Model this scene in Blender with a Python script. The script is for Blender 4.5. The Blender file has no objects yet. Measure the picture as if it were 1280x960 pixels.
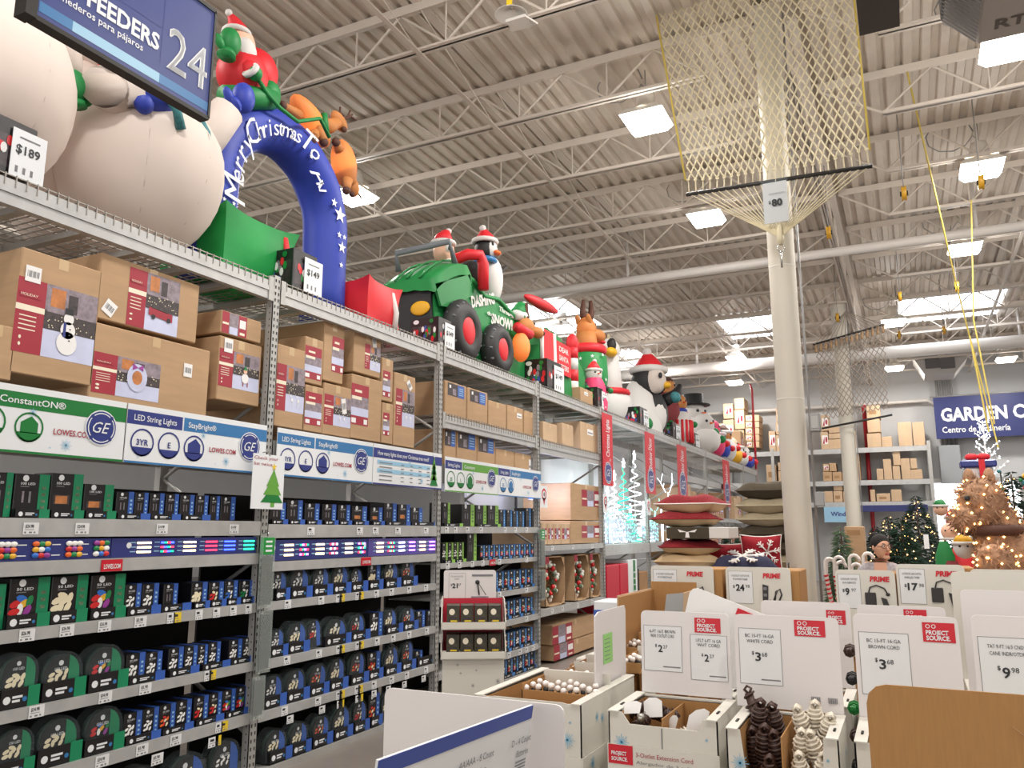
import bpy, math, random
from mathutils import Vector, Matrix
random.seed(7)
PI = math.pi
SC = bpy.context.scene
COL = SC.collection
# ---------------------------------------------------------------- camera
FPX, YAW, PITCH, EYE = 1003.28, .452649, .18047, 1.70
FW = Vector((-math.sin(YAW)*math.cos(PITCH), math.cos(YAW)*math.cos(PITCH), math.sin(PITCH)))
RT = Vector((math.cos(YAW), math.sin(YAW), 0)); UP = RT.cross(FW)
cam = bpy.data.cameras.new('camera'); camo = bpy.data.objects.new('camera', cam); COL.objects.link(camo)
cam.sensor_width = 36; cam.lens = FPX/1280*36; cam.clip_end = 200; cam.clip_start = .05
camo.matrix_world = Matrix(((RT.x, UP.x, -FW.x, 0), (RT.y, UP.y, -FW.y, 0), (RT.z, UP.z, -FW.z, EYE), (0, 0, 0, 1)))
SC.camera = camo
SC.view_settings.view_transform = 'Standard'; SC.view_settings.look = 'None'
SC.view_settings.gamma = 1; SC.view_settings.use_curve_mapping = False
SC.view_settings.exposure = 0.06
# ---------------------------------------------------------------- world: the rest of the bright store, seen through the open end
wd = bpy.data.worlds.new('store_ambient'); SC.world = wd; wd.use_nodes = True
wd.node_tree.nodes['Background'].inputs[0].default_value = (1.0, .95, .90, 1)
wd.node_tree.nodes['Background'].inputs[1].default_value = 1.6
def area_light(x, y, z, size, power, col=(1, .955, .90), down=True, spread=PI):
    l = bpy.data.lights.new('lamp_or_fill', 'AREA'); l.energy = power; l.size = size; l.color = col; l.spread = spread
    o = bpy.data.objects.new('lamp_or_fill', l); COL.objects.link(o); o.location = (x, y, z)
    if not down: o.rotation_euler = (PI, 0, 0)
    return o
def point_light(x, y, z, power, col=(1, .955, .90), r=.1):
    l = bpy.data.lights.new('bulb_or_fill', 'POINT'); l.energy = power; l.shadow_soft_size = r; l.color = col
    o = bpy.data.objects.new('bulb_or_fill', l); COL.objects.link(o); o.location = (x, y, z); return o
LAMP_POWER, LAMP_UP = 95, 42
# pixel of the 1280x960 photograph -> point on a real plane of the store
def ray(px, py): return FW + RT*((px-640)/FPX) + UP*((480-py)/FPX)
def onx(px, py, X): d = ray(px, py); d = d*(X/d.x); return Vector((d.x, d.y, d.z+EYE))
def ony(px, py, Y): d = ray(px, py); d = d*(Y/d.y); return Vector((d.x, d.y, d.z+EYE))
def onz(px, py, Z): d = ray(px, py); d = d*((Z-EYE)/d.z); return Vector((d.x, d.y, d.z+EYE))
def yat(px, z, X):            # Y on plane X, height z, where pixel column px looks
    a, b = .3, 60.
    def pxx(y):
        p = Vector((X, y, z-EYE)); return 640+FPX*p.dot(RT)/p.dot(FW)
    for _ in range(40):
        m = (a+b)/2
        if Vector((X, m, z-EYE)).dot(FW) <= 0 or pxx(m) < px: a = m
        else: b = m
    return a
# ---------------------------------------------------------------- materials
def lin(c): c /= 255; return c/12.92 if c <= .04045 else ((c+.055)/1.055)**2.4
MATS = {}
def mat(name, rgb, rough=.6, metal=0., emit=0., noise=0., nscale=8., bump=0., alpha=1., trans=0., spec=None, stretch=None):
    if name in MATS: return MATS[name]
    m = bpy.data.materials.new(name); m.use_nodes = True; nt = m.node_tree; N = nt.nodes; Lk = nt.links
    b = N['Principled BSDF']; col = (lin(rgb[0]), lin(rgb[1]), lin(rgb[2]), 1)
    b.inputs['Base Color'].default_value = col; b.inputs['Roughness'].default_value = rough; b.inputs['Metallic'].default_value = metal
    if spec is not None: b.inputs['Specular IOR Level'].default_value = spec
    if emit: b.inputs['Emission Color'].default_value = col; b.inputs['Emission Strength'].default_value = emit
    if alpha < 1: b.inputs['Alpha'].default_value = alpha
    if noise or bump:
        tc = N.new('ShaderNodeTexCoord'); mp = N.new('ShaderNodeMapping'); nz = N.new('ShaderNodeTexNoise')
        nz.inputs['Scale'].default_value = nscale; nz.inputs['Detail'].default_value = 5
        if stretch: mp.inputs['Scale'].default_value = stretch
        Lk.new(tc.outputs['Object'], mp.inputs[0]); Lk.new(mp.outputs[0], nz.inputs['Vector'])
        if noise:
            mr = N.new('ShaderNodeMapRange'); mr.inputs['From Min'].default_value = .3; mr.inputs['From Max'].default_value = .7
            mr.inputs['To Min'].default_value = 1-noise; mr.inputs['To Max'].default_value = 1+noise*.6
            mx = N.new('ShaderNodeVectorMath'); mx.operation = 'SCALE'; mx.inputs[0].default_value = col[:3]
            Lk.new(nz.outputs[0], mr.inputs[0]); Lk.new(mr.outputs[0], mx.inputs['Scale']); Lk.new(mx.outputs[0], b.inputs['Base Color'])
        if bump:
            bp = N.new('ShaderNodeBump'); bp.inputs['Strength'].default_value = bump; bp.inputs['Distance'].default_value = .02
            Lk.new(nz.outputs[0], bp.inputs['Height']); Lk.new(bp.outputs[0], b.inputs['Normal'])
    if trans:
        tl = N.new('ShaderNodeBsdfTranslucent'); tl.inputs[0].default_value = col; mix = N.new('ShaderNodeMixShader'); mix.inputs[0].default_value = trans
        Lk.new(b.outputs[0], mix.inputs[1]); Lk.new(tl.outputs[0], mix.inputs[2]); Lk.new(mix.outputs[0], N['Material Output'].inputs['Surface'])
    MATS[name] = m; return m
C = lambda *a, **k: mat(*a, **k)
C('deck', (206, 196, 184), .55, noise=.06, nscale=3); C('steel_white', (214, 205, 195), .5); C('rack_grey', (172, 172, 170), .45, .25, noise=.08, nscale=6)
C('beam_grey', (180, 181, 181), .42, .25, noise=.1, nscale=9); C('hole', (40, 38, 36), .8); C('wire', (150, 146, 140), .4, .6)
C('concrete', (128, 120, 112), .32, noise=.16, nscale=1.3, bump=.05); C('wall_paint', (196, 198, 200), .7, noise=.03, nscale=1)
C('card', (180, 148, 114), .8, noise=.09, nscale=3.5, stretch=(1, 1, 6)); C('card_dark', (158, 122, 86), .85, noise=.08, nscale=4)
C('card_pale', (194, 166, 136), .8, noise=.07, nscale=4); C('kraft', (170, 126, 76), .8, noise=.07, nscale=120, bump=.03, stretch=(1, 1, .1))
C('tape', (196, 168, 128), .3); C('red_print', (158, 34, 54), .5); C('cream', (235, 226, 205), .6); C('white_print', (232, 232, 232), .55)
C('photo_blue', (150, 152, 196), .45, noise=.2, nscale=14); C('photo_snow', (196, 202, 230), .45, noise=.1, nscale=9); C('photo_orange', (190, 120, 66), .5, noise=.3, nscale=20)
C('photo_dark', (66, 58, 60), .5, noise=.5, nscale=40); C('photo_grey', (142, 130, 140), .5, noise=.35, nscale=30)
C('black_card', (26, 25, 28), .35); C('black_card2', (38, 36, 38), .35, noise=.3, nscale=30); C('interior_shade', (22, 20, 20), .9)
C('blue_band', (52, 92, 176), .4); C('blue_band2', (60, 120, 186), .4); C('green_band', (18, 130, 88), .4); C('lime_band', (140, 190, 86), .4); C('navy_strip', (44, 52, 118), .4)
C('purple_strip', (84, 74, 150), .4); C('clear_plastic', (150, 165, 170), .1, alpha=.10); C('spool_wire', (40, 62, 56), .5, noise=.5, nscale=60)
C('bulb_cream', (238, 228, 196), .4); C('bulb_white', (240, 240, 238), .3); C('bulb_red', (206, 40, 44), .4); C('bulb_blue', (46, 110, 200), .4)
C('bulb_green', (28, 130, 74), .4); C('bulb_yellow', (228, 176, 50), .4); C('bulb_orange', (232, 104, 40), .4); C('bulb_purple', (150, 60, 150), .4)
C('sign_white', (226, 230, 234), .35); C('sign_green', (20, 118, 52), .35); C('sign_blue', (44, 56, 128), .35); C('sign_midblue', (52, 116, 172), .35)
C('sign_skyblue', (150, 196, 224), .35); C('sign_lime', (98, 160, 64), .35); C('sign_navy', (44, 60, 128), .4); C('ink', (40, 42, 46), .6); C('ink_soft', (120, 120, 124), .6)
C('tag_white', (222, 224, 226), .5); C('tag_yellow', (226, 196, 40), .5); C('red_sign', (198, 24, 44), .4); C('pink_sign', (206, 36, 92), .4)
C('bin_white', (212, 209, 200), .6, noise=.03, nscale=3); C('card_white', (220, 216, 216), .4); C('snowflake_blue', (122, 182, 214), .6)
C('snow_fabric', (226, 214, 206), .75, noise=.04, nscale=2.4, bump=.2, trans=.2); C('white_fabric', (226, 224, 222), .7, bump=.2, nscale=4, trans=.15)
C('blue_fabric', (40, 62, 168), .55, noise=.08, nscale=3, bump=.25); C('green_fabric', (20, 128, 62), .55, noise=.12, nscale=3, bump=.3); C('green_glow', (28, 156, 78), .55, noise=.12, nscale=3, bump=.3, trans=.3)
C('red_fabric', (216, 34, 46), .55, noise=.08, nscale=3, bump=.3); C('orange_fabric', (216, 146, 84), .6, noise=.08, nscale=4, bump=.2, trans=.3)
C('black_fabric', (34, 34, 36), .6, bump=.4, nscale=6); C('grey_fabric', (106, 112, 118), .6); C('brown_fabric', (84, 52, 40), .7); C('skin_fabric', (232, 186, 160), .6)
C('yellow_fabric', (224, 170, 34), .5); C('teal_fabric', (58, 128, 134), .6, noise=.4, nscale=30); C('pink_fabric', (222, 60, 110), .6); C('dkred_fabric', (120, 24, 32), .6)
C('column_paint', (205, 200, 188), .6, noise=.03, nscale=2); C('pipe_white', (214, 210, 206), .4); C('pipe_grey', (150, 150, 150), .4, .3); C('red_pipe', (176, 40, 52), .4)
C('dark_metal', (44, 42, 40), .5, .3); C('chrome', (180, 178, 172), .25, .8); C('rope_cream', (216, 206, 176), .8); C('rope_grey', (148, 138, 128), .8); C('rope_white', (222, 216, 200), .8)
C('rope_yellow', (206, 184, 88), .6); C('hvac', (176, 172, 168), .5); C('louver', (96, 94, 94), .6); C('duct_dark', (74, 70, 68), .7)
C('lamp_glow', (255, 246, 232), .5, emit=9); C('skylight', (244, 248, 255), .5, emit=4.5); C('daylight', (250, 252, 255), .5, emit=3); C('lamp_case', (220, 216, 210), .4)
C('led_warm', (255, 226, 160), .4, emit=5); C('led_white', (236, 244, 255), .4, emit=3.0); C('led_ice', (150, 236, 222), .4, emit=1.6); C('led_teal', (30, 205, 150), .4, emit=1.6)
C('led_blue', (60, 90, 255), .4, emit=4); C('led_red', (255, 50, 80), .4, emit=3.5); C('led_green', (40, 240, 140), .4, emit=3.5); C('led_purple', (200, 120, 255), .4, emit=4)
C('led_amber', (255, 196, 120), .4, emit=6); C('pillow_tan', (204, 178, 140), .9, noise=.05, nscale=12, bump=.2); C('pillow_red', (140, 34, 42), .9, noise=.3, nscale=60); C('pillow_crimson', (150, 22, 38), .9, noise=.1, nscale=30)
C('pillow_navy', (44, 46, 72), .9, noise=.1, nscale=30); C('pillow_olive', (70, 62, 48), .9, noise=.1, nscale=20); C('pillow_beige', (176, 164, 138), .9, noise=.06, nscale=20)
C('brown_cord', (72, 50, 44), .4, noise=.1, nscale=20); C('white_cord', (224, 216, 200), .4); C('product_black', (46, 44, 46), .4); C('sticker_green', (148, 204, 122), .6)
C('stripe_blue', (62, 82, 156), .45); C('lantern_box', (62, 58, 44), .4, noise=.6, nscale=18); C('red_panel', (190, 24, 52), .45)
C('needle', (30, 62, 44), .8, noise=.3, nscale=6); C('needle_dark', (22, 46, 36), .8, noise=.3, nscale=6); C('bark', (72, 52, 38), .9); C('straw', (172, 134, 106), .9, noise=.35, nscale=25)
C('skin', (214, 164, 136), .5); C('hair', (24, 18, 17), .8); C('blouse', (178, 172, 178), .8, noise=.3, nscale=45); C('trousers', (50, 52, 66), .8); C('lips', (176, 78, 78), .5)
C('eye_white', (226, 222, 218), .3); C('glass_frame', (70, 26, 30), .3); C('mesh_bag', (52, 55, 58), .4, alpha=.75); C('bag_plastic', (190, 200, 196), .15, alpha=.3); C('tag_green', (30, 140, 60), .4)
C('banner_navy', (38, 46, 104), .5); C('cabinet_grey', (150, 154, 158), .5); C('candy_white', (236, 230, 226), .3); C('ornament_pale', (206, 216, 206), .25); C('sage', (96, 120, 92), .8, noise=.5, nscale=60)
C('rtu_text', (90, 84, 78), .5); C('pulley_yellow', (206, 156, 40), .4); C('inflate_box', (60, 48, 54), .35, noise=.7, nscale=16)
# ---------------------------------------------------------------- mesh builder
class M:
    def __init__(s): s.v = []; s.f = []; s.m = []; s.names = []; s.sm = []
    def mi(s, n):
        if n not in s.names: s.names.append(n)
        return s.names.index(n)
    def add(s, vs, fs, n, smooth=False):
        k = len(s.v); s.v += [tuple(p) for p in vs]; i = s.mi(n)
        for f in fs: s.f.append([k+j for j in f]); s.m.append(i); s.sm.append(smooth)
        return s
    def box(s, x0, x1, y0, y1, z0, z1, n):
        vs = [(x, y, z) for x in (x0, x1) for y in (y0, y1) for z in (z0, z1)]
        return s.add(vs, [(0, 1, 3, 2), (4, 6, 7, 5), (0, 4, 5, 1), (2, 3, 7, 6), (0, 2, 6, 4), (1, 5, 7, 3)], n)
    def bevbox(s, x0, x1, y0, y1, z0, z1, n, b=.004):   # box with chamfered edges
        X = (x0, x0+b, x1-b, x1); Y = (y0, y0+b, y1-b, y1); Z = (z0, z0+b, z1-b, z1); vs = []; fs = []
        for sx in (0, 1):
            for sy in (0, 1):
                for sz in (0, 1):
                    vs += [(X[3*sx], Y[1+sy], Z[1+sz]), (X[1+sx], Y[3*sy], Z[1+sz]), (X[1+sx], Y[1+sy], Z[3*sz])]
        I = lambda a, b_, c, k: (a*4+b_*2+c)*3+k
        for a in (0, 1):
            fs.append([I(a, 0, 0, 0), I(a, 1, 0, 0), I(a, 1, 1, 0), I(a, 0, 1, 0)]); fs.append([I(0, a, 0, 1), I(1, a, 0, 1), I(1, a, 1, 1), I(0, a, 1, 1)])
            fs.append([I(0, 0, a, 2), I(1, 0, a, 2), I(1, 1, a, 2), I(0, 1, a, 2)])
            for c in (0, 1):
                fs.append([I(a, c, 0, 0), I(a, c, 1, 0), I(a, c, 1, 1), I(a, c, 0, 1)]); fs.append([I(a, 0, c, 0), I(a, 1, c, 0), I(a, 1, c, 2), I(a, 0, c, 2)])
                fs.append([I(0, a, c, 1), I(1, a, c, 1), I(1, a, c, 2), I(0, a, c, 2)])
                for d in (0, 1): fs.append([I(a, c, d, 0), I(a, c, d, 1), I(a, c, d, 2)])
        return s.add(vs, fs, n)
    def quad(s, o, u, v, n):
        o, u, v = Vector(o), Vector(u), Vector(v); return s.add([o, o+u, o+u+v, o+v], [(0, 1, 2, 3)], n)
    def poly(s, pts, n): return s.add(pts, [list(range(len(pts)))], n)
    def prism(s, pts, d, n):          # polygon pts swept by vector d
        k = len(pts); d = Vector(d); vs = [Vector(p) for p in pts]+[Vector(p)+d for p in pts]
        return s.add(vs, [list(range(k)), list(range(2*k-1, k-1, -1))]+[(i, (i+1) % k, k+(i+1) % k, k+i) for i in range(k)], n)
    def tube(s, pts, r, n, seg=8, cap=True, smooth=True, closed=False):
        P = [Vector(p) for p in pts]; k = len(P); R = r if hasattr(r, '__len__') else [r]*k; vs = []; up = None
        for i, p in enumerate(P):
            if closed: d = P[(i+1) % k]-P[i-1]
            else: d = P[min(i+1, k-1)]-P[max(i-1, 0)]
            if d.length < 1e-9: d = Vector((0, 0, 1))
            d.normalize()
            if up is None: up = Vector((0, 0, 1)) if abs(d.z) < .9 else Vector((1, 0, 0))
            a = d.cross(up)
            if a.length < 1e-4: a = d.cross(Vector((.3, 1, .2)))
            a.normalize(); b = a.cross(d); up = b
            vs += [p+(a*math.cos(2*PI*j/seg)+b*math.sin(2*PI*j/seg))*R[i] for j in range(seg)]
        fs = [(i*seg+j, i*seg+(j+1) % seg, (i+1) % k*seg+(j+1) % seg, (i+1) % k*seg+j) for i in range(k if closed else k-1) for j in range(seg)]
        if cap and not closed: fs += [list(range(seg-1, -1, -1)), [(k-1)*seg+j for j in range(seg)]]
        return s.add(vs, fs, n, smooth)
    def ell(s, c, r, n, su=16, sv=10, rot=None, squash=None):
        c = Vector(c); r = Vector(r) if hasattr(r, '__len__') else Vector((r, r, r)); vs = []
        for i in range(sv+1):
            t = PI*i/sv
            for j in range(su):
                a = 2*PI*j/su; p = Vector((math.sin(t)*math.cos(a)*r.x, math.sin(t)*math.sin(a)*r.y, math.cos(t)*r.z))
                if squash: p = squash(p)
                if rot: p = rot @ p
                vs.append(c+p)
        return s.add(vs, [(i*su+j, (i+1)*su+j, (i+1)*su+(j+1) % su, i*su+(j+1) % su) for i in range(sv) for j in range(su)], n, True)
    def lathe(s, c, prof, n, seg=20, axis='z'):
        c = Vector(c); k = len(prof); vs = []
        for r, h in prof:
            for j in range(seg):
                a = 2*PI*j/seg; p = (r*math.cos(a), r*math.sin(a), h)
                if axis == 'x': p = (h, r*math.cos(a), r*math.sin(a))
                if axis == 'y': p = (r*math.cos(a), h, r*math.sin(a))
                vs.append(c+Vector(p))
        return s.add(vs, [(i*seg+j, i*seg+(j+1) % seg, (i+1)*seg+(j+1) % seg, (i+1)*seg+j) for i in range(k-1) for j in range(seg)], n, True)
    def disc(s, c, u, v, n, seg=20, r0=0.):      # flat disc or ring, spanned by u and v
        c, u, v = Vector(c), Vector(u), Vector(v); A = [2*PI*i/seg for i in range(seg)]
        out = [c+u*math.cos(a)+v*math.sin(a) for a in A]
        if r0 <= 0: return s.poly(out, n)
        inn = [c+(u*math.cos(a)+v*math.sin(a))*r0 for a in A]
        return s.add(out+inn, [(i, (i+1) % seg, seg+(i+1) % seg, seg+i) for i in range(seg)], n)
    def mesh(s, name, off=(0, 0, 0)):
        me = bpy.data.meshes.new(name); ox, oy, oz = off
        me.from_pydata([(x-ox, y-oy, z-oz) for x, y, z in s.v], [], s.f)
        for nm in s.names: me.materials.append(MATS[nm])
        me.polygons.foreach_set('material_index', s.m); me.polygons.foreach_set('use_smooth', s.sm)
        me.update(); return me
WL = {}
def put(name, data, parent=None, wl=None):
    o = bpy.data.objects.new(name, data); COL.objects.link(o); o.parent = parent
    WL[o.name] = wl if wl is not None else (WL[parent.name] if parent else (0, 0, 0)); return o
def thing(name, label, cat, loc=(0, 0, 0), group=None):
    loc = tuple(loc); o = put(name, None, None, loc); o.location = loc; o['label'] = label; o['category'] = cat
    if group: o['group'] = group
    return o
def part(name, m, parent, label=None, stuff=False):       # geometry in world coordinates
    w = WL[parent.name]; o = put(name, m.mesh(name, w), parent)
    if label: o['label'] = label
    if stuff: o['kind'] = 'stuff'
    return o
def solo(name, m, label, cat, group=None, base=None):      # a thing that is one mesh
    if base is None:
        xs, ys, zs = zip(*m.v); base = ((min(xs)+max(xs))/2, (min(ys)+max(ys))/2, min(zs))
    o = put(name, m.mesh(name, base), None, base); o.location = base; o['label'] = label; o['category'] = cat
    if group: o['group'] = group
    return o
def struct(name, m):
    o = put(name, m.mesh(name)); o['kind'] = 'structure'; return o
TXT = {}
def text(s, o, u, v, h, mn, parent, align='L', width=None, bold=.0, shear=0., name='lettering'):
    """lettering of cap height h at o along u, up v"""
    key = (s, mn, bold, shear)
    if key not in TXT:
        c = bpy.data.curves.new('lettering', 'FONT'); c.body = s; c.size = 1; c.offset = bold; c.shear = shear; c.resolution_u = 2; c.align_x = 'LEFT'
        t = bpy.data.objects.new('tmp_lettering', c); COL.objects.link(t); dg = bpy.context.evaluated_depsgraph_get(); dg.update()
        me = bpy.data.meshes.new_from_object(t.evaluated_get(dg)); bpy.data.objects.remove(t); bpy.data.curves.remove(c)
        me.name = 'lettering'; me.materials.clear(); me.materials.append(MATS[mn]); xs = [p.co.x for p in me.vertices] or [0, 1]
        TXT[key] = (me, min(xs), max(xs))
    me, x0, x1 = TXT[key]; u = Vector(u).normalized(); v = Vector(v); v = (v-u*v.dot(u)).normalized(); n = u.cross(v); k = h/.7; kx = k
    if width: kx = width/(x1-x0)
    o = Vector(o)
    o = o-u*(x0*kx if align == 'L' else (x0+x1)/2*kx if align == 'C' else x1*kx)
    w = Vector(WL[parent.name]); ob = put(name, me, parent); p = o-w+n*.0012
    ob.matrix_local = Matrix(((u.x*kx, v.x*k, n.x, p.x), (u.y*kx, v.y*k, n.y, p.y), (u.z*kx, v.z*k, n.z, p.z), (0, 0, 0, 1)))
    return ob
YV, ZV, XV = Vector((0, 1, 0)), Vector((0, 0, 1)), Vector((1, 0, 0))
ORD = 'first second third fourth fifth sixth seventh eighth ninth tenth eleventh twelfth thirteenth fourteenth fifteenth sixteenth seventeenth eighteenth nineteenth twentieth'.split()
# ================================================================= building shell
struct('floor', M().quad((-24, -8, 0), (40, 0, 0), (0, 38.6, 0), 'concrete'))
struct('wall_back', M().box(-24, 16, 30.0, 30.2, 0, 8, 'wall_paint'))
struct('wall_left', M().box(-24.2, -24, -8, 30, 0, 8, 'wall_paint'))
struct('wall_right', M().box(16, 16.2, -8, 30, 0, 8, 'wall_paint'))
DECK, TOPC, BOTC = 7.42, 7.36, 6.83
m = M(); x = -24.; P2 = .2; prof = []
while x < 16: prof += [(x, DECK), (x+.085, DECK), (x+.105, DECK+.045), (x+.18, DECK+.045)]; x += P2
prof.append((x, DECK))
vs = [(a, y, z) for y in (-8, 30) for a, z in prof]; k = len(prof)
m.add(vs, [(i, i+1, k+i+1, k+i) for i in range(k-1)], 'deck')
m.box(-24, 16, -8, 30, DECK+.1, DECK+.14, 'deck')
ceiling = struct('ceiling', m)
def joist(y, x0, x1):
    m = M(); m.box(x0, x1, y-.06, y+.06, TOPC, DECK-.003, 'steel_white'); m.box(x0, x1, y-.06, y-.052, TOPC-.05, TOPC, 'steel_white')
    m.box(x0, x1, y-.05, y-.01, BOTC, BOTC+.045, 'steel_white') if 0 else None
    e = .75; m.box(x0+e, x1-e, y-.055, y+.055, BOTC, BOTC+.014, 'steel_white'); m.box(x0+e, x1-e, y-.012, y+.012, BOTC, BOTC+.06, 'steel_white')
    n = 9; w = (x1-x0-2*e)/n; z0, z1 = BOTC+.03, TOPC-.01
    def rod(a, b, r=.016): m.tube([(a[0], y, a[1]), (b[0], y, b[1])], r, 'steel_white', 5, False)
    for i in range(n):
        a = x0+e+i*w; rod((a, z0), (a+w/2, z1)); rod((a+w/2, z1), (a+w, z0))
        if i: rod((a, z0), (a, z1), .012)
    rod((x0, z1), (x0+e, z0), .02); rod((x1, z1), (x1-e, z0), .02)
    part('roof_joist', m, ceiling)
for i in range(15):
    y = 3.05+1.84*i
    for a, b in ((-13.1, -.95), (-.63, 11.4)): joist(y, a, b)
    if i % 2 == 0 or i > 5: joist(y, -23.9, -13.3)
def girder(x, ys=-6):
    m = M()
    for s in (-1, 1): m.box(x+s*.035-.03, x+s*.035+.03, ys, 30, 6.62, 6.64, 'steel_white'); m.box(x+s*.02-.006, x+s*.02+.006, ys, 30, 6.62, 6.70, 'steel_white'); m.box(x+s*.06-.05, x+s*.06+.05, ys, 30, 7.3, 7.34, 'steel_white')
    y = ys
    while y < 29:
        for a, b in (((y, 6.66), (y+.92, 7.32)), ((y+.92, 7.32), (y+1.84, 6.66)), ((y+1.84, 6.66), (y+1.84, 7.3))): m.tube([(x, a[0], a[1]), (x, b[0], b[1])], .028, 'steel_white', 6, False)
        y += 1.84
    part('roof_girder', m, ceiling)
for x in (-13.2, -.79, 11.5): girder(x, 8.62 if x == -.79 else -6)
for x in (-21, -18, -15.5, -10.4, -7.4, -4.4, 2.2, 5.2, 8.2):      # bridging angles that tie the joists together
    m = M(); m.box(x-.03, x+.03, -6, 30, BOTC-.012, BOTC, 'steel_white'); m.box(x-.06, x+.06, -6, 30, DECK-.015, DECK-.003, 'steel_white')
    for i in range(14):
        y = 3.05+1.84*i; m.tube([(x, y, TOPC), (x, y+1.84, BOTC)], .009, 'steel_white', 4, False)
    part('bridging_bar', m, ceiling)
# skylights in the deck
for (a, b, c, d) in ((-4.35, 21.6, 1.5, 2.6), (.2, 21.9, 2.4, 2.4), (-9.2, 17.6, 1.9, 3.2), (-9.6, 24.4, 2.2, 2.4), (3.6, 14.5, 2, 3)):
    m = M()
    for i in range(4): m.box(a+i*c/4+.03, a+(i+1)*c/4-.03, b, b+d/2-.05, DECK-.03, DECK-.005, 'skylight'); m.box(a+i*c/4+.03, a+(i+1)*c/4-.03, b+d/2+.05, b+d, DECK-.03, DECK-.005, 'skylight')
    part('skylight', m, ceiling)
# ---- columns
def column(y, x, r, label, top=6.6):
    t = thing('column', label, 'column', (x, y, 0)); m = M(); m.lathe((x, y, 0), [(r, .02), (r, top)], 'column_paint', 32); m.box(x-r*1.5, x+r*1.5, y-r*1.5, y+r*1.5, 0, .02, 'column_paint'); part('shaft', m, t)
    m = M(); m.box(x-r*1.3, x+r*1.3, y-r*1.3, y+r*1.3, top-.02, top+.02, 'steel_white'); m.box(x+r*.2, x+r*.2+.02, y+r*.9, y+r*.9+.12, 6.3, 6.6, 'steel_white'); part('cap_plate', m, t); return t
c1 = column(8.5, -.98, .135, 'thick off-white round steel column standing behind the display bins, with the cream hammock on it', 7.38)
m = M(); m.tube([(-.80, 8.42, .3), (-.80, 8.42, 7.3)], .012, 'pipe_grey', 8); part('conduit', m, c1)
b = M().bevbox(-.80, -.70, 8.36, 8.46, 2.66, 2.84, 'pipe_grey', .008).box(-.78, -.72, 8.352, 8.36, 2.69, 2.81, 'rack_grey'); part('junction_box', b, c1)
b = M().bevbox(-.80, -.71, 8.36, 8.44, 1.93, 2.07, 'pipe_grey', .008); part('junction_box', b, c1)
m = M()
for z in (3.0, 4.4): m.lathe((-.98, 8.5, z), [(.1352, 0), (.137, .004), (.137, .012), (.1352, .016)], 'bin_white', 32)
part('joint_band', m, c1)
c2 = column(18.5, -1.02, .15, 'slimmer grey round column farther back, with the grey hammock on it')
m = M(); m.tube([(-.84, 18.4, .3), (-.84, 18.4, 6.6)], .012, 'pipe_grey', 6); part('conduit', m, c2)
# ---- pipes under the roof
m = M(); m.tube([(-23.9, 14.7, 6.55), (15.9, 14.7, 6.55)], .085, 'pipe_white', 12)
t = thing('duct_pipe', 'long white pipe hung across under the joists, nearer one', 'pipe', (0, 14.7, 6.55)); part('pipe', m, t)
for x in (-12, -8.4, -4.6, 1.4, 5): part('hanger', M().tube([(x, 14.7, 6.6), (x, 14.7, 7.4)], .03, 'pipe_white', 6), t)
p = ony(1235, 430, 24); zz = p.z
t = thing('duct_pipe', 'fat white pipe hung across near the far wall', 'pipe', (0, 24, zz)); part('pipe', M().tube([(-23.9, 24, zz), (15.9, 24, zz)], .17, 'pipe_white', 14), t)
for x in (-9, -5.4, -2.5, 3): part('hanger', M().tube([(x, 24, zz+.15), (x, 24, 7.4)], .04, 'pipe_white', 6), t)
solo('conduit_line', M().tube([(-23.9, 29.7, 5.95), (.9, 29.7, 5.95), (1.2, 29.7, 5.7)], .06, 'pipe_white', 8), 'thin white pipe running along the top of the far wall', 'pipe')
solo('standpipe', M().tube([(-1.05, 29.6, 5.9), (-1.05, 29.6, .01)], .07, 'red_pipe', 10), 'thick red vertical pipe on the far wall beside the hanging grey net', 'pipe')
a = ony(938, 488, 26.6); b2 = ony(948, 640, 26.6)
solo('standpipe', M().tube([(a.x, 26.6, 6.4), (a.x+.05, 26.6, a.z), (b2.x, 26.6, .01)], .035, 'red_pipe', 8), 'slim red vertical pipe in front of the far rack, left of the thick column', 'pipe')
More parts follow.
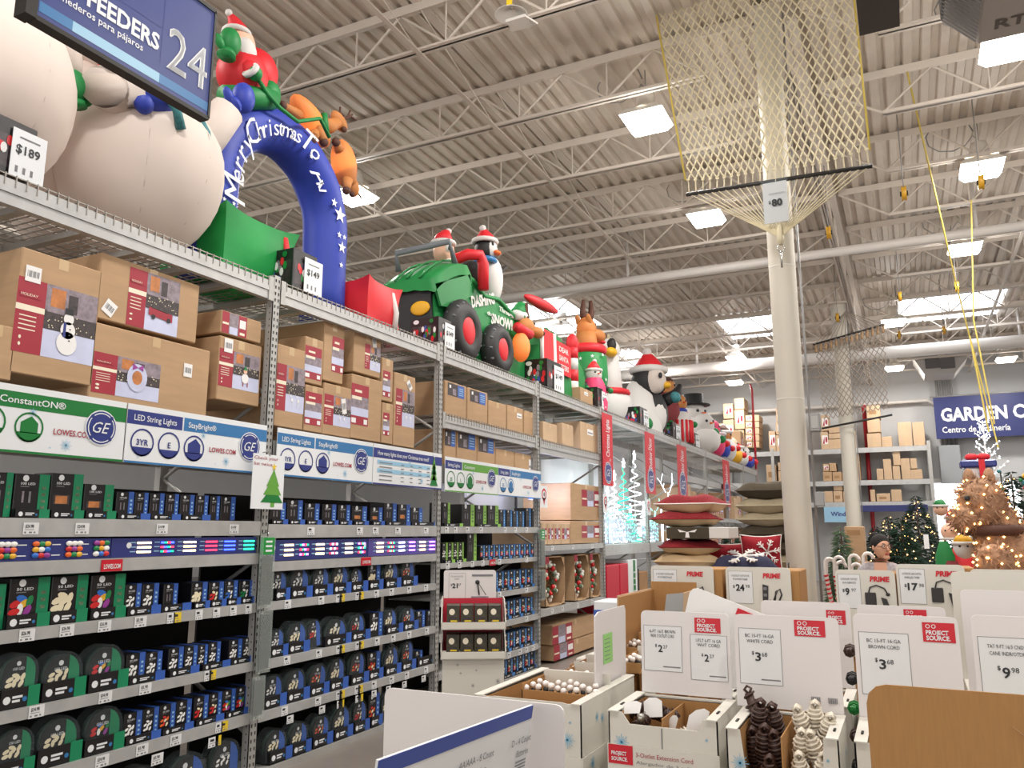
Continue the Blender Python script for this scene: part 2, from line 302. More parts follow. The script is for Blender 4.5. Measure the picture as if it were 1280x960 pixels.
# ---- high-bay lamps
def lamp(x, y, z, label, s=.27):
    t = thing('ceiling_lamp', label, 'ceiling light', (x, y, z))
    m = M(); m.lathe((x, y, z), [(.02, .42), (.10, .40), (.12, .3), (.12, .2), (.2, .14), (.24, .1)], 'lamp_case', 16); part('ballast_housing', m, t)
    m = M(); q = s*.96
    A = [(x-s, y-s, z+.02), (x+s, y-s, z+.02), (x+s, y+s, z+.02), (x-s, y+s, z+.02)]; B = [(x-q*.8, y-q*.8, z-.07), (x+q*.8, y-q*.8, z-.07), (x+q*.8, y+q*.8, z-.07), (x-q*.8, y+q*.8, z-.07)]
    m.add(A+B, [(4, 7, 6, 5)]+[(i, (i+1) % 4, 4+(i+1) % 4, 4+i) for i in range(4)], 'lamp_glow'); part('diffuser', m, t)
    m = M(); m.add([(x+a*s, y+b*s, z+.02) for a, b in ((-1, -1), (1, -1), (1, 1), (-1, 1))]+[(x+a*.2, y+b*.2, z+.12) for a, b in ((-1, -1), (1, -1), (1, 1), (-1, 1))], [(i, (i+1) % 4, 4+(i+1) % 4, 4+i) for i in range(4)], 'lamp_case'); part('reflector', m, t)
    m = M(); m.tube([(x, y, z+.42), (x, y, 7.4)], .008, 'pipe_grey', 5)
    m.tube([(x-.05, y, 7.3)]+[(x-.35+.3*math.cos(a), y+.05, z+.62+.25*math.sin(a)) for a in [i*.6 for i in range(11)]]+[(x, y, z+.45)], .009, 'pipe_grey', 5, False); part('power_cord', m, t)
    area_light(x, y, z-.09, .5, LAMP_POWER); point_light(x, y, z-.28, LAMP_UP, r=.2)
for px, py, z, lab in ((808, 152, 6.7, 'big glowing square lamp just left of the cream hammock net'), (883, 273, 6.7, 'glowing square lamp below the left end of the hammock bar'), (1227, 212, 6.7, 'glowing square lamp at right with a yellow reel under it'),
    (1262, 58, 6.7, 'largest glowing lamp at the upper right under the heater unit'), (1206, 311, 6.7, 'glowing oblong lamp at right below the long white pipe'), (703, 411, 6.7, 'glowing lamp above the tall inflatable reindeer'),
    (443, 245, 6.7, 'glowing lamp behind the blue arch and hanging reindeer'), (1117, 403, 6.7, 'glowing lamp above the grey hammock net'), (1258, 449, 6.7, 'small far lamp at the right edge above the banner'), (1118, 460, 6.7, 'small far lamp behind the grey hammock net'),
    (918, 478, 6.7, 'small far lamp left of the thick column'), (920, 448, 6.7, 'faint far lamp left of the thick column above the pipe')):
    p = onz(px, py, z); lamp(p.x, p.y, z, lab)
for x, y in ((-2.5, 5.4), (1.4, 5.4), (-2.5, 1.6), (1.6, 1.6), (-6.6, 3.0), (5.5, 9), (5.5, 14), (-12, 8), (-12, 15), (5.5, 3), (-6.6, 23), (5.5, 21)):
    area_light(x, y, 6.6, .6, LAMP_POWER); point_light(x, y, 6.4, LAMP_UP, r=.2)  # unseen lights without fixtures, added to brighten the store
# ---- far wall fittings
solo('electrical_cabinet', M().bevbox(onx(0, 0, -1).x*0+ony(1172, 558, 29.9).x, ony(1199, 558, 29.9).x, 29.55, 29.99, ony(1172, 605, 29.9).z, ony(1172, 558, 29.9).z, 'cabinet_grey', .02), 'grey electrical cabinet on the far wall under the navy banner', 'cabinet')
m = M()
for i in range(4):
    x = ony(1174+6*i, 520, 29.9).x; m.tube([(x, 29.8, 4.3), (x, 29.8, 7.2)], .045, 'pipe_grey', 8)
t = thing('wall_conduits', 'row of four grey conduits rising from the electrical cabinet', 'pipe', (1.2, 29.8, 4.3)); part('conduit_run', m, t)
m = M(); a, b = ony(1165, 638, 29.9), ony(1219, 603, 29.9); m.box(a.x, b.x+1.2, 29.93, 29.99, .3, b.z, 'daylight'); struct('door_1', m)
m = M(); m.box(a.x-.15, a.x, 29.8, 29.99, 0, b.z+.15, 'rack_grey'); m.box(b.x+1.2, b.x+1.35, 29.8, 29.99, 0, b.z+.15, 'rack_grey'); m.box(a.x-.15, b.x+1.35, 29.8, 29.99, b.z, b.z+.15, 'rack_grey'); struct('trim_1', m)
a, b = ony(1171, 549, 29.4), ony(1171, 497, 29.4); W = 4.3
t = thing('hanging_banner', 'navy banner on the far wall with white garden centre lettering', 'banner', (a.x+W/2, 29.4, a.z)); part('cloth', M().box(a.x, a.x+W, 29.37, 29.4, a.z, b.z, 'banner_navy'), t)
H = b.z-a.z
text('GARDEN CENTER', (a.x+.18, 29.36, a.z+H*.42), XV, ZV, H*.3, 'sign_white', t, bold=.035, width=3.75)
text('Centro de jardinería', (a.x+.18, 29.36, a.z+H*.14), XV, ZV, H*.14, 'sign_white', t, bold=.015, width=1.9)
t2 = part('hanging_rod', M().tube([(a.x-.1, 29.38, b.z+.02), (a.x+W+.1, 29.38, b.z+.02)], .03, 'pipe_grey', 8), t)
# roof-hung heater units
def rtu(c, sx, sy, sz, txt, label):
    x, y, z = c; t = thing('unit_heater', label, 'heater', (x, y, z)); b = M()
    pts = [(x-sx, y, z+sz), (x-sx*.55, y, z), (x+sx*.55, y, z), (x+sx, y, z+sz), (x+sx, y, z+sz*1.5), (x-sx, y, z+sz*1.5)]; b.prism(pts, (0, sy, 0), 'hvac'); part('casing', b, t)
    return t
t = thing('unit_heater', 'big light grey heater box with slatted side hanging at the upper right corner', 'heater', (1.15, 7.0, 5.65))
b = M(); A = [(.54, 5.6, 5.50), (.75, 5.6, 5.27), (1.9, 5.6, 5.27), (1.9, 5.6, 6.1), (.54, 5.6, 6.1)]; b.prism(A, (0, .8, 0), 'hvac'); part('casing', b, t)
for i in range(16):
    k = (i+.5)/16; z0, z1 = 6.48, 5.99
    part('louver_slat', M().box(.52, .542, 5.62+.047*i, 5.65+.047*i, 5.51, 6.09, 'louver'), t)
d = Vector((.18, 0, -.32)); 
for i in range(16):
    y = 5.62+.047*i; b = M(); b.add([(.52, y, 5.50), (.52, y+.03, 5.50), (.73, y+.03, 5.255), (.73, y, 5.255)], [(0, 1, 2, 3)], 'louver'); part('louver_slat', b, t)
text('RTU', (.84, 6.25, 5.268), XV, -YV, .12, 'rtu_text', t, bold=.03)
for x in (.7, 1.8): part('hanger_rod', M().tube([(x, 6.0, 6.1), (x, 6.0, 7.4)], .012, 'pipe_grey', 5), t)
a, b = ony(1072, 48, 7.), ony(1126, 33, 7.)
solo('duct', M().box(-.04, .23, 5.4, 6.0, 5.32, 6.5, 'duct_dark'), 'dark grey duct box hanging just right of the cream hammock', 'duct')
t = thing('unit_heater', 'grey heater unit with two dark grilles hanging near the far wall', 'heater', (1.35, 27, 6.0))
b = M(); q = [ony(px, py, 27) for px, py in ((1141, 447), (1156, 468), (1194, 466), (1209, 447), (1209, 436), (1141, 440))]; b.prism([(v.x, 27, v.z) for v in q], (0, 1.2, 0), 'hvac'); part('casing', b, t)
for u0, u1 in ((1157, 1174), (1176, 1193)):
    a, c = ony(u0, 461, 27), ony(u1, 447, 27); part('grille', M().box(a.x, c.x, 26.97, 27, a.z, c.z, 'louver'), t)
part('hanger_rod', M().tube([(1.35, 27.5, 6.9), (1.35, 27.5, 7.4)], .02, 'pipe_grey', 5), t)
# speaker bracket on the joist, top
t = thing('ceiling_speaker', 'white speaker bracket clipped to the roof joist at top centre', 'speaker', tuple(onz(650, 22, 6.75)))
p = onz(650, 30, 6.75); part('bracket', M().box(p.x-.12, p.x+.1, p.y-.09, p.y+.09, p.z, p.z+.03, 'lamp_case').prism([(p.x+.1, p.y-.09, p.z), (p.x+.22, p.y-.05, p.z-.1), (p.x+.1, p.y+.09, p.z)], (0, 0, .02), 'lamp_case'), t)
part('yellow_tag', M().box(p.x-.03, p.x+.03, p.y-.25, p.y-.24, p.z+.06, p.z+.2, 'tag_yellow'), t)
part('cone', M().lathe((p.x-.05, p.y-.1, p.z+.05), [(.02, .08), (.16, 0), (.17, .0), (.03, .1)], 'lamp_case', 16), t)
# ---- yellow ropes and pulleys
def pulley(px, py, z, label, r=.11):
    p = onz(px, py, z); t = thing('pulley', label, 'pulley', tuple(p))
    part('wheel', M().lathe((p.x-.03, p.y, p.z), [(r*.2, -.0), (r, 0), (r*.8, .03), (r, .06), (r*.2, .06)], 'pulley_yellow', 16, 'x'), t)
    part('hub', M().lathe((p.x-.04, p.y, p.z), [(0.001, -.01), (.035, -.01), (.035, .09), (0.001, .09)], 'dark_metal', 10, 'x'), t)
    part('hook_cable', M().tube([(p.x, p.y, p.z+r), (p.x, p.y, 7.415)], .008, 'pipe_grey', 5), t)
for px, py, lab in ((1036, 291, 'yellow and black reel hanging right of the thick column'), (1130, 242, 'yellow and black reel hanging high, right of the hammock bar'), (1226, 228, 'yellow reel hanging right under the square lamp'), (1196, 359, 'bright yellow round reel hanging between the yellow ropes'),
    (1125, 371, 'yellow reel hanging above the grey hammock'), (1047, 397, 'tilted yellow reel just above the grey hammock bar'), (1180, 413, 'yellow-orange reel hanging left of the yellow ropes'), (1124, 419, 'small yellow reel beside the far lamp')):
    pulley(px, py, 6.2, lab)
def rope(pts, r, mn, lab): solo('rope', M().tube(pts, r, mn, 6, False), lab, 'rope')
p0 = onz(1134, 90, 7.3); p1 = ony(1196, 358, 14.5); p2 = ony(1248, 560, 14.5)
rope([p0, p1, p2], .012, 'rope_yellow', 'long yellow rope slanting down from the roof to the lit white tree')
rope([ony(1214, 250, 13.6), ony(1217, 400, 13.6), ony(1243, 530, 13.6)], .012, 'rope_yellow', 'yellow rope from the lamp down to the lit white tree, right one')
rope([ony(1212, 420, 13.9), ony(1236, 540, 13.9)], .014, 'rope_yellow', 'short thick yellow rope just above the white tree top')
# ---- hammocks: cream one on the first column, grey one on the second
def hammock(x0, x1, y, zb0, zb1, ztop0, ztop1, gx, gz, rmat, barmat, label, nx, nz, ring=None, topbar=False, r=.006, ext=(0, 0)):
    t = thing('hammock', label, 'hammock', ((x0+x1)/2, y, gz)); L = lambda a, b, k: a+(b-a)*k
    m = M(); m.tube([(x0-.03, y, zb0), (x1+.03, y, zb1)], .022, barmat, 10); part('spreader_bar', m, t)
    net = M(); hang = []
    def P(i, j):
        u = i/nx; w = j/nz; xa = L(x0, x1, u); zb = L(zb0, zb1, u)+.16*(1 if not topbar else .2); zt = L(ztop0, ztop1, u)
        sag = .10*math.sin(PI*w)*math.sin(PI*u); xt = L(x0+ext[0], x1+ext[1], u)
        xx = L(xa, xt, w)+math.sin(w*9+u*4)*.012; zz = L(zb, zt, w)+.05*math.sin(u*PI)*(1-w)*-1
        return Vector((xx, y-sag-.02+math.sin(u*11)*.03, zz))
    for j in range(nz):
        for i in range(nx+1):
            if (i+j) % 2: continue
            for d in (-1, 1):
                if 0 <= i+d <= nx: net.tube([P(i, j), P(i+d, j+1)], r, rmat, 4, False, False)
    part('net', net, t, stuff=True)
    m = M()
    for i in range(0, nx+1, 2):
        q = P(i, 0); b = Vector((L(x0, x1, i/nx), y, L(zb0, zb1, i/nx))); m.tube([q, b], r*.8, rmat, 4, False, False)
        m.tube([q+Vector((-.012, 0, 0)), q+Vector((0, -.01, -.02)), q+Vector((.012, 0, 0))], r*1.4, rmat, 4, False, False)
    part('loops', m, t, stuff=True)
    g = Vector((gx, y-.12, gz))
    for i in range(0, nx+1, 2):
        b = Vector((L(x0, x1, i/nx), y, L(zb0, zb1, i/nx))); part('suspension_cord', M().tube([b, g+Vector((0, 0, .03*abs(i/nx-.5)))], r*.7, rmat, 4, False, False), t)
    if ring:
        part('binding', M().tube([g+Vector((0, 0, .14)), g, g+Vector((0, 0, -.06))], [.022, .035, .018], rmat, 8), t)
        part('ring', M().tube([g+Vector((.035*math.cos(a), 0, -.10+.035*math.sin(a))) for a in [i*PI/6 for i in range(12)]], .006, 'chrome', 6, closed=True), t)
        part('chain', M().tube([g+Vector((0, .0, -.13)), g+Vector((0, .0, -.3))], .01, 'chrome', 5), t)
    return t
h1 = hammock(-1.83, -.07, 8.1, 5.24, 5.19, 7.9, 7.9, -.92, 4.55, 'rope_cream', 'dark_metal', 'cream rope hammock net with dark bar hung on the thick column', 48, 34, ring=True, r=.0085, ext=(-.32, -.03))
part('side_rope', M().tube([(-1.86, 8.08, 5.4), (-2.17, 8.08, 7.9)], .012, 'rope_yellow', 6), h1); part('side_rope', M().tube([(-.05, 8.08, 5.35), (-.09, 8.08, 7.9)], .012, 'rope_yellow', 6), h1)
a = ony(954, 233, 8.0); b = ony(987, 278, 8.0)
t = thing('price_card', 'plastic sleeve with white 80 dollar price card hanging under the cream hammock bar', 'price sign', (a.x, 7.95, b.z))
part('card', M().box(a.x, b.x, 7.94, 7.945, b.z, a.z, 'tag_white'), t); part('sleeve', M().box(a.x-.015, b.x+.015, 7.93, 7.936, b.z-.015, a.z+.03, 'clear_plastic'), t)
text('$', (a.x+.05, 7.93, b.z+.20), XV, ZV, .03, 'ink', t, bold=.02); text('80', (a.x+.08, 7.93, b.z+.17), XV, ZV, .07, 'ink', t, bold=.04)
text('HAMMOCK', (a.x+.06, 7.93, b.z+.29), XV, ZV, .018, 'ink_soft', t, width=.15)
part('string', M().tube([(a.x+.13, 7.94, a.z), (a.x+.13, 8.05, a.z+.3)], .004, 'rope_white', 4), t)
h2 = hammock(-1.53, -.14, 18.2, 5.68, 5.97, 4.02, 4.18, -.85, 6.3, 'rope_grey', 'dark_metal', 'grey rope hammock net with dark bars hung upright on the far column', 26, 22, topbar=True, r=.009, ext=(.08, -.03))
part('lower_bar', M().tube([(-1.5, 18.2, 3.84), (-.12, 18.2, 4.05)], .022, 'dark_metal', 8), h2)
m = M()
for i in range(14): u = i/13; m.tube([(-1.5+1.36*u, 18.18, 5.66+.29*u), (-1.5+1.34*u, 18.15, 5.50+.29*u)], [.02, .03], 'card', 5)
part('tassels', m, h2, stuff=True)
# ================================================================= main rack: ten bays along the aisle
RX, Y0, BAY, TOPZ = -4.2, 2.09, 2.44, 3.59
DEPTH = 1.12
BAYN = ['nearest', 'second', 'third', 'fourth', 'fifth', 'sixth', 'seventh', 'eighth', 'ninth', 'tenth']
RACK = []
def upright(y, parent, det):
    m = M(); w = .078
    m.box(RX-.06, RX, y-w/2, y-w/2+.006, 0, 3.62, 'rack_grey'); m.box(RX-.06, RX, y+w/2-.006, y+w/2, 0, 3.62, 'rack_grey'); m.box(RX-.006, RX, y-w/2, y+w/2, 0, 3.62, 'rack_grey')
    part('post', m, parent); m = M()
    z = .06
    while z < 3.6 and det:
        for s in (-1, 1):
            c = (RX+.0015, y+s*.017, z); m.poly([(c[0], c[1]-.007, z+.012), (c[0], c[1]-.005, z-.012), (c[0], c[1]+.005, z-.012), (c[0], c[1]+.007, z+.012)], 'hole')
        m.poly([(RX-.03, y-w/2-.001, z-.006), (RX-.022, y-w/2-.001, z-.006), (RX-.022, y-w/2-.001, z+.006), (RX-.03, y-w/2-.001, z+.006)], 'hole'); z += .051
    if det: part('slot_holes', m, parent, stuff=True)
    m = M(); m.box(RX-DEPTH, RX-DEPTH+.06, y-w/2, y+w/2, 0, 3.62, 'rack_grey'); part('rear_post', m, parent)
    m = M(); z = .3; k = 0
    while z < 3.2: m.tube([(RX-.05, y, z), (RX-DEPTH+.05, y, z+.6)] if k % 2 == 0 else [(RX-DEPTH+.05, y, z), (RX-.05, y, z+.6)], .016, 'rack_grey', 5, False); z += .6; k += 1
    part('frame_brace', m, parent)
def beam(parent, z0, z1, y0, y1, step=True, label=None):
    m = M(); m.box(RX-.05, RX-.004, y0, y1, z0, z1, 'beam_grey')
    if step: m.box(RX-.008, RX+.004, y0, y1, z0+(z1-z0)*.45, z1-.006, 'beam_grey')
    for s, a in ((1, y0), (-1, y1)): m.box(RX-.008, RX+.006, min(a, a+s*.05), max(a, a+s*.05), z0-.01, z1+.03, 'rack_grey')
    m.box(RX-DEPTH, RX-DEPTH+.04, y0, y1, z0, z1, 'beam_grey'); part('shelf_beam', m, parent)
def deck(parent, z, y0, y1, fine=True):
    m = M()
    n = int((y1-y0)/.06) if fine else 14
    for i in range(n+1):
        y = y0+(y1-y0)*i/n; m.box(RX-DEPTH, RX+.004, y-.003, y+.003, z-.004, z+.002, 'wire'); 
        if fine: m.box(RX+.002, RX+.008, y-.003, y+.003, z-.05, z+.018, 'wire')
    for i in range(11): x = RX-.04-i*.105; m.box(x-.003, x+.003, y0, y1, z-.002, z+.004, 'wire')
    m.box(RX-.002, RX+.004, y0, y1, z+.008, z+.014, 'wire')
    part('wire_deck', m, parent, stuff=True); m = M(); y = y0+.2
    while y < y1: part('deck_channel', M().box(RX-DEPTH, RX-.03, y-.03, y+.03, z-.05, z-.01, 'rack_grey'), parent); y += .4
def shelf(parent, z0, z1, y0, y1, depth=.6):
    m = M(); m.box(RX-.03, RX+.002, y0, y1, z0, z1, 'beam_grey'); part('shelf_beam', m, parent)
    m = M(); m.box(RX-depth, RX-.0, y0, y1, z1-.012, z1-.002, 'card_pale' if z1 > 1.6 and z1 < 1.8 else 'rack_grey'); part('shelf_board', m, parent)
LEV = {0: [(1.665, 1.765), (1.465, 1.54), (1.13, 1.195), (.735, .795), (.385, .455)], 1: [(1.645, 1.745), (1.405, 1.475), (1.13, 1.19), (.725, .79), (.375, .44)], 2: [(1.67, 1.74), (1.325, 1.375), (.96, 1.02), (.625, .69), (.27, .335)], 3: [(1.44, 1.51), (.635, .72)], 4: [(1.32, 1.48)], 5: [(1.32, 1.48)], 6: [(1.9, 2.0), (1.0, 1.1)], 7: [(1.9, 2.0), (1.0, 1.1)], 8: [(1.9, 2.0), (1.0, 1.1)], 9: [(1.9, 2.0), (1.0, 1.1)]}
rlab = ['nearest bay of the long grey pallet rack, under the inflatable snowmen', 'second bay of the long rack, under the blue arch and red gift', 'third bay of the long rack, behind the white lantern display', 'fourth bay of the long rack, with boxed garlands and red boxes on the floor', 'fifth bay of the long rack, holding glowing white light displays',
        'sixth bay of the long rack, between the first two hanging outdoor banners', 'seventh bay of the long rack, left of the second outdoor banner', 'eighth bay of the long rack, farther along past the pillow stack', 'ninth bay of the long rack, near the far end', 'last bay of the long rack, beside the far wall rack']
for b in range(10):
    y0, y1 = Y0+BAY*b+.04, Y0+BAY*(b+1)-.04; t = thing('pallet_rack', rlab[b], 'rack', (RX-DEPTH/2, Y0+BAY*(b+.5), 0), 'bays of the long rack'); RACK.append(t)
    if b == 0: upright(Y0, t, True)
    upright(Y0+BAY*(b+1), t, b < 6)
    beam(t, 3.42, 3.565, y0, y1); deck(t, 3.572, y0, y1, b < 5)
    for z0, z1 in LEV[b]: shelf(t, z0, z1, y0, y1, .6 if b < 3 else DEPTH)
    if b < 2: beam(t, 2.19, 2.33, y0, y1); deck(t, 2.34, y0, y1, False); part('shade_panel', M().box(RX-.66, RX-.64, y0, y1, .02, 1.98, 'interior_shade'), t)  # near-black sheet stands in for the shade behind the shelf stock
    if b == 2: beam(t, 2.74, 2.87, y0, y1); deck(t, 2.875, y0, y1, True); beam(t, 2.19, 2.33, y0, y1); deck(t, 2.34, y0, y1, False); part('shade_panel', M().box(RX-.66, RX-.64, y0, y1, .02, 1.7, 'interior_shade'), t)
    if b == 3: beam(t, 2.69, 2.85, y0, y1); deck(t, 2.855, y0, y1, True); part('shade_panel', M().box(RX-DEPTH-.02, RX-DEPTH, y0, y1, .02, 1.3, 'interior_shade'), t)
    if b > 5: beam(t, 2.74, 2.87, y0, y1)
    if b < 3: part('base_plinth', M().box(RX-.6, RX-.01, y0, y1, 0, .05, 'rack_grey'), t)
# back-side panels seen through the open display bays
for b in (3, 4, 5):
    t = RACK[b]; y0, y1 = Y0+BAY*b+.04, Y0+BAY*(b+1)-.04; part('white_back_board', M().box(RX-DEPTH-.03, RX-DEPTH-.01, y0, y1, 1.52, 2.66 if b == 3 else 3.3, 'sign_white'), t)
part('frame_cross_brace', M().tube([(RX-.9, 10.6, 2.66), (RX-.9, 11.8, 2.0)], .02, 'dark_metal', 6), RACK[3]); part('frame_cross_brace', M().tube([(RX-.9, 10.62, 2.66), (RX-.9, 10.62, 1.5)], .02, 'dark_metal', 6), RACK[3])
for z, yy, n, c in ((2.2, 10.3, 6, 11), (2.4, 12.6, 6, 8), (2.2, 13.6, 6, 8), (2.3, 15.2, 5, 6)): point_light(RX-.45, yy, z, c, (.86, .93, 1), .2)  # bulbless point lights added to strengthen the glow in the display bays
# ---- cartons
def carton(y0, y1, z0, z1, label, grp, kind='plain', xf=RX-.06, dep=.75, mn='card', lab=None):
    dep = min(dep, DEPTH-.1); t = thing('cardboard_box', label, 'box', (xf-dep/2, (y0+y1)/2, z0), grp); g = .004
    m = M(); m.bevbox(xf-dep, xf, y0+g, y1-g, z0+.002, z1-g, mn, .006); part('carton', m, t)
    m = M(); m.box(xf-dep+.01, xf+.0008, (y0+y1)/2-.0015, (y0+y1)/2+.0015, z1-g-.001, z1-g+.0008, 'tape'); m.quad((xf-dep+.02, (y0+y1)/2-.03, z1-g+.001), (dep-.02, 0, 0), (0, .06, 0), 'tape'); m.quad((xf+.001, (y0+y1)/2-.03, z1-.07), (0, .06, 0), (0, 0, .065), 'tape'); part('tape', m, t)
    W, H = y1-y0, z1-z0; X = xf+.0012
    def Q(m, a, b, c, d, n, k=0): m.quad((X+k*.0006, y0+W*a, z0+H*c), (0, W*(b-a), 0), (0, 0, H*(d-c)), n)
    if kind == 'plain': return t
    if lab is None: lab = (.1, .9, .15, .75)
    a, b, c, d = lab; L = lambda u: a+(b-a)*u; V = lambda v: c+(d-c)*v; m = M()
    if kind in ('snowman', 'car', 'wreath', 'deer', 'elf', 'tree'):
        Q(m, L(0), L(.34), V(0), V(1), 'red_print'); Q(m, L(0), L(.36), V(.56), V(.64), 'cream', 1); Q(m, L(.34), L(1), V(0), V(1), 'photo_snow'); Q(m, L(.34), L(1), V(.42), V(1), 'photo_grey', 1)
        Q(m, L(.34), L(1), V(.38), V(.62), 'photo_dark', 2); Q(m, L(.4), L(.58), V(.7), V(.96), 'photo_orange', 2); Q(m, L(.62), L(.74), V(.66), V(.92), 'photo_dark', 3)
        for i in range(4): Q(m, L(.05), L(.25), V(.5-.06*i), V(.485-.06*i), 'cream', 1)
        for i in range(2): m.disc((X+.0015, y0+W*L(.08), z0+H*V(.2-.09*i)), (0, W*.015, 0), (0, 0, H*.015), 'cream', 8)
        for i in range(26): u, v = .36+.6*random.random(), .38+.24*random.random(); Q(m, L(u), L(u)+.006/W, V(v), V(v)+.006/H, 'bulb_cream', 4)
        part('printed_label', m, t); m = M(); cy, cz = y0+W*L(.64), z0+H*V(.12); s = min(W*(b-a), H*(d-c)); X2 = X+.004
        if kind == 'snowman':
            for r, h in ((.15, .12), (.11, .3), (.075, .46)): m.disc((X2, cy, cz+s*h), (0, s*r, 0), (0, 0, s*r*1.1), 'white_print', 16)
            m.quad((X2+.001, cy-s*.06, cz+s*.52), (0, s*.12, 0), (0, 0, s*.09), 'ink'); m.quad((X2+.001, cy-s*.07, cz+s*.2), (0, s*.04, 0), (0, 0, s*.2), 'sign_blue')
            for h in (.16, .24, .32): m.disc((X2+.001, cy+s*.03, cz+s*h), (0, s*.012, 0), (0, 0, s*.012), 'ink', 8)
        elif kind == 'car':
            m.quad((X2, cy-s*.25, cz+s*.15), (0, s*.5, -s*.04), (0, 0, s*.14), 'red_print'); m.quad((X2, cy-s*.2, cz+s*.28), (0, s*.34, -s*.03), (0, 0, s*.08), 'photo_dark')
            for q in (-.15, .17): m.disc((X2+.001, cy+s*q, cz+s*.13), (0, s*.04, 0), (0, 0, s*.045), 'ink', 10)
        elif kind == 'wreath':
            m.disc((X2, cy, cz+s*.42), (0, s*.3, 0), (0, 0, s*.36), 'photo_snow', 20, .5); m.disc((X2+.001, cy, cz+s*.42), (0, s*.15, 0), (0, 0, s*.18), 'photo_orange', 16)
            for sg in (-1, 1): m.poly([(X2+.002, cy, cz+s*.68), (X2+.002, cy+sg*s*.16, cz+s*.78), (X2+.002, cy+sg*s*.16, cz+s*.6)], 'bulb_purple')
        elif kind == 'deer':
            for q in (-.12, .1):
                m.poly([(X2, cy+s*q, cz+s*.12), (X2, cy+s*q+.08*s, cz+s*.12), (X2, cy+s*q+.07*s, cz+s*.2), (X2, cy+s*q+.01*s, cz+s*.2)], 'white_print')
                for w_ in (0, .07): m.quad((X2, cy+s*(q+w_), cz), (0, s*.012, 0), (0, 0, s*.14), 'white_print')
                m.disc((X2, cy+s*(q-.01), cz+s*.26), (0, s*.02, 0), (0, 0, s*.03), 'white_print', 8)
        elif kind == 'elf':
            m.disc((X2, cy, cz+s*.2), (0, s*.13, 0), (0, 0, s*.14), 'white_print', 12); m.disc((X2, cy, cz+s*.4), (0, s*.07, 0), (0, 0, s*.08), 'skin_fabric', 12); m.poly([(X2+.001, cy-s*.07, cz+s*.43), (X2+.001, cy+s*.07, cz+s*.43), (X2+.001, cy, cz+s*.56)], 'bulb_green')
            for q in (-.08, .08): m.quad((X2, cy+s*q, cz-s*.02), (0, s*.03, 0), (0, 0, s*.12), 'red_print')
        else:
            for i in range(3): m.poly([(X2, cy-s*(.16-.03*i), cz+s*.14*i), (X2, cy+s*(.16-.03*i), cz+s*.14*i), (X2, cy, cz+s*(.24+.14*i))], 'bulb_green')
        part('label_picture', m, t)
        if W*(b-a) > .3: text('HOLIDAY', (X+.003, y0+W*L(.04), z0+H*V(.76)), YV, ZV, H*(d-c)*.035, 'cream', part('label_heading', M().quad((X+.002, y0+W*L(.03), z0+H*V(.74)), (0, W*(b-a)*.25, 0), (0, 0, H*(d-c)*.07), 'red_print'), t), width=W*(b-a)*.2)
    elif kind == 'band':      # short label: red / photo / red with a white box
        Q(m, L(0), L(.28), V(0), V(1), 'red_print'); Q(m, L(.28), L(.66), V(0), V(1), 'photo_grey'); Q(m, L(.3), L(.62), V(0), V(.35), 'photo_snow', 1); Q(m, L(.66), L(1), V(0), V(1), 'red_print'); Q(m, L(.7), L(.95), V(.4), V(.8), 'white_print', 1); Q(m, L(.02), L(.26), V(.4), V(.5), 'cream', 1); Q(m, L(.72), L(.92), V(.08), V(.2), 'cream', 1); part('printed_label', m, t)
    elif kind == 'top':       # tall label, red top and bottom
        Q(m, L(0), L(1), V(.7), V(1), 'red_print'); Q(m, L(0), L(1), V(.22), V(.7), 'photo_grey'); Q(m, L(0), L(1), V(.22), V(.42), 'photo_snow', 1); Q(m, L(0), L(1), V(0), V(.22), 'red_print'); Q(m, L(.05), L(.6), V(.62), V(.7), 'cream', 1); Q(m, L(.05), L(.3), V(.04), V(.16), 'white_print', 1); Q(m, L(.75), L(.95), V(.04), V(.16), 'white_print', 1); Q(m, L(.2), L(.6), V(.8), V(.86), 'cream', 1); part('printed_label', m, t)
    elif kind == 'led':
        Q(m, L(0), L(.6), V(0), V(1), 'photo_dark'); Q(m, L(.6), L(1), V(0), V(1), 'blue_band'); Q(m, L(.1), L(.2), V(.6), V(.85), 'white_print', 1); Q(m, L(.3), L(.5), V(.1), V(.6), 'photo_grey', 1)
        for i in range(4): Q(m, L(.66), L(.94), V(.2+.17*i), V(.26+.17*i), 'sign_skyblue', 1)
        part('printed_label', m, t)
    elif kind == 'sticker': Q(m, L(0), L(1), V(0), V(1), 'white_print'); Q(m, L(.1), L(.9), V(.3), V(.5), 'ink_soft', 1); part('sticker', m, t)
    return t
def sticker(t, px, py, w=.07, h=.06, rot=0, xf=RX-.06):
    p = onx(px, py, xf+.004); u = Vector((0, math.cos(rot), math.sin(rot))); v = Vector((0, -math.sin(rot), math.cos(rot))); m = M(); o = p-u*w/2-v*h/2; m.quad(o, u*w, v*h, 'white_print')
    for i in range(9): m.quad(o+u*w*(.12+.085*i)+v*h*.3+Vector((.0006, 0, 0)), u*w*(.03+.02*(i % 3)), v*h*.4, 'ink_soft')
    part('barcode_sticker', m, t)
XF = RX-.06
def pc(x0, x1, yt, yb, label, grp, kind='plain', lab=None, **k):     # carton from its front face in the photograph, on the rack front plane
    a = onx(x0, yt, XF); b = onx(x0, yb, XF); ym = yat(x1, (a.z+b.z)/2, XF); return carton(a.y, ym, b.z, a.z, label, grp, kind, lab=lab, **k)
G = 'cartons on the upper shelf of the nearest bay'
t = pc(28, 122, 307, 468, 'large carton with a glowing snowman picture, top left of the nearest bay', G, 'snowman', (.0, .97, .17, .76)); sticker(t, 42, 343, .09, .09)
pc(-28, 18, 398, 470, 'plain carton at the far left edge, left of the snowman carton', G, 'plain')
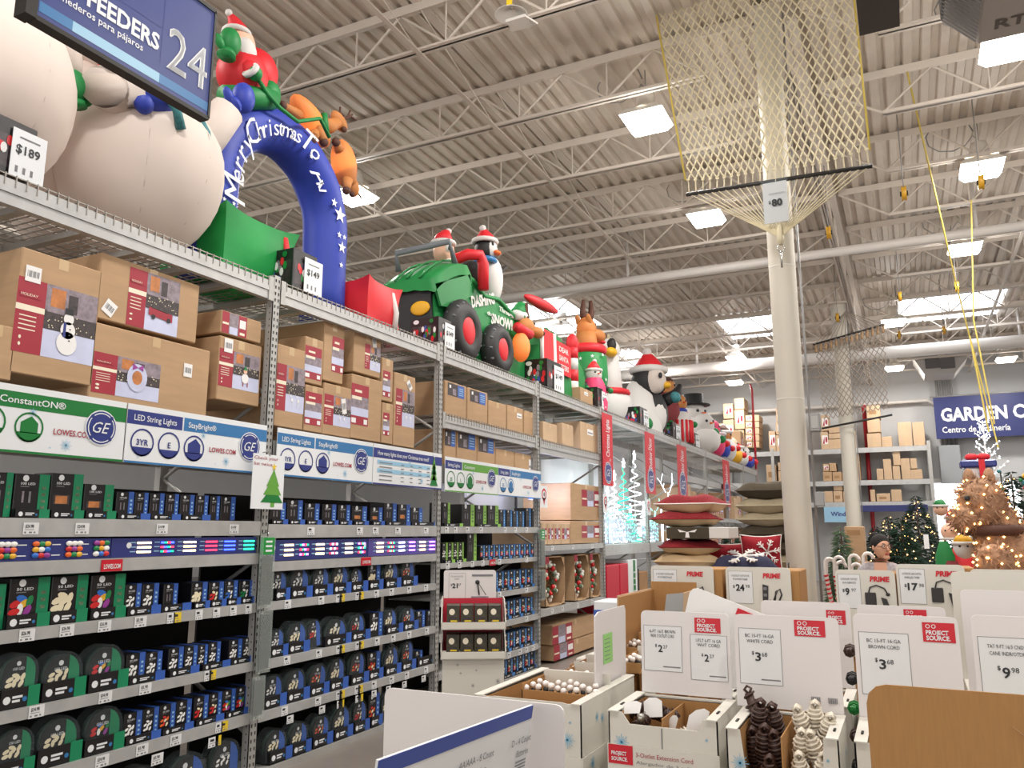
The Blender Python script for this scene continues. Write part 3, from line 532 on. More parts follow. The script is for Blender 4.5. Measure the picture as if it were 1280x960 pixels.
t = pc(127, 248, 314, 399, 'carton with a red car picture lying on the wide wreath carton', G, 'car', (.27, .78, .02, .92)); sticker(t, 137, 385, .08, .09, -.5)
t = pc(118, 261, 401, 500, 'wide carton with a wreath and purple bow picture in the nearest bay', G, 'wreath', (.02, .55, .1, .62)); sticker(t, 235, 463, .07, .09)
pc(277, 327, 386, 416, 'small flat carton with a band label, on the elf carton', G, 'band', (.03, .62, .05, .95))
t = pc(275, 326, 418, 500, 'carton with an elf picture at the right of the nearest bay', G, 'elf', (.02, .95, .22, .8)); sticker(t, 286, 432, .08, .1)
G = 'cartons on the upper shelf of the second bay'
pc(346, 381, 428, 533, 'tall carton with a deer picture right beside the first post', G, 'deer', (.05, .98, .2, .76))
t = pc(382, 404, 419, 478, 'upper carton with red-topped label, second column of the second bay', G, 'top', (.02, .9, .1, .8)); pc(382, 404, 479.5, 539, 'lower carton with red-topped label, second column of the second bay', G, 'top', (.02, .9, .15, .85))
pc(406, 430, 400, 475.5, 'tall carton with narrow picture label standing highest in the second bay', G, 'top', (.4, .98, .18, .78))
t = pc(405, 439, 477, 543, 'carton with a deer picture and white sticker, low in the second bay', G, 'deer', (.04, .98, .2, .78)); sticker(t, 430, 508, .06, .13, .2)
t = pc(443, 476, 411, 464.5, 'carton with label on its right half, topmost at middle of the second bay', G, 'deer', (.4, .98, .15, .75)); sticker(t, 468, 427, .06, .11, .2)
pc(440, 477, 466, 548, 'tall carton with red-topped label at its left, middle of the second bay', G, 'top', (.0, .55, .22, .85))
pc(478, 491.5, 446, 500.5, 'narrow upper carton with a nutcracker label near the second post', G, 'top', (.1, .75, .1, .7)); pc(478, 491.5, 502, 554, 'narrow lower carton with a nutcracker label near the second post', G, 'top', (.1, .65, .2, .75))
t = pc(493.5, 519, 464, 557, 'tall carton with a lamp post picture beside the second post', G, 'deer', (.08, .95, .28, .78)); sticker(t, 512, 482, .06, .1, .7)
G = 'cartons on the two upper shelves of the third bay'
for i, (a, b, c, k) in enumerate(((555.6, 583, 474, 'led'), (584, 609.5, 483, 'led'), (610.4, 633, 499, 'plain'), (634, 654, 505, 'sticker'), (655, 674, 512, 'sticker'))):
    z1 = onx(a, c, XF).z; y0, y1 = yat(a, 2.9, XF), yat(b, 2.9, XF); carton(y0, y1, 2.88, z1, '%s carton from the left on the topmost shelf of the third bay' % ORD[i], G, k, lab=(.12, .88, .6, .95) if k == 'led' else (.6, .9, .6, .78))
for i, (a, b, c, k) in enumerate(((554.7, 570, 534, 'led'), (570.8, 596, 537, 'led'), (596.7, 619, 543, 'led'), (619.6, 643, 560, 'plain'), (643.5, 664, 565, 'sticker'))):
    z1 = onx(a, c, XF).z; y0, y1 = yat(a, 2.4, XF), yat(b, 2.4, XF); carton(y0, y1, 2.345, z1, '%s carton from the left just above the signs of the third bay' % ORD[i], G, k, lab=(.05, .9, .55, .95) if k == 'led' else (.85, .97, .3, .8))
G = 'cartons in the fourth bay'
for i, (a, b, c) in enumerate(((679, 696.6, 526), (703, 717, 528), (726, 742.5, 526), (743.3, 751, 530))):
    z1 = onx(a, c, XF).z; y0, y1 = yat(a, 2.9, XF), yat(b, 2.9, XF); carton(y0, y1, 2.86, z1, '%s plain carton from the left on the upper shelf of the fourth bay' % ORD[i], G, 'sticker' if i == 2 else 'plain', lab=(.5, .95, .6, .8), mn='card_pale')
a = onx(713, 603, XF); carton(a.y-.0, yat(751, 2.0, XF), 1.84, a.z, 'large brown carton with a red label, upper one in the fourth bay', G, 'band', lab=(.35, .97, .4, .85)).location
a = yat(713, 1.7, XF); carton(a, yat(751, 1.7, XF), 1.515, 1.835, 'wide carton with red label under the large brown carton', G, 'band', lab=(.35, .97, .25, .8))
for i, (p, q) in enumerate(((676.5, 684), (684.5, 692), (692.5, 701), (701.5, 712.5))): carton(yat(p, 1.7, XF), yat(q, 1.7, XF), 1.515, 1.8, '%s small carton from the left in the labelled row of the fourth bay' % ORD[i], G, 'band', lab=(.1, .9, .25, .75), mn='card_pale')
G = 'long red-labelled cartons on the floor'
zL = [onx(690, y, XF).z for y in (781.6, 807.6)]
carton(10.0, 11.66, .03, zL[1]-.004, 'long lower carton with red wrap on the floor of the fourth bay', G, 'band', lab=(.0, .42, .02, .98)); carton(9.96, 11.6, zL[1], zL[0], 'long upper carton with red wrap in the fourth bay', G, 'band', lab=(.0, .42, .02, .9))
# boxed garlands
def garland(y0, y1, label):
    z0, z1 = .725, 1.36; xf = XF; t = thing('garland_box', label, 'garland', (xf-.2, (y0+y1)/2, z0), 'boxed ball garlands'); g = .012
    m = M(); m.box(xf-.35, xf-.33, y0, y1, z0, z1, 'card_dark'); m.box(xf-.33, xf, y0, y0+g, z0, z1, 'card'); m.box(xf-.33, xf, y1-g, y1, z0, z1, 'card'); m.box(xf-.33, xf, y0, y1, z0, z0+g, 'card'); m.box(xf-.33, xf, y0, y1, z1-g, z1, 'card')
    for s, c in ((1, y0), (-1, y1)):
        for zz, d in ((z0, 1), (z1, -1)): m.prism([(xf, c, zz), (xf, c+s*.13, zz), (xf, c, zz+d*.16)], (-.006, 0, 0), 'card')
    part('window_box', m, t); m = M(); m.box(xf, xf+.003, y0, y0+.12, z1-.09, z1, 'red_print'); part('corner_label', m, t)
    cy, cz = (y0+y1)/2, (z0+z1)/2; bm_ = M(); W = (y1-y0)/2-.05
    for i in range(300):
        a = random.random()*2*PI; r = .72+.4*random.random(); c = Vector((xf-.10-random.random()*.1, cy+W*.78*r*math.cos(a), cz+.24*r*math.sin(a))); d = Vector((random.uniform(-.3, 1), random.uniform(-1, 1), random.uniform(-1, 1))).normalized()*.05; e = d.cross(Vector((0, 0, 1))).normalized()*.008
        bm_.add([c-e, c+e, c+d], [(0, 1, 2)], 'needle')
    part('greenery', bm_, t, stuff=True)
    for i in range(46):
        a = i*2.4; r = .66+.42*((i*7) % 5)/5; s = .022+.014*((i*3) % 4)/3; part('bauble', M().ell((xf-.06-.03*((i*5) % 3), cy+W*.8*r*math.cos(a), cz+.25*r*math.sin(a)), s, ('bulb_red', 'ornament_pale', 'candy_white', 'sage', 'ornament_pale')[i % 5], 8, 6), t)
ys = [yat(p, 1.0, XF) for p in (681, 718, 737, 752)]
garland(ys[0]+.02, ys[1]-.35, 'boxed green garland with pale pink baubles, left one of the boxed garlands'); garland(ys[1]+.0, ys[2]-.03, 'boxed garland of red, white and green baubles, middle one'); garland(ys[2]+.02, ys[3]-.02, 'boxed garland of baubles beside the fourth post, right one')
# ---- cartons in the far bays of the rack
G = 'cartons in the far bays of the rack'; k = 0
for b in (6, 7, 8, 9):
    y = Y0+BAY*b+.12
    for z, n in ((1.1, 4), (2.0, 4)):
        yy = y
        for i in range(n):
            w = .42+.1*random.random(); h = .45+.25*random.random(); 
            if yy+w > Y0+BAY*(b+1)-.08: break
            carton(yy, yy+w, z+.005, z+h, '%s carton from the left on the %s shelf of the %s bay' % (ORD[i], 'lower' if z < 1.5 else 'middle', BAYN[b]), G, random.choice(('band', 'top', 'plain')), lab=(.1, .8, .2, .7), mn=random.choice(('card', 'card_pale'))); yy += w+.03
# ================================================================= aisle signs above the lighting shelves
SX = RX+.035
def brand_disc(parent, c, r, ring='sign_white', n='sign_blue', u=YV, v=ZV, name='round_emblem'):
    c = Vector(c); nn = u.cross(v).normalized(); m = M(); m.disc(c+nn*.001, u*r, v*r, ring, 24); m.disc(c+nn*.002, u*r*.93, v*r*.93, n, 24); m.disc(c+nn*.003, u*r*.84, v*r*.84, ring, 24, .93)
    for k in range(4):
        a = PI/4+k*PI/2; m.disc(c+nn*.0035+(u*math.cos(a)+v*math.sin(a))*r*.84, u*r*.12, v*r*.12, n, 8)
    o = part(name, m, parent); text('GE', c+nn*.004-v*r*.3, u, v, r*.62, ring, o, 'C', bold=.0, shear=.35, width=r*1.1); return o
def ring_icon(parent, c, r, n, s=None):
    c = Vector(c)+XV*.0012; m = M(); m.disc(c, YV*r, ZV*r, n, 20, .88); m.poly([c+YV*(-.9*r)*math.cos(a)*1+ZV*(-r)*abs(math.sin(a)) for a in [.35+i*(PI-.7)/8 for i in range(9)]], n) if s != 'x' else None
    o = part('round_icon', m, parent)
    if s == 'house':
        m = M(); m.poly([c+YV*(-.6*r)+ZV*(-.4*r), c+YV*(.6*r)+ZV*(-.4*r), c+YV*(.6*r)+ZV*(.3*r), c+YV*.1*r+ZV*.75*r, c+YV*(-.6*r)+ZV*(.3*r)], n); part('house_mark', m, parent)
    elif s: text(s, c-ZV*r*.2, YV, ZV, r*.42, n, o, 'C', bold=.02)
def flake(m, c, r, n, u=YV, v=ZV, k=8):
    c, u, v = Vector(c), Vector(u), Vector(v); nn = u.cross(v)*.0012
    for i in range(k):
        a = PI*i/k*1.; d = u*math.cos(a)+v*math.sin(a); e = (v*math.cos(a)-u*math.sin(a))*r*.035; rr = r*(1 if i % 2 == 0 else .75); m.add([c-d*rr-e+nn, c+d*rr-e+nn, c+d*rr+e+nn, c-d*rr+e+nn], [(0, 1, 2, 3)], n)
def shelf_sign(y0, y1, label, bandcol, title1, title2, icons, icol, b1=None, logo=True, z0=2.10, z1=2.455, split=.4):
    t = thing('shelf_sign', label, 'sign', (SX, (y0+y1)/2, z0), 'signs over the lighting shelves'); W, H = y1-y0, z1-z0
    part('panel', M().box(SX-.006, SX, y0, y1, z0, z1, 'sign_white'), t); m = M(); X = SX+.001
    def q(a, b, c, d, n, k=0): m.quad((X+k*.0006, y0+W*a, z0+H*c), (0, W*(b-a), 0), (0, 0, H*(d-c)), n)
    if b1: q(.0, split-.01, .66, .9, b1); q(split, 1, .66, .9, bandcol)
    else: q(0, 1, .66, .9, bandcol)
    q(0, 1, 0, .035, bandcol); o = part('colour_band', m, t)
    if title1: text(title1, (X+.001, y0+W*.04, z0+H*.73), YV, ZV, H*.1, 'sign_white', o, bold=.01, width=W*(split-.09 if b1 else .62))
    if title2: text(title2, (X+.001, y0+W*(split+.03), z0+H*.73), YV, ZV, H*.1, 'sign_white', o, bold=.01, width=W*.2)
    for i, s in enumerate(icons): ring_icon(t, (X, y0+W*(.1+.17*i), z0+H*.36), min(W*.075, H*.24), icol, s)
    m = M()
    for a, b, r in ((.5, .62, .05), (.68, .18, .07), (.78, .55, .02), (.6, .12, .015), (.08, .1, .015)): flake(m, (X, y0+W*a, z0+H*b), H*r*1.4, 'sign_skyblue')
    part('snowflake_print', m, t)
    if logo:
        brand_disc(t, (X+.002, y1-W*.14, z0+H*.52), H*.29 if W > 1 else H*.27)
        o = part('web_address', M().quad((X, y0+W*.54, z0+H*.35), (0, .004, 0), (0, 0, .004), 'sign_white'), t); text('LOWES.COM', (X+.001, y0+W*(.55 if icons else .61), z0+H*.33), YV, ZV, H*.09, 'red_print', o, width=W*.2, bold=.02)
    return t
shelf_sign(2.13, 3.275, 'white shelf sign with green bands at the far left of the nearest bay', 'sign_green', 'Energy Smart ConstantON', None, ('', 'house'), 'sign_green') if 0 else None
t = shelf_sign(2.13, 3.275, 'white shelf sign with green bands at the far left of the nearest bay', 'sign_green', 'Energy Smart ConstantON\u00ae', None, (), 'sign_green')
X = SX+.001; ring_icon(t, (X, 2.48, 2.25), .085, 'sign_green', '25'); ring_icon(t, (X, 2.69, 2.24), .08, 'sign_green', 'house')
shelf_sign(3.285, 4.465, 'white and blue shelf sign beside the green one in the nearest bay', 'sign_midblue', 'LED String Lights', 'StayBright\u00ae', ('3YR', 'E', 'house'), 'sign_blue', 'sign_blue', split=.36)
shelf_sign(4.58, 5.78, 'white and blue string lights sign in the second bay, with three round icons', 'sign_midblue', 'LED String Lights', 'StayBright\u00ae', ('3YR', 'E', 'house'), 'sign_blue', 'sign_midblue', split=.36)
t = shelf_sign(5.79, 6.95, 'light chart sign with blue table rows and a small green tree', 'sign_blue', None, None, (), 'sign_blue', logo=False)
text('How many lights does your Christmas tree need?', (SX+.003, 5.85, 2.36), YV, ZV, .036, 'sign_white', t, width=.85, bold=.01)
m = M()
for i in range(2): m.quad((SX+.002, 5.85, 2.28-.075*i), (0, .88, 0), (0, 0, .036), 'sign_skyblue')
for i in range(5):
    for j in range(4): m.quad((SX+.003, 6.22+.15*j, 2.29-.038*i), (0, .05, 0), (0, 0, .008), 'ink_soft')
    m.quad((SX+.003, 5.88, 2.29-.038*i), (0, .2, 0), (0, 0, .008), 'ink_soft')
part('chart_rows', m, t); m = M()
for k in range(4): m.poly([(SX+.004, 6.8-.075+.012*k, 2.13+.055*k), (SX+.004, 6.8+.075-.012*k, 2.13+.055*k), (SX+.004, 6.8, 2.25+.055*k)], ('sign_green', 'sign_lime')[k % 2])
m.poly([(SX+.005, 6.8+.03*(1 if j % 2 == 0 else .4)*math.sin(j*PI/5), 2.43+.03*(1 if j % 2 == 0 else .4)*math.cos(j*PI/5)) for j in range(10)], 'sign_white'); part('tree_print', m, t)
shelf_sign(7.02, 8.2, 'white shelf sign with lime green band, left in the third bay', 'sign_lime', 'String Lights', 'Constant', ('25', 'L', 'house'), 'sign_green', 'sign_blue', split=.3, z0=2.09, z1=2.44)
shelf_sign(8.21, 9.4, 'white shelf sign with mid blue band, right in the third bay', 'sign_midblue', 'String Lights', 'StayBright', ('25', 'house'), 'sign_midblue', 'sign_blue', split=.26, z0=2.09, z1=2.44)
# hanging card on the first post
a, b = onx(317, 566, RX+.1), onx(353, 637, RX+.1); t = thing('hanging_card', 'white card with a green paper tree hung on the first post', 'sign', (RX+.1, (a.y+b.y)/2, b.z)); X = RX+.1
part('card', M().box(X-.003, X, a.y, b.y, b.z, a.z, 'sign_white'), t); W, H = b.y-a.y, a.z-b.z
text('Check your', (X+.001, a.y+.01, a.z-H*.1), YV, ZV, H*.06, 'red_print', t, width=W*.75); text('list twice.', (X+.001, a.y+.01, a.z-H*.21), YV, ZV, H*.06, 'red_print', t, width=W*.6)
m = M(); cy = a.y+W*.66
for k, (w, z, h) in enumerate(((.42, .12, .32), (.34, .26, .34), (.24, .42, .32))): m.poly([(X+.002+k*.0005, cy-W*w*.9, b.z+H*z), (X+.002+k*.0005, cy+W*w*.78, b.z+H*z), (X+.002+k*.0005, cy, b.z+H*(z+h))], ('sign_green', 'sign_lime', 'sign_lime')[k])
m.quad((X+.002, cy-W*.06, b.z+H*.04), (0, W*.12, 0), (0, 0, H*.09), 'sign_lime'); m.poly([(X+.003, cy+W*.09*(1 if j % 2 == 0 else .4)*math.sin(j*PI/5), b.z+H*.78+W*.09*(1 if j % 2 == 0 else .4)*math.cos(j*PI/5)) for j in range(10)], 'tag_yellow'); part('paper_tree', m, t)
part('hook', M().tube([(RX, a.y+W/2, a.z+.02), (X, a.y+W/2, a.z+.02), (X, a.y+W/2, a.z-.01)], .004, 'chrome', 5), t)
# ---- price tags and strip displays on the rack
def price_tag(b, y, zc, txt='', col='tag_white', w=.085, h=.062, low=False):
    t = RACK[b]; X = RX+.006; m = M(); m.box(X-.002, X, y-w/2, y+w/2, zc-h/2, zc+h/2, col)
    for i in range(3): m.quad((X+.0005, y-w*.42+w*.3*i, zc-h*.4), (0, w*(.12+.08*(i % 2)), 0), (0, 0, h*.14), 'ink_soft')
    m.quad((X+.0005, y-w*.4, zc-h*.12), (0, w*.6, 0), (0, 0, h*.05), 'ink_soft'); o = part('price_tag', m, t)
    if txt: text(txt, (X, y-w*.38, zc+h*.06), YV, ZV, h*.28, 'ink', o, width=w*.55, bold=.02)
    elif w > .05: o2 = M(); o2.quad((X+.0005, y-w*.34, zc+h*.08), (0, w*.4, 0), (0, 0, h*.24), 'ink'); part('price_print', o2, o)
def tags(b, z, lst, txts=None, **k):
    for i, px in enumerate(lst):
        col = 'tag_yellow' if px < 0 else 'tag_white'; px = abs(px); price_tag(b, yat(px, z, RX), z, (txts[i] if txts and i < len(txts) else ''), col, **k)
tags(0, 1.71, (38, 102, 202, 292), ('$24.98', '$24.98', '$14.98', '$14.98')); tags(0, 1.16, (33, 83, 130, 175), ('$26.98', '$26.98', '$26.98', '$5.98')); tags(0, 1.16, (213, -221, 248, 270, 291, 310), w=.06)
tags(0, .765, (45, 131, 181), ('$34.98', '$34.98', '$5.98')); tags(0, .765, (259, -265), w=.06); tags(0, .42, (127, 177, 219), ('$34.98', '$5.98', '$5.98')); tags(0, .42, (273, -280), w=.06); tags(0, .34, (196, 266), ('$5.98', '')); tags(0, .34, (-272,), w=.05)
tags(1, 1.695, (388, 449, 469, 497, 532)); tags(1, 1.16, (359, 401, 423, -427, 447, -451, 470, 489, 511, 532), w=.07); tags(1, .757, (358, 398, 423, -427, 447, -451, 471, 491, 511, 533), w=.07); tags(1, .405, (355, 397, 423, -427, 446, -450, 467, 489, 508, 532), w=.07); tags(1, .335, (362, 402, 424, -426, 447, -450, 467, 485, 505, 529), w=.07, h=.055)
tags(2, 1.705, (558, 569, 584, 601, 631, 644, 658), w=.07); tags(2, 1.35, (559, 574, 590, 603, 624, 658), w=.07); tags(2, .99, (624, 658), w=.08); tags(2, .655, (658,), w=.08); tags(2, .30, (658, 636, 650, 666), w=.08)
tags(3, 1.47, (690, 716, 740), w=.07); tags(3, .68, (690, 703, 722, 740), w=.07)
for b, px, z in ((0, 139, 1.50), (1, 457, 1.44), (2, 615, 1.35)):
    y = yat(px, z, RX); o = part('web_card', M().box(RX+.004, RX+.008, y-.07, y+.07, z-.033, z+.033, 'red_sign'), RACK[b]); text('LOWES.COM', (RX+.009, y-.055, z-.018), YV, ZV, .026, 'sign_white', o, width=.11, bold=.02)
def strip(b, y0, y1, z0, z1, items, n='navy_strip', dot=True):
    X = RX-.012; o = part('display_strip', M().box(X-.02, X, y0, y1, z0, z1, n), RACK[b]); zc = (z0+z1)/2; h = z1-z0
    for px, kind in items:
        y = yat(px, zc, X); m = M()
        if kind in ('bulbs', 'cols'):
            for r in range(3):
                for c in range(3):
                    nn = ('bulb_white', 'bulb_orange', 'bulb_blue', 'bulb_green', 'bulb_red', 'bulb_yellow', 'bulb_purple')[(r*3+c*2+int(px)) % 7] if not (kind == 'cols' and r == 2) else 'bulb_white'
                    m.ell((X+.006, y+(c-1)*.032, zc+(r-1)*h*.27), (.007, .022, h*.13), nn, 8, 5)
            for r in range(2): m.quad((X+.001, y-.13, zc-h*.3+r*h*.5), (0, .05, 0), (0, 0, h*.05), 'sign_white')
        else:
            for r in range(3):
                cs = kind.split('/'); nn = 'led_'+cs[r % len(cs)]
                for c in range(4): m.box(X, X+.006, y-.05+.026*c, y-.05+.026*c+.02, zc+(r-1)*h*.24-h*.05, zc+(r-1)*h*.24+h*.05, nn if len(cs) == 1 else 'led_'+cs[(r+c) % len(cs)])
                m.quad((X+.001, y-.1, zc+(r-1)*h*.24), (0, .04, 0), (0, 0, h*.05), 'sign_skyblue')
        part('sample_lights', m, o)
    if dot: y = yat(items[0][0]-19, zc, X); part('emblem', M().disc((X+.001, y, zc+h*.12), YV*.018, ZV*.018, 'sign_white', 12), o)
strip(0, 2.13, yat(140, 1.6, RX), 1.542, 1.655, ((8, 'cols'), (51, 'bulbs'), (92, 'cols'), (126, 'bulbs')), dot=False)
strip(0, yat(141, 1.6, RX), 4.47, 1.542, 1.655, ((180, 'warm'), (209, 'teal/red/blue'), (237, 'warm'), (264, 'red'), (287, 'blue'), (311, 'green')))
strip(1, 4.6, yat(461, 1.55, RX), 1.48, 1.63, ((361, 'warm'), (380, 'purple/red/teal'), (400, 'warm'), (417, 'red/white'), (436, 'warm'), (452, 'red/green/purple')), 'navy_strip')
strip(1, yat(462, 1.55, RX), 6.94, 1.48, 1.63, ((475, 'warm'), (489, 'red/green'), (502, 'white'), (515, 'purple'), (528, 'warm'), (540, 'purple')), 'purple_strip')
# ---- lighting products
def pic(m, kind, X, yc, z0, w, h):
    if kind == 'dark': 
        for k in (-.2, .12): m.quad((X, yc+w*k, z0+h*.15), (0, w*.1, 0), (0, 0, h*.5), 'ink_soft' if k > 0 else 'photo_grey')
        return
    if kind == 'house': m.quad((X, yc-w*.4, z0+h*.4), (0, w*.8, 0), (0, 0, h*.4), 'photo_dark'); m.quad((X+.0005, yc-w*.3, z0+h*.42), (0, w*.6, 0), (0, 0, h*.34), 'bulb_yellow') if 0 else m.quad((X+.0005, yc-w*.3, z0+h*.42), (0, w*.6, 0), (0, 0, h*.34), 'photo_orange'); return
    cs = dict(cream=('bulb_cream',), white=('bulb_white',), multi=('bulb_red', 'bulb_blue', 'bulb_yellow', 'bulb_green', 'bulb_white', 'bulb_purple'), red=('bulb_red', 'bulb_cream'), blue=('bulb_blue', 'bulb_white'), green=('bulb_green', 'bulb_white'), warm=('bulb_orange', 'bulb_red', 'bulb_cream'))[kind]
    for i, (u, v, a) in enumerate(((-.3, .42, .4), (-.05, .62, -.3), (.02, .4, .7), (.27, .5, 1.2), (-.1, .2, 1.5), (.2, .14, 1.0), (-.33, .12, .2))):
        c = Vector((X+i*.0002, yc+w*u, z0+h*v)); d = (YV*math.cos(a)+ZV*math.sin(a)); e = (ZV*math.cos(a)-YV*math.sin(a)); s = min(w, h)
        k = .25 if kind in ('cream', 'multi') else .19; m.disc(c, d*s*k, e*s*k*(.55 if k > .15 else .32), cs[i % len(cs)], 8)
PLN = [0]
def light_box(y0, y1, z0, z1, band, kind, label, grp, xf=RX-.05, dep=.16, big=False):
    t = thing('light_set_box', label, 'light set', (xf-dep/2, (y0+y1)/2, z0), grp); w, h = y1-y0, z1-z0
    part('carton', M().bevbox(xf-dep, xf, y0, y1, z0, z1, 'black_card', .003), t)
    b = w*.30; part('side_band', M().box(xf-dep+.004, xf+.002, y1-b, y1+.0015, z0+.002, z1+.0015, band), t, )
    m = M(); X = xf+.0012; m.disc((X, y0+w*.3, z1-h*.1), YV*w*.09, ZV*w*.09, 'sign_white', 10); m.quad((X, y0+w*.16, z1-h*.3), (0, w*.25, 0), (0, 0, h*.02), 'ink_soft')
    pic(m, kind, X, y0+w*.35, z0+h*(.26 if kind != 'house' else .1), w*.62, h*.52)
    for i in range(4): m.quad((xf+.003, y1-b*.7, z0+h*(.2+.15*i)), (0, b*.4, 0), (0, 0, h*.07), 'sign_skyblue' if 'blue' in band else 'sage')
    o = part('front_print', m, t)
    if y0 < 7: text(('100' if kind in ('dark', 'house') else '50')+' LED', (X+.001, y0+w*.16, z1-h*.25), YV, ZV, h*.055, 'sign_white', o, width=w*.42, bold=.01)
    return t
def tray(y0, y1, z0, h, band, label, grp, xf=RX-.022, dep=.3):
    t = thing('display_tray', label, 'tray', (xf-dep/2, (y0+y1)/2, z0), grp); w = y1-y0; bb = min(.3*w, .07)
    m = M(); m.box(xf-.004, xf, y0, y1, z0, z0+h, 'black_card'); m.box(xf-dep, xf, y0, y1, z0, z0+.004, 'black_card'); m.box(xf-dep, xf, y0, y0+.003, z0, z0+h, 'black_card'); m.box(xf-dep, xf, y1-.003, y1, z0, z0+h, 'black_card'); part('tray_body', m, t)
    part('tray_band', M().box(xf-.003, xf+.0015, y1-bb, y1+.001, z0, z0+h+.002, band), t)
    m = M(); X = xf+.0012; m.disc((X, y0+w*.14+.005, z0+h*.45), YV*min(h*.28, .02), ZV*min(h*.28, .02), 'sign_white', 10)
    for i, l in enumerate((.26, .2)): m.quad((X, y0+w*.3, z0+h*(.5-.2*i)), (0, w*l, 0), (0, 0, h*.12), 'sign_white')
    m.disc((X, y1-bb-w*.08, z0+h*.4), YV*h*.13, ZV*h*.13, 'sign_midblue', 8); part('tray_print', m, t); return t
def spool(yc, w, z0, h, band, kind, label, grp, tilt=0., xf=RX-.045, dep=.10):
    t = thing('light_set_spool', label, 'light set', (xf-dep/2, yc, z0), grp); r = w/2; zc = z0+h-r; t.rotation_euler = (tilt, 0, 0)
    arc = [(yc+r*math.cos(a), zc+r*math.sin(a)) for a in [i*PI/10 for i in range(11)]]; out = [(yc+r, z0)]+arc+[(yc-r, z0)]
    part('clear_shell', M().prism([(xf, y, z) for y, z in out], (-dep, 0, 0), 'clear_plastic'), t)
    k = .84; inn = [(yc+(y-yc)*k, zc+(z-zc)*k if z > zc else z) for y, z in out]
    part('insert_card', M().prism([(xf-.006, y, z+.002) for y, z in inn], (-.006, 0, 0), 'black_card'), t)
    m = M(); m.tube([(xf-.05, yc+r*.66*math.cos(a), zc-.01+r*.72*math.sin(a)) for a in [i*PI/7 for i in range(14)]], r*.2, 'spool_wire', 6, closed=True); part('coiled_wire', m, t)
    Rr = [p for p in inn if p[0] > yc+r*.22]; top = max(p[1] for p in Rr); bp = [(yc+r*.3, z0+.003)]+Rr[:]+[(yc+r*.3, zc+r*k*.9)]
    part('side_band', M().prism([(xf-.004, y, z+.002) for y, z in bp], (-.001, 0, 0), band), t)
    m = M(); X = xf-.0035; m.disc((X, yc-r*.1, zc+r*.5), YV*r*.12, ZV*r*.12, 'sign_white', 10); pic(m, kind, X, yc-r*.15, z0+h*.36, w*.6, h*.34)
    o = part('front_print', m, t); text('150 LED', (X+.001, yc-r*.4, zc+r*.18), YV, ZV, r*.13, 'sign_white', o, width=r*.6, bold=.01); return t
def row(b, z, items, shelfname, defh=.2):
    """items: (kind, px left, px right, px top or None, band, picture)"""
    i = j = 0; cnt = {'b': 0, 's': 0, 't': 0}
    nb = 0
    for it in items:
        k, p0, p1, pt, band, pk = it; xf = RX-.05; y0, y1 = yat(p0, z+.1, xf), yat(p1, z+.1, xf); cnt[k[0]] += 1; n = cnt[k[0]]
        zt = z+defh if pt is None else (z+pt)
        where = '%s of the %s bay' % (shelfname, BAYN[b]); bn = {'blue_band': 'blue', 'blue_band2': 'blue', 'green_band': 'green', 'lime_band': 'lime'}[band]
        if k[0] == 'b': light_box(y0+.003, y1-.003, z+.003+(.01 if 'x' in k else 0), zt, band, pk, '%s %s-edged light box from left, %s' % (ORD[n-1], bn, where), 'boxed light sets')
        if k[0] == 's': spool((y0+y1)/2, y1-y0-.006, z+.012, zt-z-.012, band, pk, '%s arched %s light pack, %s' % (ORD[n-1], bn, where), 'arched packs of light sets', tilt=.12 if 'l' in k else (-.1 if 'r' in k else 0))
        if k[0] == 't': tray(y0, y1, z+.001, .055 if pt is None else pt, band, '%s black display tray from the left, %s' % (ORD[n-1], where), 'black display trays')
B, B2, GR, LM = 'blue_band', 'blue_band2', 'green_band', 'lime_band'
A0 = 'shelf under the sign'; 
row(0, 1.765, [('b', -14, 14, .235, GR, 'dark'), ('b', 16, 60, .235, GR, 'dark'), ('b', 61.5, 102, .25, GR, 'house'), ('b', 104, 141, .2, GR, 'house')]+[('b', a, c, .165, B, 'dark') for a, c in ((145, 167), (168.5, 185), (187, 205), (207, 223), (225, 242.5), (244.5, 260), (262.5, 274.5), (276, 294))]
    +[('t', 16, 59, .045, GR, 0), ('t', 61, 102, .045, GR, 0), ('t', 104, 142, .045, GR, 0), ('t', 144, 185, .035, B, 0), ('t', 186, 223, .035, B, 0), ('t', 225, 260, .035, B, 0)], A0)
C0 = 'second shelf, below the display strip,'.replace(',', '').strip()
row(0, 1.195, [('b', -40, 5, .23, GR, 'multi'), ('b', 9, 60, .255, GR, 'multi'), ('b', 62, 108, .255, GR, 'cream'), ('b', 111.5, 155, .25, GR, 'multi'), ('b', 156, 176, .185, B, 'white'), ('b', 177.5, 198, .18, B, 'white'), ('bx', 204, 222, .17, B, 'dark'), ('b', 239, 259, .165, B, 'cream'), ('b', 261, 279.5, .16, B, 'red'), ('b', 281, 297, .16, B, 'blue'), ('b', 299, 317.5, .155, B, 'green')]
    +[('t', 5, 59, .07, GR, 0), ('t', 60, 106, .07, GR, 0), ('t', 110, 154, .065, GR, 0), ('t', 156, 198, .05, B, 0), ('t', 199, 236, .045, B, 0), ('t', 240, 259.5, .045, B, 0), ('t', 261, 280, .045, B, 0), ('t', 281.5, 298, .045, B, 0), ('t', 299, 318, .045, B, 0)], 'shelf below the display strip')
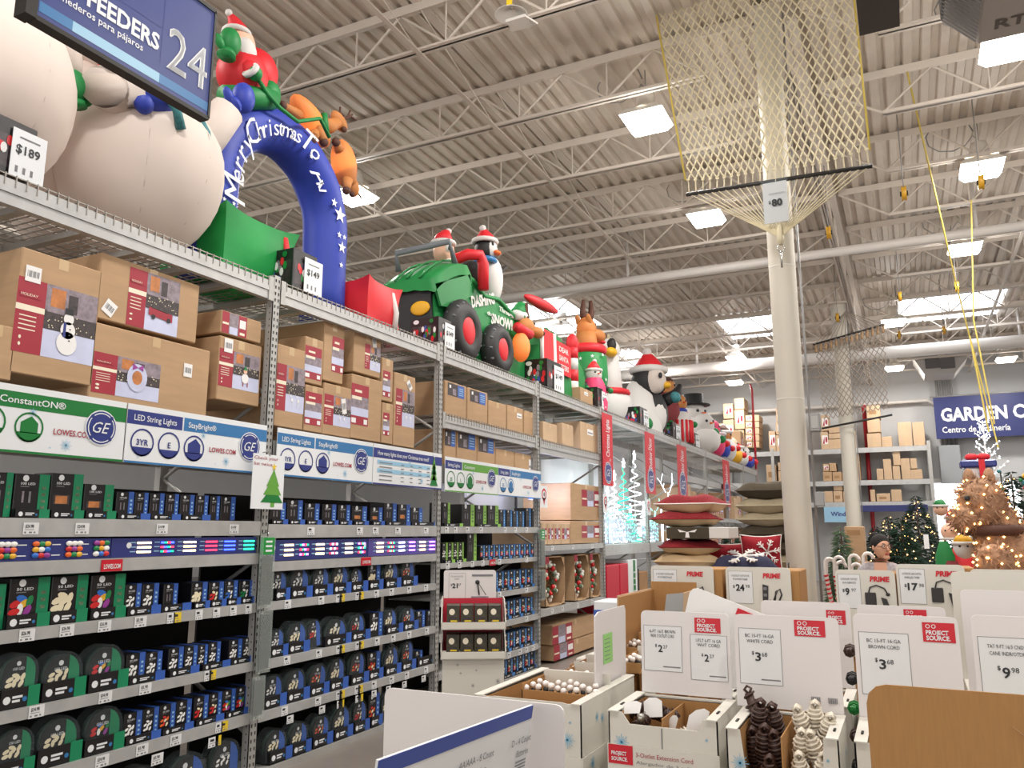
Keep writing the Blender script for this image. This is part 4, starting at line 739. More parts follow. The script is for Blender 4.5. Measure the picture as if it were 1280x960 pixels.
row(0, .795, [('s', -2, 47, .27, GR, 'cream'), ('s', 50, 103, .25, GR, 'cream'), ('s', 106, 155, .255, GR, 'multi'), ('b', 157, 181, .175, B, 'white'), ('b', 182, 202.5, .165, B, 'white'), ('b', 210, 229, .17, B, 'white'), ('b', 230.5, 246.5, .165, B, 'white'), ('b', 247.5, 259.5, .16, B, 'white'), ('b', 260.5, 275.5, .165, B, 'white'), ('b', 286, 302.5, .16, B, 'white'), ('b', 303.5, 318, .16, B, 'white')]
    +[('t', -3, 46, .10, GR, 0), ('t', 49, 104, .10, GR, 0), ('t', 107, 157, .10, GR, 0), ('t', 158, 203, .05, B, 0), ('t', 209, 246, .045, B, 0), ('t', 250, 285, .04, B, 0), ('t', 286, 318, .04, B, 0)], 'third price shelf')
row(0, .455, [('s', -6, 42, .24, GR, 'cream'), ('s', 44.5, 99.5, .25, GR, 'cream'), ('s', 104, 153, .25, GR, 'multi')]+[('b', a, c, .175, B, k) for a, c, k in ((154, 177, 'white'), (178, 198, 'white'), (199, 219, 'warm'), (220, 239, 'white'), (242, 260, 'red'), (261, 277, 'red'), (278, 294, 'multi'), (295, 311, 'multi'))]
    +[('t', -6, 40, .08, GR, 0), ('t', 43, 99, .10, GR, 0), ('t', 102, 152, .09, GR, 0), ('t', 154, 198, .045, B, 0), ('t', 200, 239, .04, B, 0), ('t', 242, 277, .04, B, 0), ('t', 279, 311, .04, B, 0)], 'fourth price shelf')
row(0, .05, [('s', 150, 200, .26, B, 'cream'), ('s', 206, 258, .26, B, 'cream'), ('s', 262, 300, .27, B, 'white')], 'bottom shelf')
row(1, 1.745, [('b', a, c, h, B, k) for a, c, h, k in ((337, 357, .16, 'dark'), (359, 378, .185, 'dark'), (381, 399, .165, 'dark'), (403, 420, .165, 'dark'), (422.5, 437.5, .165, 'dark'), (440, 458.5, .16, 'house'), (463, 478, .155, 'house'), (480, 495.5, .2, 'dark'), (497.5, 512.5, .195, 'house'), (513.5, 528, .17, 'dark'))]+[('t', a, c, .035, B, 0) for a, c in ((337, 357), (359, 378), (381, 399), (403, 420), (422, 437), (440, 458), (463, 478), (480, 510), (512, 544))], A0)
row(1, 1.19, [('s', 336, 359, .22, B, 'white'), ('s', 361, 387, .235, B, 'white'), ('s', 389, 412, .235, B, 'white'), ('s', 413.5, 436, .24, B, 'cream'), ('s', 437, 453, .2, B, 'white'), ('b', 459.5, 475, .21, B, 'cream'), ('s', 478.5, 498, .25, B, 'cream'), ('s', 500, 518.5, .25, B, 'warm')]+[('t', a, c, .085, B, 0) for a, c in ((342, 359.5), (361, 387.5), (389, 413), (414, 436), (437, 457), (459, 476), (479, 498.5), (500, 519))], 'shelf below the display strip')
row(1, .79, [('s', 336, 355, .2, B, 'white'), ('s', 358, 383.5, .23, B, 'cream'), ('sl', 385, 402.5, .23, B, 'red'), ('sr', 406, 433, .22, B, 'cream'), ('s', 436, 456, .225, B, 'red'), ('b', 462, 478, .2, B, 'white'), ('s', 478.5, 496, .225, B, 'cream'), ('s', 501, 519, .22, B, 'warm'), ('b', 520, 531, .15, B, 'dark'), ('b', 533, 543, .14, B, 'dark')]+[('t', a, c, .08, B, 0) for a, c in ((336, 357), (358, 384), (403, 436), (437, 460), (480, 501), (502, 520))], 'third price shelf')
row(1, .44, [('s', 328, 353.5, .23, B, 'white'), ('s', 356, 381.5, .235, B, 'cream'), ('sr', 384, 407, .24, B, 'warm'), ('s', 410, 431, .25, B, 'cream'), ('sr', 435, 455, .26, B, 'warm'), ('b', 459, 475, .22, B, 'warm'), ('s', 479, 498, .25, B, 'cream'), ('s', 501, 516.5, .26, B, 'warm'), ('b', 518, 528, .14, B, 'dark')]+[('t', a, c, .085, B, 0) for a, c in ((327, 355), (356, 384), (385, 408.5), (410, 432), (436, 458), (459, 476), (479, 498.5), (500, 517), (519, 543))], 'fourth price shelf')
row(1, .055, [('s', 330, 358, .23, B, 'cream'), ('s', 361, 385, .23, B, 'cream'), ('sr', 388, 411, .23, B, 'warm'), ('s', 414, 438, .25, B, 'cream'), ('s', 440, 458, .25, B, 'red'), ('b', 460, 474, .26, B, 'warm'), ('s', 476, 493, .25, B, 'cream'), ('s', 495, 510, .25, B, 'cream')]+[('t', a, c, .085, B, 0) for a, c in ((334, 362), (363, 386), (388, 413), (415, 438), (440, 459), (461, 475))], 'bottom shelf')
R3 = [('b', a, c, h, n, 'dark') for a, c, h, n in ((553, 562.5, .24, LM), (577, 593, .235, LM), (594.5, 608, .235, LM), (609.5, 623, .24, LM), (624, 631.5, .2, B2), (633, 640, .2, B2), (641, 647.5, .19, B2), (648.5, 655, .19, B2), (657, 663.5, .235, B2), (664.5, 671, .235, B2))]
row(2, 1.74, R3+[('t', 553, 576, .03, LM, 0), ('t', 594, 623, .03, LM, 0)], A0)
row(2, 1.375, [('b', a, c, .2, LM, 'white') for a, c in ((552.5, 559.5), (560, 566.5), (567, 573), (573.5, 579.5))]+[('b', 584, 595.5, .29, LM, 'dark')]+[('b', 600+6.35*i, 606+6.35*i, .16, B2, 'multi') for i in range(11)]+[('t', 553, 566, .03, LM, 0), ('t', 567, 580, .03, LM, 0)]+[('t', 600+12.7*i, 612+12.7*i, .03, B2, 0) for i in range(5)], 'lower lime and blue shelf')
for z, nm, p0, h in ((1.02, 'third price shelf', 594, .21), (.69, 'fourth price shelf', 594, .2), (.335, 'fifth price shelf', 594, .2), (.055, 'bottom shelf', 598, .19)):
    row(2, z, [('b', p0+7.2*i, p0+6.7+7.2*i, h, B2, ('multi', 'white', 'red')[i % 3]) for i in range(10)]+[('t', p0+14.4*i, p0+14+14.4*i, .035, B2, 0) for i in range(5)], nm)
# ---- hanging mesh bags on the posts, location pins
def bag(y, z0, z1, label, w=.12, hd=True):
    X = RX+.05; t = thing('mesh_tree_bag', label, 'packaged net', (X, y, z0)); part('plastic_sleeve', M().box(X-.012, X+.012, y-w/2, y+w/2, z0, z1, 'bag_plastic'), t)
    part('folded_mesh', M().bevbox(X-.009, X+.009, y-w*.42, y+w*.42, z0+.02, z1-(.14 if hd else .02), 'mesh_bag', .006), t)
    if not hd: part('hook', M().tube([(RX, y, z1+.02), (X, y, z1+.03), (X, y, z1)], .003, 'chrome', 5), t); return
    o = part('header_card', M().box(X-.0122, X+.0126, y-w*.42, y+w*.42, z1-.13, z1-.01, 'tag_green'), t); m = M()
    for i in range(3): m.quad((X+.0132, y-w*.3+.005, z1-.11+.032*i), (0, w*.5, 0), (0, 0, .014), 'sign_white')
    part('header_print', m, o); part('hook', M().tube([(RX, y, z1+.02), (X, y, z1+.03), (X, y, z1)], .003, 'chrome', 5), t)
yb = yat(334, 1.5, RX+.05)
bag(yb, 1.16, 1.66, 'mesh bag in clear sleeve with green header hung on the first post', .13); bag(yb+.015, .72, 1.14, 'second mesh bag in clear sleeve, hung lower on the first post', .12, False); bag(yb-.02, .42, .70, 'lowest mesh bag sleeve on the first post', .11, False)
bag(yat(678, 1.5, RX+.05), 1.25, 1.72, 'mesh bag in clear sleeve hung on the fourth bay post', .13); bag(yat(678.5, 1.1, RX+.05), .85, 1.22, 'lower mesh bag in clear sleeve on the fourth bay post', .12, False)
def pin(px, py, label):
    p = onx(px, py, RX+.03); t = thing('location_card', label, 'sign', tuple(p)); X = RX+.03; part('card', M().box(X-.003, X, p.y-.11, p.y+.11, p.z-.14, p.z+.14, 'sign_white'), t)
    m = M(); m.disc((X+.001, p.y, p.z+.03), YV*.075, ZV*.075, 'red_sign', 16); m.poly([(X+.001, p.y-.05, p.z-.01), (X+.001, p.y+.05, p.z-.01), (X+.001, p.y, p.z-.11)], 'red_sign'); m.disc((X+.002, p.y, p.z+.03), YV*.048, ZV*.048, 'sign_white', 16); m.disc((X+.003, p.y, p.z+.03), YV*.025, ZV*.03, 'ink_soft', 10); part('pin_mark', m, t)
pin(680, 621, 'white card with a round red location pin beside the third post'); pin(757, 629, 'white card with red location pin under the lights banner'); pin(811, 634, 'white card with red location pin left of the pillow stack')
# ---- red banners on the posts
def banner(p0, p1, pt, pb, txt, label, col='red_sign', X=RX+.06):
    a = onx(p0, pt, X); b = onx(p0, pb, X); y1 = yat(p1, (a.z+b.z)/2, X); t = thing('post_banner', label, 'banner', (X, (a.y+y1)/2, b.z), 'red banners on the rack posts'); W, H = y1-a.y, a.z-b.z
    part('panel', M().box(X-.006, X, a.y, y1, b.z, a.z, col), t); 
    text(txt, (X+.001, (a.y+y1)/2+W*.16, b.z+H*.40), ZV, -YV, W*.34, 'sign_white', t, width=H*.52, bold=.015)
    m = M()
    for i, (u, v, r) in enumerate(((.3, .3, .06), (.7, .36, .08), (.5, .22, .05), (.25, .2, .04), (.75, .26, .04))): flake(m, (X+.001, a.y+W*u, b.z+H*v), W*r, 'sign_white')
    part('snowflake_print', m, t); brand_disc(t, (X+.001, (a.y+y1)/2, b.z+W*.42), W*.36); part('hook', M().tube([(RX, (a.y+y1)/2, a.z-.02), (X-.003, (a.y+y1)/2, a.z-.02)], .006, 'chrome', 5), t)
banner(752.5, 766, 515, 606, 'Christmas Lights', 'red hanging banner with white christmas lights lettering')
banner(806, 819, 539, 616, 'Outdoor D\u00e9cor', 'pinkish red outdoor banner, the nearer of the two', 'red_sign'); banner(846, 859, 555, 625, 'Outdoor D\u00e9cor', 'red outdoor banner just above the pillow stack'); banner(903, 912.5, 574, 632, 'Outdoor', 'smallest red banner, farthest along the rack')
# ---- lit wire decorations in the fifth and sixth bays
def light_tree(y, z0, h, r, n, label, X=RX-.35, turns=9, star='led_white', tr=.012):
    t = thing('light_tree', label, 'light display', (X, y, z0), 'lit wire trees on the display shelf'); m = M(); pts = []; k = turns*14
    for i in range(k+1): u = i/k; a = u*turns*2*PI; pts.append((X+r*(1-u)*math.cos(a), y+r*(1-u)*math.sin(a), z0+.02+u*h))
    m.tube(pts, tr, n, 4, False, False); part('spiral_lights', m, t); part('centre_pole', M().tube([(X, y, z0), (X, y, z0+h+.03)], .008, 'pipe_white', 6), t)
    part('base_ring', M().tube([(X+r*math.cos(a), y+r*math.sin(a), z0+.01) for a in [i*PI/8 for i in range(16)]], .008, 'pipe_white', 4, closed=True), t)
    s = .09; part('star', M().prism([(X, y+s*(1 if j % 2 == 0 else .42)*math.sin(j*PI/5), z0+h+.06+s*(1 if j % 2 == 0 else .42)*math.cos(j*PI/5)) for j in range(10)], (.02, 0, 0), star), t)
sh = 1.483
TX = RX-.35
TY = lambda px: yat(px, 2.1, TX)
light_tree(TY(794), sh, 1.55, .27, 'led_white', 'tall white spiral light tree topped by a star, in the fifth bay'); light_tree(TY(780), sh, 1.35, .22, 'led_teal', 'teal green light tree standing left of the tall white one'); light_tree(TY(768), sh, 1.1, .2, 'led_white', 'white spiral light tree left, beside the lights banner')
light_tree(TY(759), sh, .8, .16, 'led_ice', 'short icy light tree by the fifth post'); light_tree(TY(843), sh, 1.0, .22, 'led_ice', 'pale green spiral light tree, right of the lit deer'); light_tree(TY(785)+.1, sh, .55, .2, 'led_teal', 'low icy light cone under the teal tree'); light_tree(TY(804), sh, .62, .2, 'led_white', 'small white light cone at the sixth post')
def light_deer(y, z0, s, n, label, X=RX-.3):
    t = thing('light_deer', label, 'light display', (X, y, z0), 'lit wire deer'); T = lambda pts, r=.008: M().tube([(X+.0, y+a*s, z0+b*s) for a, b in pts], r, n, 4)
    part('body', T([(-.28, .55), (-.25, .68), (0, .66), (.2, .72), (.26, .6), (.1, .5), (-.1, .5), (-.28, .55)], .012), t)
    for pts in (((-.26, .55), (-.3, .3), (-.27, 0)), ((-.18, .52), (-.16, .28), (-.2, 0)), ((.12, .52), (.16, .26), (.12, 0)), ((.22, .58), (.26, .3), (.24, 0))): part('leg', T(pts), t)
    part('neck', T([(.22, .7), (.3, .9), (.28, 1.0), (.42, .95), (.36, .88), (.26, .62)]), t)
    for sg in (-1, 1):
        m = M(); m.tube([(X+sg*.04, y+.27*s, z0+1.0*s), (X+sg*.12, y+.2*s, z0+1.2*s), (X+sg*.10, y+.28*s, z0+1.4*s)], .008, n, 4); m.tube([(X+sg*.12, y+.2*s, z0+1.2*s), (X+sg*.16, y+.08*s, z0+1.3*s)], .007, n, 4); m.tube([(X+sg*.08, y+.23*s, z0+1.1*s), (X+sg*.1, y+.36*s, z0+1.2*s)], .007, n, 4); part('antler', m, t)
light_deer(TY(828), sh, 1.0, 'led_white', 'white lit wire deer with tall antlers, right of the spiral tree'); light_deer(TY(812), sh, .6, 'led_ice', 'small icy lit wire deer crouching at the sixth post')
def net_heap(y0, y1, z0, h, n, label):
    X = RX-.18; t = thing('net_light_panel', label, 'light display', (X, (y0+y1)/2, z0), 'lit net light panels'); m = M(); k = int((y1-y0)/.07)
    for i in range(k):
        for j in range(int(h/.07)):
            y, z = y0+.07*i+random.uniform(-.03, .03), z0+.03+.07*j+random.uniform(-.03, .03); m.box(X, X+.008, y, y+.010, z, z+.028, n if (i+j) % 3 else 'led_ice')
    part('light_points', m, t, stuff=True); m = M()
    for i in range(k): m.box(X-.004, X, y0+.07*i, y0+.07*i+.003, z0, z0+h, 'wire')
    m.box(X-.006, X, y0, y1, z0, z0+.01, 'wire'); part('net_wire', m, t)
    part('backing_board', M().box(X-.03, X-.022, y0, y1, z0, z0+h*.7, 'photo_snow'), t)
net_heap(11.98, 12.6, sh, .72, 'led_white', 'bright white net lights on the shelf, far left of the fifth bay'); net_heap(12.65, 13.5, sh, .62, 'led_white', 'bright white net lights in front of the tall spiral tree'); net_heap(13.55, 14.2, sh, .5, 'led_ice', 'icy net lights right of the spiral tree'); net_heap(14.5, 15.6, sh, .42, 'led_ice', 'icy net lights below the lit deer')
point_light(RX+.1, 12.8, 1.75, 6, (.7, .95, .9), .2); point_light(RX-.2, 10.4, 2.2, 6, (.6, .6, 1), .1)
light_tree(10.35, 1.84+.27, .2, .07, 'led_blue', 'small bright blue light tree behind the big brown carton', RX-.5, 5, 'led_blue', .012)
# items on the floor below the display
for i, (y0, y1, n, h, lab) in enumerate(((11.95, 12.55, 'red_panel', 1.12, 'left red foam panel standing below the light display'), (12.58, 13.0, 'red_panel', 1.12, 'right red foam panel standing below the light display'), (13.05, 13.5, 'sign_white', 1.17, 'white panel box with green stripe below the light display'), (13.55, 14.1, 'card_dark', .95, 'brown carton behind the white panel box'))):
    t = thing('panel_carton', lab, 'box', (RX-.3, (y0+y1)/2, .03), 'panels below the light display'); part('carton', M().bevbox(RX-.5, RX+.0, y0, y1, .03, h+.05, n, .01), t)
    if i == 2:
        part('green_stripe', M().box(RX, RX+.002, y0+.22, y0+.34, .1, h+.04, 'sign_green'), t); m = M()
        for k in range(9): m.box(RX+.002, RX+.003, y0+.23, y0+.33, .2+.1*k, .22+.1*k, 'sign_white')
        part('stripe_print', m, t)
# ================================================================= inflatables on top of the rack
TZ = 3.585
IX = -4.72
def I(px, py, X=IX): return onx(px, py, X)
def rx(a): return Matrix.Rotation(a, 3, 'X')
def ry(a): return Matrix.Rotation(a, 3, 'Y')
GI = 'giant inflatables on top of the rack'
def infl(label, loc, cat='inflatable'): return thing('inflatable_figure', label, cat, loc, GI)
def hat(t, c, r, h, lean=(0, .15, 0), mn='red_fabric'):
    c = Vector(c); L = Vector(lean); m = M(); m.tube([c, c+ZV*h*.35+L*.1, c+ZV*h*.75+L*.5, c+ZV*h+L], [r, r*.85, r*.45, r*.15], mn, 14); o = part('hat', m, t)
    part('hat_trim', M().tube([c+Vector((r*1.02*math.cos(a), r*1.02*math.sin(a), 0)) for a in [i*PI/8 for i in range(16)]], r*.22, 'white_fabric', 8, closed=True), o); part('pompom', M().ell(c+ZV*h+L, r*.3, 'white_fabric', 10, 8), o)
def limb(t, pts, r, mn, name='arm'): part(name, M().tube(pts, r, mn, 12), t)
def mitten(t, c, s, mn, d=(0, 0, 1), th=1):
    c = Vector(c); d = Vector(d).normalized(); m = M(); m.ell(c+d*s*.5, (s*.55, s*.6, s*.8), mn, 14, 10); m.ell(c+d*s*.1+YV*th*s*.6, (s*.22, s*.25, s*.45), mn, 10, 8, rx(-th*.7)); m.tube([c-d*s*.45, c-d*s*.15], [s*.5, s*.42], mn, 12); part('mitten', m, t)
# --- snowmen at the far left
def seam(m, c, r, n):     # vertical seams of a ball
    for k in range(8):
        a = k*PI/4+.2; pts = [(c[0]+r[0]*1.004*math.sin(t)*math.cos(a), c[1]+r[1]*1.004*math.sin(t)*math.sin(a), c[2]+r[2]*1.004*math.cos(t)) for t in [.25+i*.26 for i in range(11)]]; m.tube(pts, .003, n, 3, False)
t = infl('round white snowman body with blue mittens, hanging sign 24 in front of it', (-4.78, 3.68, TZ)); c = (-4.78, 3.68, 4.25); m = M(); m.ell(c, (.60, .58, .66), 'snow_fabric', 28, 18, squash=lambda p: Vector((p.x*(1-.12*(p.z > .2)*(p.z-.2)/.4), p.y*(1-.12*(p.z > .2)*(p.z-.2)/.4), max(p.z, -.655)))); seam(m, c, (.595, .575, .655), 'snow_fabric'); part('body', m, t)
part('head', M().ell((-4.72, 3.70, 4.98), (.33, .33, .33), 'snow_fabric', 20, 14), t)
a, b = I(130, 108, -4.4), I(170, 112, -4.35); limb(t, [Vector((-4.6, 3.55, 4.62)), a, b], [.16, .14, .12], 'snow_fabric'); b2 = I(190, 120, -4.33); m = M(); m.ell(b2, (.13, .17, .12), 'blue_fabric', 14, 10); m.ell(I(180, 128, -4.3), (.06, .07, .08), 'blue_fabric', 10, 8); part('mitten', m, t)
a, b = I(262, 165, -4.62), I(285, 138, -4.55); limb(t, [Vector((-4.72, 4.0, 4.42)), a, b], [.17, .15, .13], 'snow_fabric'); mitten(t, I(296, 128, -4.5), .16, 'blue_fabric', (.1, .5, .55), -1)
p, q = I(214, 125, -4.2), I(226, 162, -4.2); part('scarf', M().tube([p, p.lerp(q, .4)+XV*.02, q], [.035, .03, .035], 'teal_fabric', 6), t); p, q = I(247, 145, -4.3), I(260, 190, -4.28); part('scarf', M().tube([p, p.lerp(q, .5)+XV*.03, q], [.03, .035, .03], 'teal_fabric', 6), t)
t = infl('biggest white snowman at the far left edge with a green mitten', (-4.72, 2.72, TZ)); m = M(); c = (-4.78, 2.50, 4.26); m.ell(c, (.60, .55, .66), 'snow_fabric', 28, 18, squash=lambda p: Vector((p.x, p.y, max(p.z, -.62)))); seam(m, c, (.595, .545, .655), 'snow_fabric'); part('body', m, t)
part('torso', M().ell((-4.74, 2.55, 5.02), (.42, .42, .42), 'snow_fabric', 22, 14), t); mitten(t, I(93, 122, -4.55), .14, 'green_fabric', (0, -.2, .9), 1); limb(t, [Vector((-4.66, 2.9, 4.95)), I(82, 100, -4.62)], [.14, .1], 'snow_fabric')
t = infl('pale pinkish snowman half hidden behind the sign and the snowmen', (-5.2, 3.45, TZ)); part('body', M().ell((-5.2, 3.42, 4.35), (.42, .45, .76), 'snow_fabric', 22, 14), t); part('head', M().ell((-5.15, 3.45, 5.25), (.34, .36, .36), 'snow_fabric', 20, 14), t)
p, q = I(97, 62, -4.95), I(94, 48, -4.95); part('scarf', M().tube([p, q], .05, 'red_fabric', 8), t); p, q = I(124, 76, -4.95), I(127, 100, -4.95); part('scarf', M().tube([p, q], [.02, .035], 'red_fabric', 8), t)
for p in ((-4.78, 3.68, 4.3), (-4.78, 2.5, 4.4), (-5.2, 3.42, 4.5)): point_light(p[0], p[1], p[2], 5, (1, .93, .88), .25)
# --- blue arch
AY0, AY1, AZ, AR = 4.36, 5.76, 4.46, .205
t = infl('tall blue inflatable arch with white holiday lettering and stars', (-4.75, 5.06, TZ)); AX = -4.78; cy, R = (AY0+AY1)/2, (AY1-AY0)/2
path = [(AX, AY0, TZ+.02), (AX, AY0, 3.9), (AX, AY0, 4.2)]+[(AX, cy-R*math.cos(a), AZ+R*math.sin(a)) for a in [i*PI/16 for i in range(17)]]+[(AX, AY1, 4.2), (AX, AY1, 3.9), (AX, AY1, TZ+.02)]
part('arch_tube', M().tube(path, [AR*(1.0+.015*math.sin(i*2.1)) for i in range(len(path))], 'blue_fabric', 28), t)
def archpt(a, off):     # a: angle from the left leg over the top, off: outward offset; point on the tube's aisle side
    n = Vector((.80, -.0, 0)); d = Vector((0, -math.cos(a), math.sin(a))); c = Vector((AX, cy, AZ))+d*R; th = off/AR; return c+d*AR*math.sin(th)*1.02+XV*AR*math.cos(th)*1.02, d
def arch_text(s, a0, a1, h, ph=-.15):
    for i, ch in enumerate(s):
        if ch == ' ': continue
        a = a0+(a1-a0)*(i+.5)/len(s); pnt, d = archpt(a, ph*AR); u = Vector((0, math.sin(a), math.cos(a))); text(ch, pnt-d*h*.5+XV*.012, u, d, h*(1.25 if ch.isupper() else .95), 'sign_white', t, 'C', bold=.0, shear=.3)
arch_text('Merry', -.25, .6, .17); arch_text('Christmas', .66, 1.66, .15); arch_text('To', 1.76, 2.04, .17); arch_text('All', 2.2, 2.58, .16, -.7)
def star5(p, s, u, v, n, par, off=.014):
    p, u, v = Vector(p), Vector(u), Vector(v); nn = u.cross(v); m = M(); m.poly([p+nn*off+(u*math.sin(j*PI/5)+v*math.cos(j*PI/5))*s*(1 if j % 2 == 0 else .42) for j in range(10)], n); part('white_star', m, par)
for px, py, s in ((403, 247, .045), (420, 268, .085), (419, 293, .035), (427, 311, .06), (426, 333, .032), (433, 300, .03), (367, 183, .03)):
    if py < 200: q, d = archpt(1.95, -.1); star5(q, s, YV, ZV, 'sign_white', t); continue
    y = I(px, py, -4.6); th = 0; star5((AX+AR+.0, AY1-.02+(y.y-5.75)*.45, y.z), s, YV, ZV, 'sign_white', t, .004)
for i in range(5):
    for w in (0, 1): star5((AX+AR, AY0-.06+.1*w, 3.75+.12*i), .022, YV, ZV, 'sign_white', t, .004)
# santa, elf and reindeer riding on the arch
t = infl('red and green santa with sack riding on top of the blue arch', I(300, 110)); c = I(303, 95, -4.7); 
part('body', M().ell(c, (.2, .22, .22), 'red_fabric', 18, 12), t); part('head', M().ell(I(300, 55, -4.72), (.12, .13, .14), 'skin_fabric', 16, 12), t); hat(t, I(296, 42, -4.72), .10, .13, (0, -.1, 0)); part('beard', M().ell(I(307, 66, -4.62), (.08, .10, .13), 'white_fabric', 14, 10), t)
part('sack', M().ell(I(318, 92, -4.8), (.2, .2, .22), 'red_fabric', 18, 12), t); mitten(t, I(285, 62, -4.55), .15, 'green_fabric', (0, .2, 1), -1); limb(t, [c+ZV*.1, I(312, 88, -4.55), I(318, 92, -4.5)], [.1, .08, .07], 'red_fabric'); part('glove', M().ell(I(319, 92, -4.48), .06, 'green_fabric', 12, 8), t); part('cuff', M().tube([I(312, 86, -4.49), I(315, 90, -4.49)], .075, 'white_fabric', 10), t)
limb(t, [I(282, 122, -4.62), I(325, 122, -4.6), I(340, 124, -4.6)], [.1, .1, .09], 'green_fabric', 'leg'); part('boot', M().ell(I(338, 118, -4.6), (.08, .1, .12), 'green_fabric', 12, 8), t); limb(t, [I(320, 95, -4.5), I(335, 118, -4.5), I(350, 135, -4.5), I(372, 152, -4.5), I(400, 148, -4.5), I(412, 172, -4.5)], .018, 'green_fabric', 'reins')
def deer(label, body, br, rot, neck, head, hr, legs, ant, nose):
    t = infl(label, body); part('body', M().ell(body, br, 'orange_fabric', 20, 14, rot), t); limb(t, [Vector(body)*.6+Vector(neck)*.4, Vector(neck), Vector(head)], [.09, .07, .055], 'orange_fabric', 'neck'); part('head', M().ell(head, hr, 'orange_fabric', 16, 12, rot), t)
    for a, b in legs: part('leg', M().tube([a, b], [.055, .035], 'orange_fabric', 10), t); part('hoof', M().ell(b, .042, 'brown_fabric', 10, 8), t)
    for d in ant: m = M(); h = Vector(head); e = h+Vector(d); m.tube([h, h.lerp(e, .6), e], [.02, .018, .01], 'brown_fabric', 6); m.tube([h.lerp(e, .6), h.lerp(e, .8)+ZV*.06], .01, 'brown_fabric', 6); m.tube([h.lerp(e, .8), e+ZV*-.03+YV*.06], .01, 'brown_fabric', 6); part('antler', m, t)
    part('nose', M().ell(nose, .03, 'red_fabric' if 'red' in label else 'brown_fabric', 8, 6), t); point_light(body[0], body[1], body[2], 1.6, (1, .62, .3), .03); return t
b = I(388, 152, -4.72); t = deer('glowing orange reindeer with antlers galloping over the blue arch', b, (.12, .29, .12), rx(-.5), I(412, 158, -4.68), I(424, 152, -4.66), (.06, .12, .065), [(I(375, 145, -4.72), I(353, 132, -4.65)), (I(398, 160, -4.65), I(405, 178, -4.6)), (I(395, 165, -4.68), I(390, 175, -4.6))], [(0.05, .14, .13), (-.06, .08, .17)], I(430, 162, -4.62)); part('collar', M().tube([I(405, 142, -4.6), I(408, 165, -4.6)], .03, 'green_fabric', 8), t)
b = I(430, 205, -4.72); t = deer('glowing orange reindeer hanging down the right side of the blue arch', b, (.12, .13, .24), rx(.35), I(436, 222, -4.7), I(441, 234, -4.7), (.065, .065, .10), [(I(425, 190, -4.7), I(420, 178, -4.66)), (I(434, 225, -4.62), I(433, 238, -4.6))], [(0.03, .05, -.05)], I(440, 243, -4.66))
# --- green and red gift boxes
def gift(label, corners, cent, mn, rib, bulge=.3):
    # soft box: 8 corners pulled out, faces bulging
    t = infl(label, (cent[0], cent[1], TZ)); m = M(); N = 7; F = [(0, 1, 3, 2), (4, 6, 7, 5), (0, 4, 5, 1), (2, 3, 7, 6), (0, 2, 6, 4), (1, 5, 7, 3)]; Cn = Vector(cent)
    for f in F:
        q = [Vector(corners[i]) for i in f]; vs = []
        for i in range(N+1):
            for j in range(N+1):
                u, v = i/N, j/N; p = q[0]*(1-u)*(1-v)+q[1]*u*(1-v)+q[2]*u*v+q[3]*(1-u)*v; k = math.sin(PI*u)*math.sin(PI*v); pin = abs(2*u-1)**3*abs(2*v-1)**3; d = (p-Cn); p = p+d.normalized()*(.05*bulge*k)-d*(.10*(1-k))*(1-pin); p.z = max(p.z, TZ); vs.append(p)
        m.add(vs, [(i*(N+1)+j, (i+1)*(N+1)+j, (i+1)*(N+1)+j+1, i*(N+1)+j+1) for i in range(N) for j in range(N)], mn, True)
    part('box_body', m, t)
    if rib:
        y = rib[0]; a = [(Cn.x+s, y) for s in (0, 0)]; hx = .30; xs = (min(c[0] for c in corners)+.02, max(c[0] for c in corners)-.0); zt = max(c[2] for c in corners)-.05
        part('ribbon', M().tube([(xs[1]+.0, y, TZ+.02), (xs[1]+.02, y, (TZ+zt)/2), (xs[1]-.03, y, zt-.04), ((xs[0]+xs[1])/2, y, zt+.02), (xs[0]+.1, y, zt-.02)], .03, rib[1], 6), t)
    return t
def bx(x0, x1, y0, y1, z0, z1): return [(x, y, z) for x in (x0, x1) for y in (y0, y1) for z in (z0, z1)]
t = gift('green inflatable gift with red ribbon at the foot of the arch', bx(-5.15, -4.42, 4.18, 5.0, TZ, 4.15), (-4.8, 4.6, 3.85), 'green_glow', (4.86, 'red_fabric')); part('bow', M().ell((-4.75, 4.86, 4.17), (.09, .11, .06), 'blue_fabric', 12, 8).ell((-4.7, 4.7, 4.15), (.03, .04, .06), 'red_fabric', 8, 6), t); point_light(-4.6, 4.5, 3.9, 1.5, (1, .9, .5), .02)
t = gift('red inflatable gift with white ribbon, right of the arch', bx(-5.05, -4.42, 5.99, 6.56, TZ, 4.10), (-4.74, 6.27, 3.8), 'red_fabric', (6.42, 'white_fabric'))
# --- green jeep
JX0, JX1 = -5.15, -4.58
t = infl('big green inflatable jeep with black wheels carrying santa and a penguin', (-4.9, 8.5, TZ), 'inflatable'); m = M()
hull = [(7.46, 3.80), (7.42, 4.30), (7.55, 4.48), (8.0, 4.72), (8.3, 4.72), (8.6, 4.60), (9.0, 4.66), (9.5, 4.54), (9.85, 4.1), (9.8, 3.72), (7.6, 3.72)]
m.prism([(JX0, y, z) for y, z in hull], (JX1-JX0, 0, 0), 'green_fabric')
for x in (JX0, JX1): m.tube([(x, y, z) for y, z in hull[2:9]], .035, 'green_fabric', 8)
part('hull', m, t); m = M(); N = 8; vs = []
for i in range(N+1):
    u = i/N
    for j in range(N+1): v = j/N; x = JX0-.08+(JX1-JX0+.14)*v; y = 7.30+.82*u+.05*v*u; z = 4.42+.05*math.sin(PI*v)+.42*math.sin(u*PI*.5)**.9-.10*(u > .9)+.012*abs(math.sin(v*PI*4)); vs.append((x, y, z))
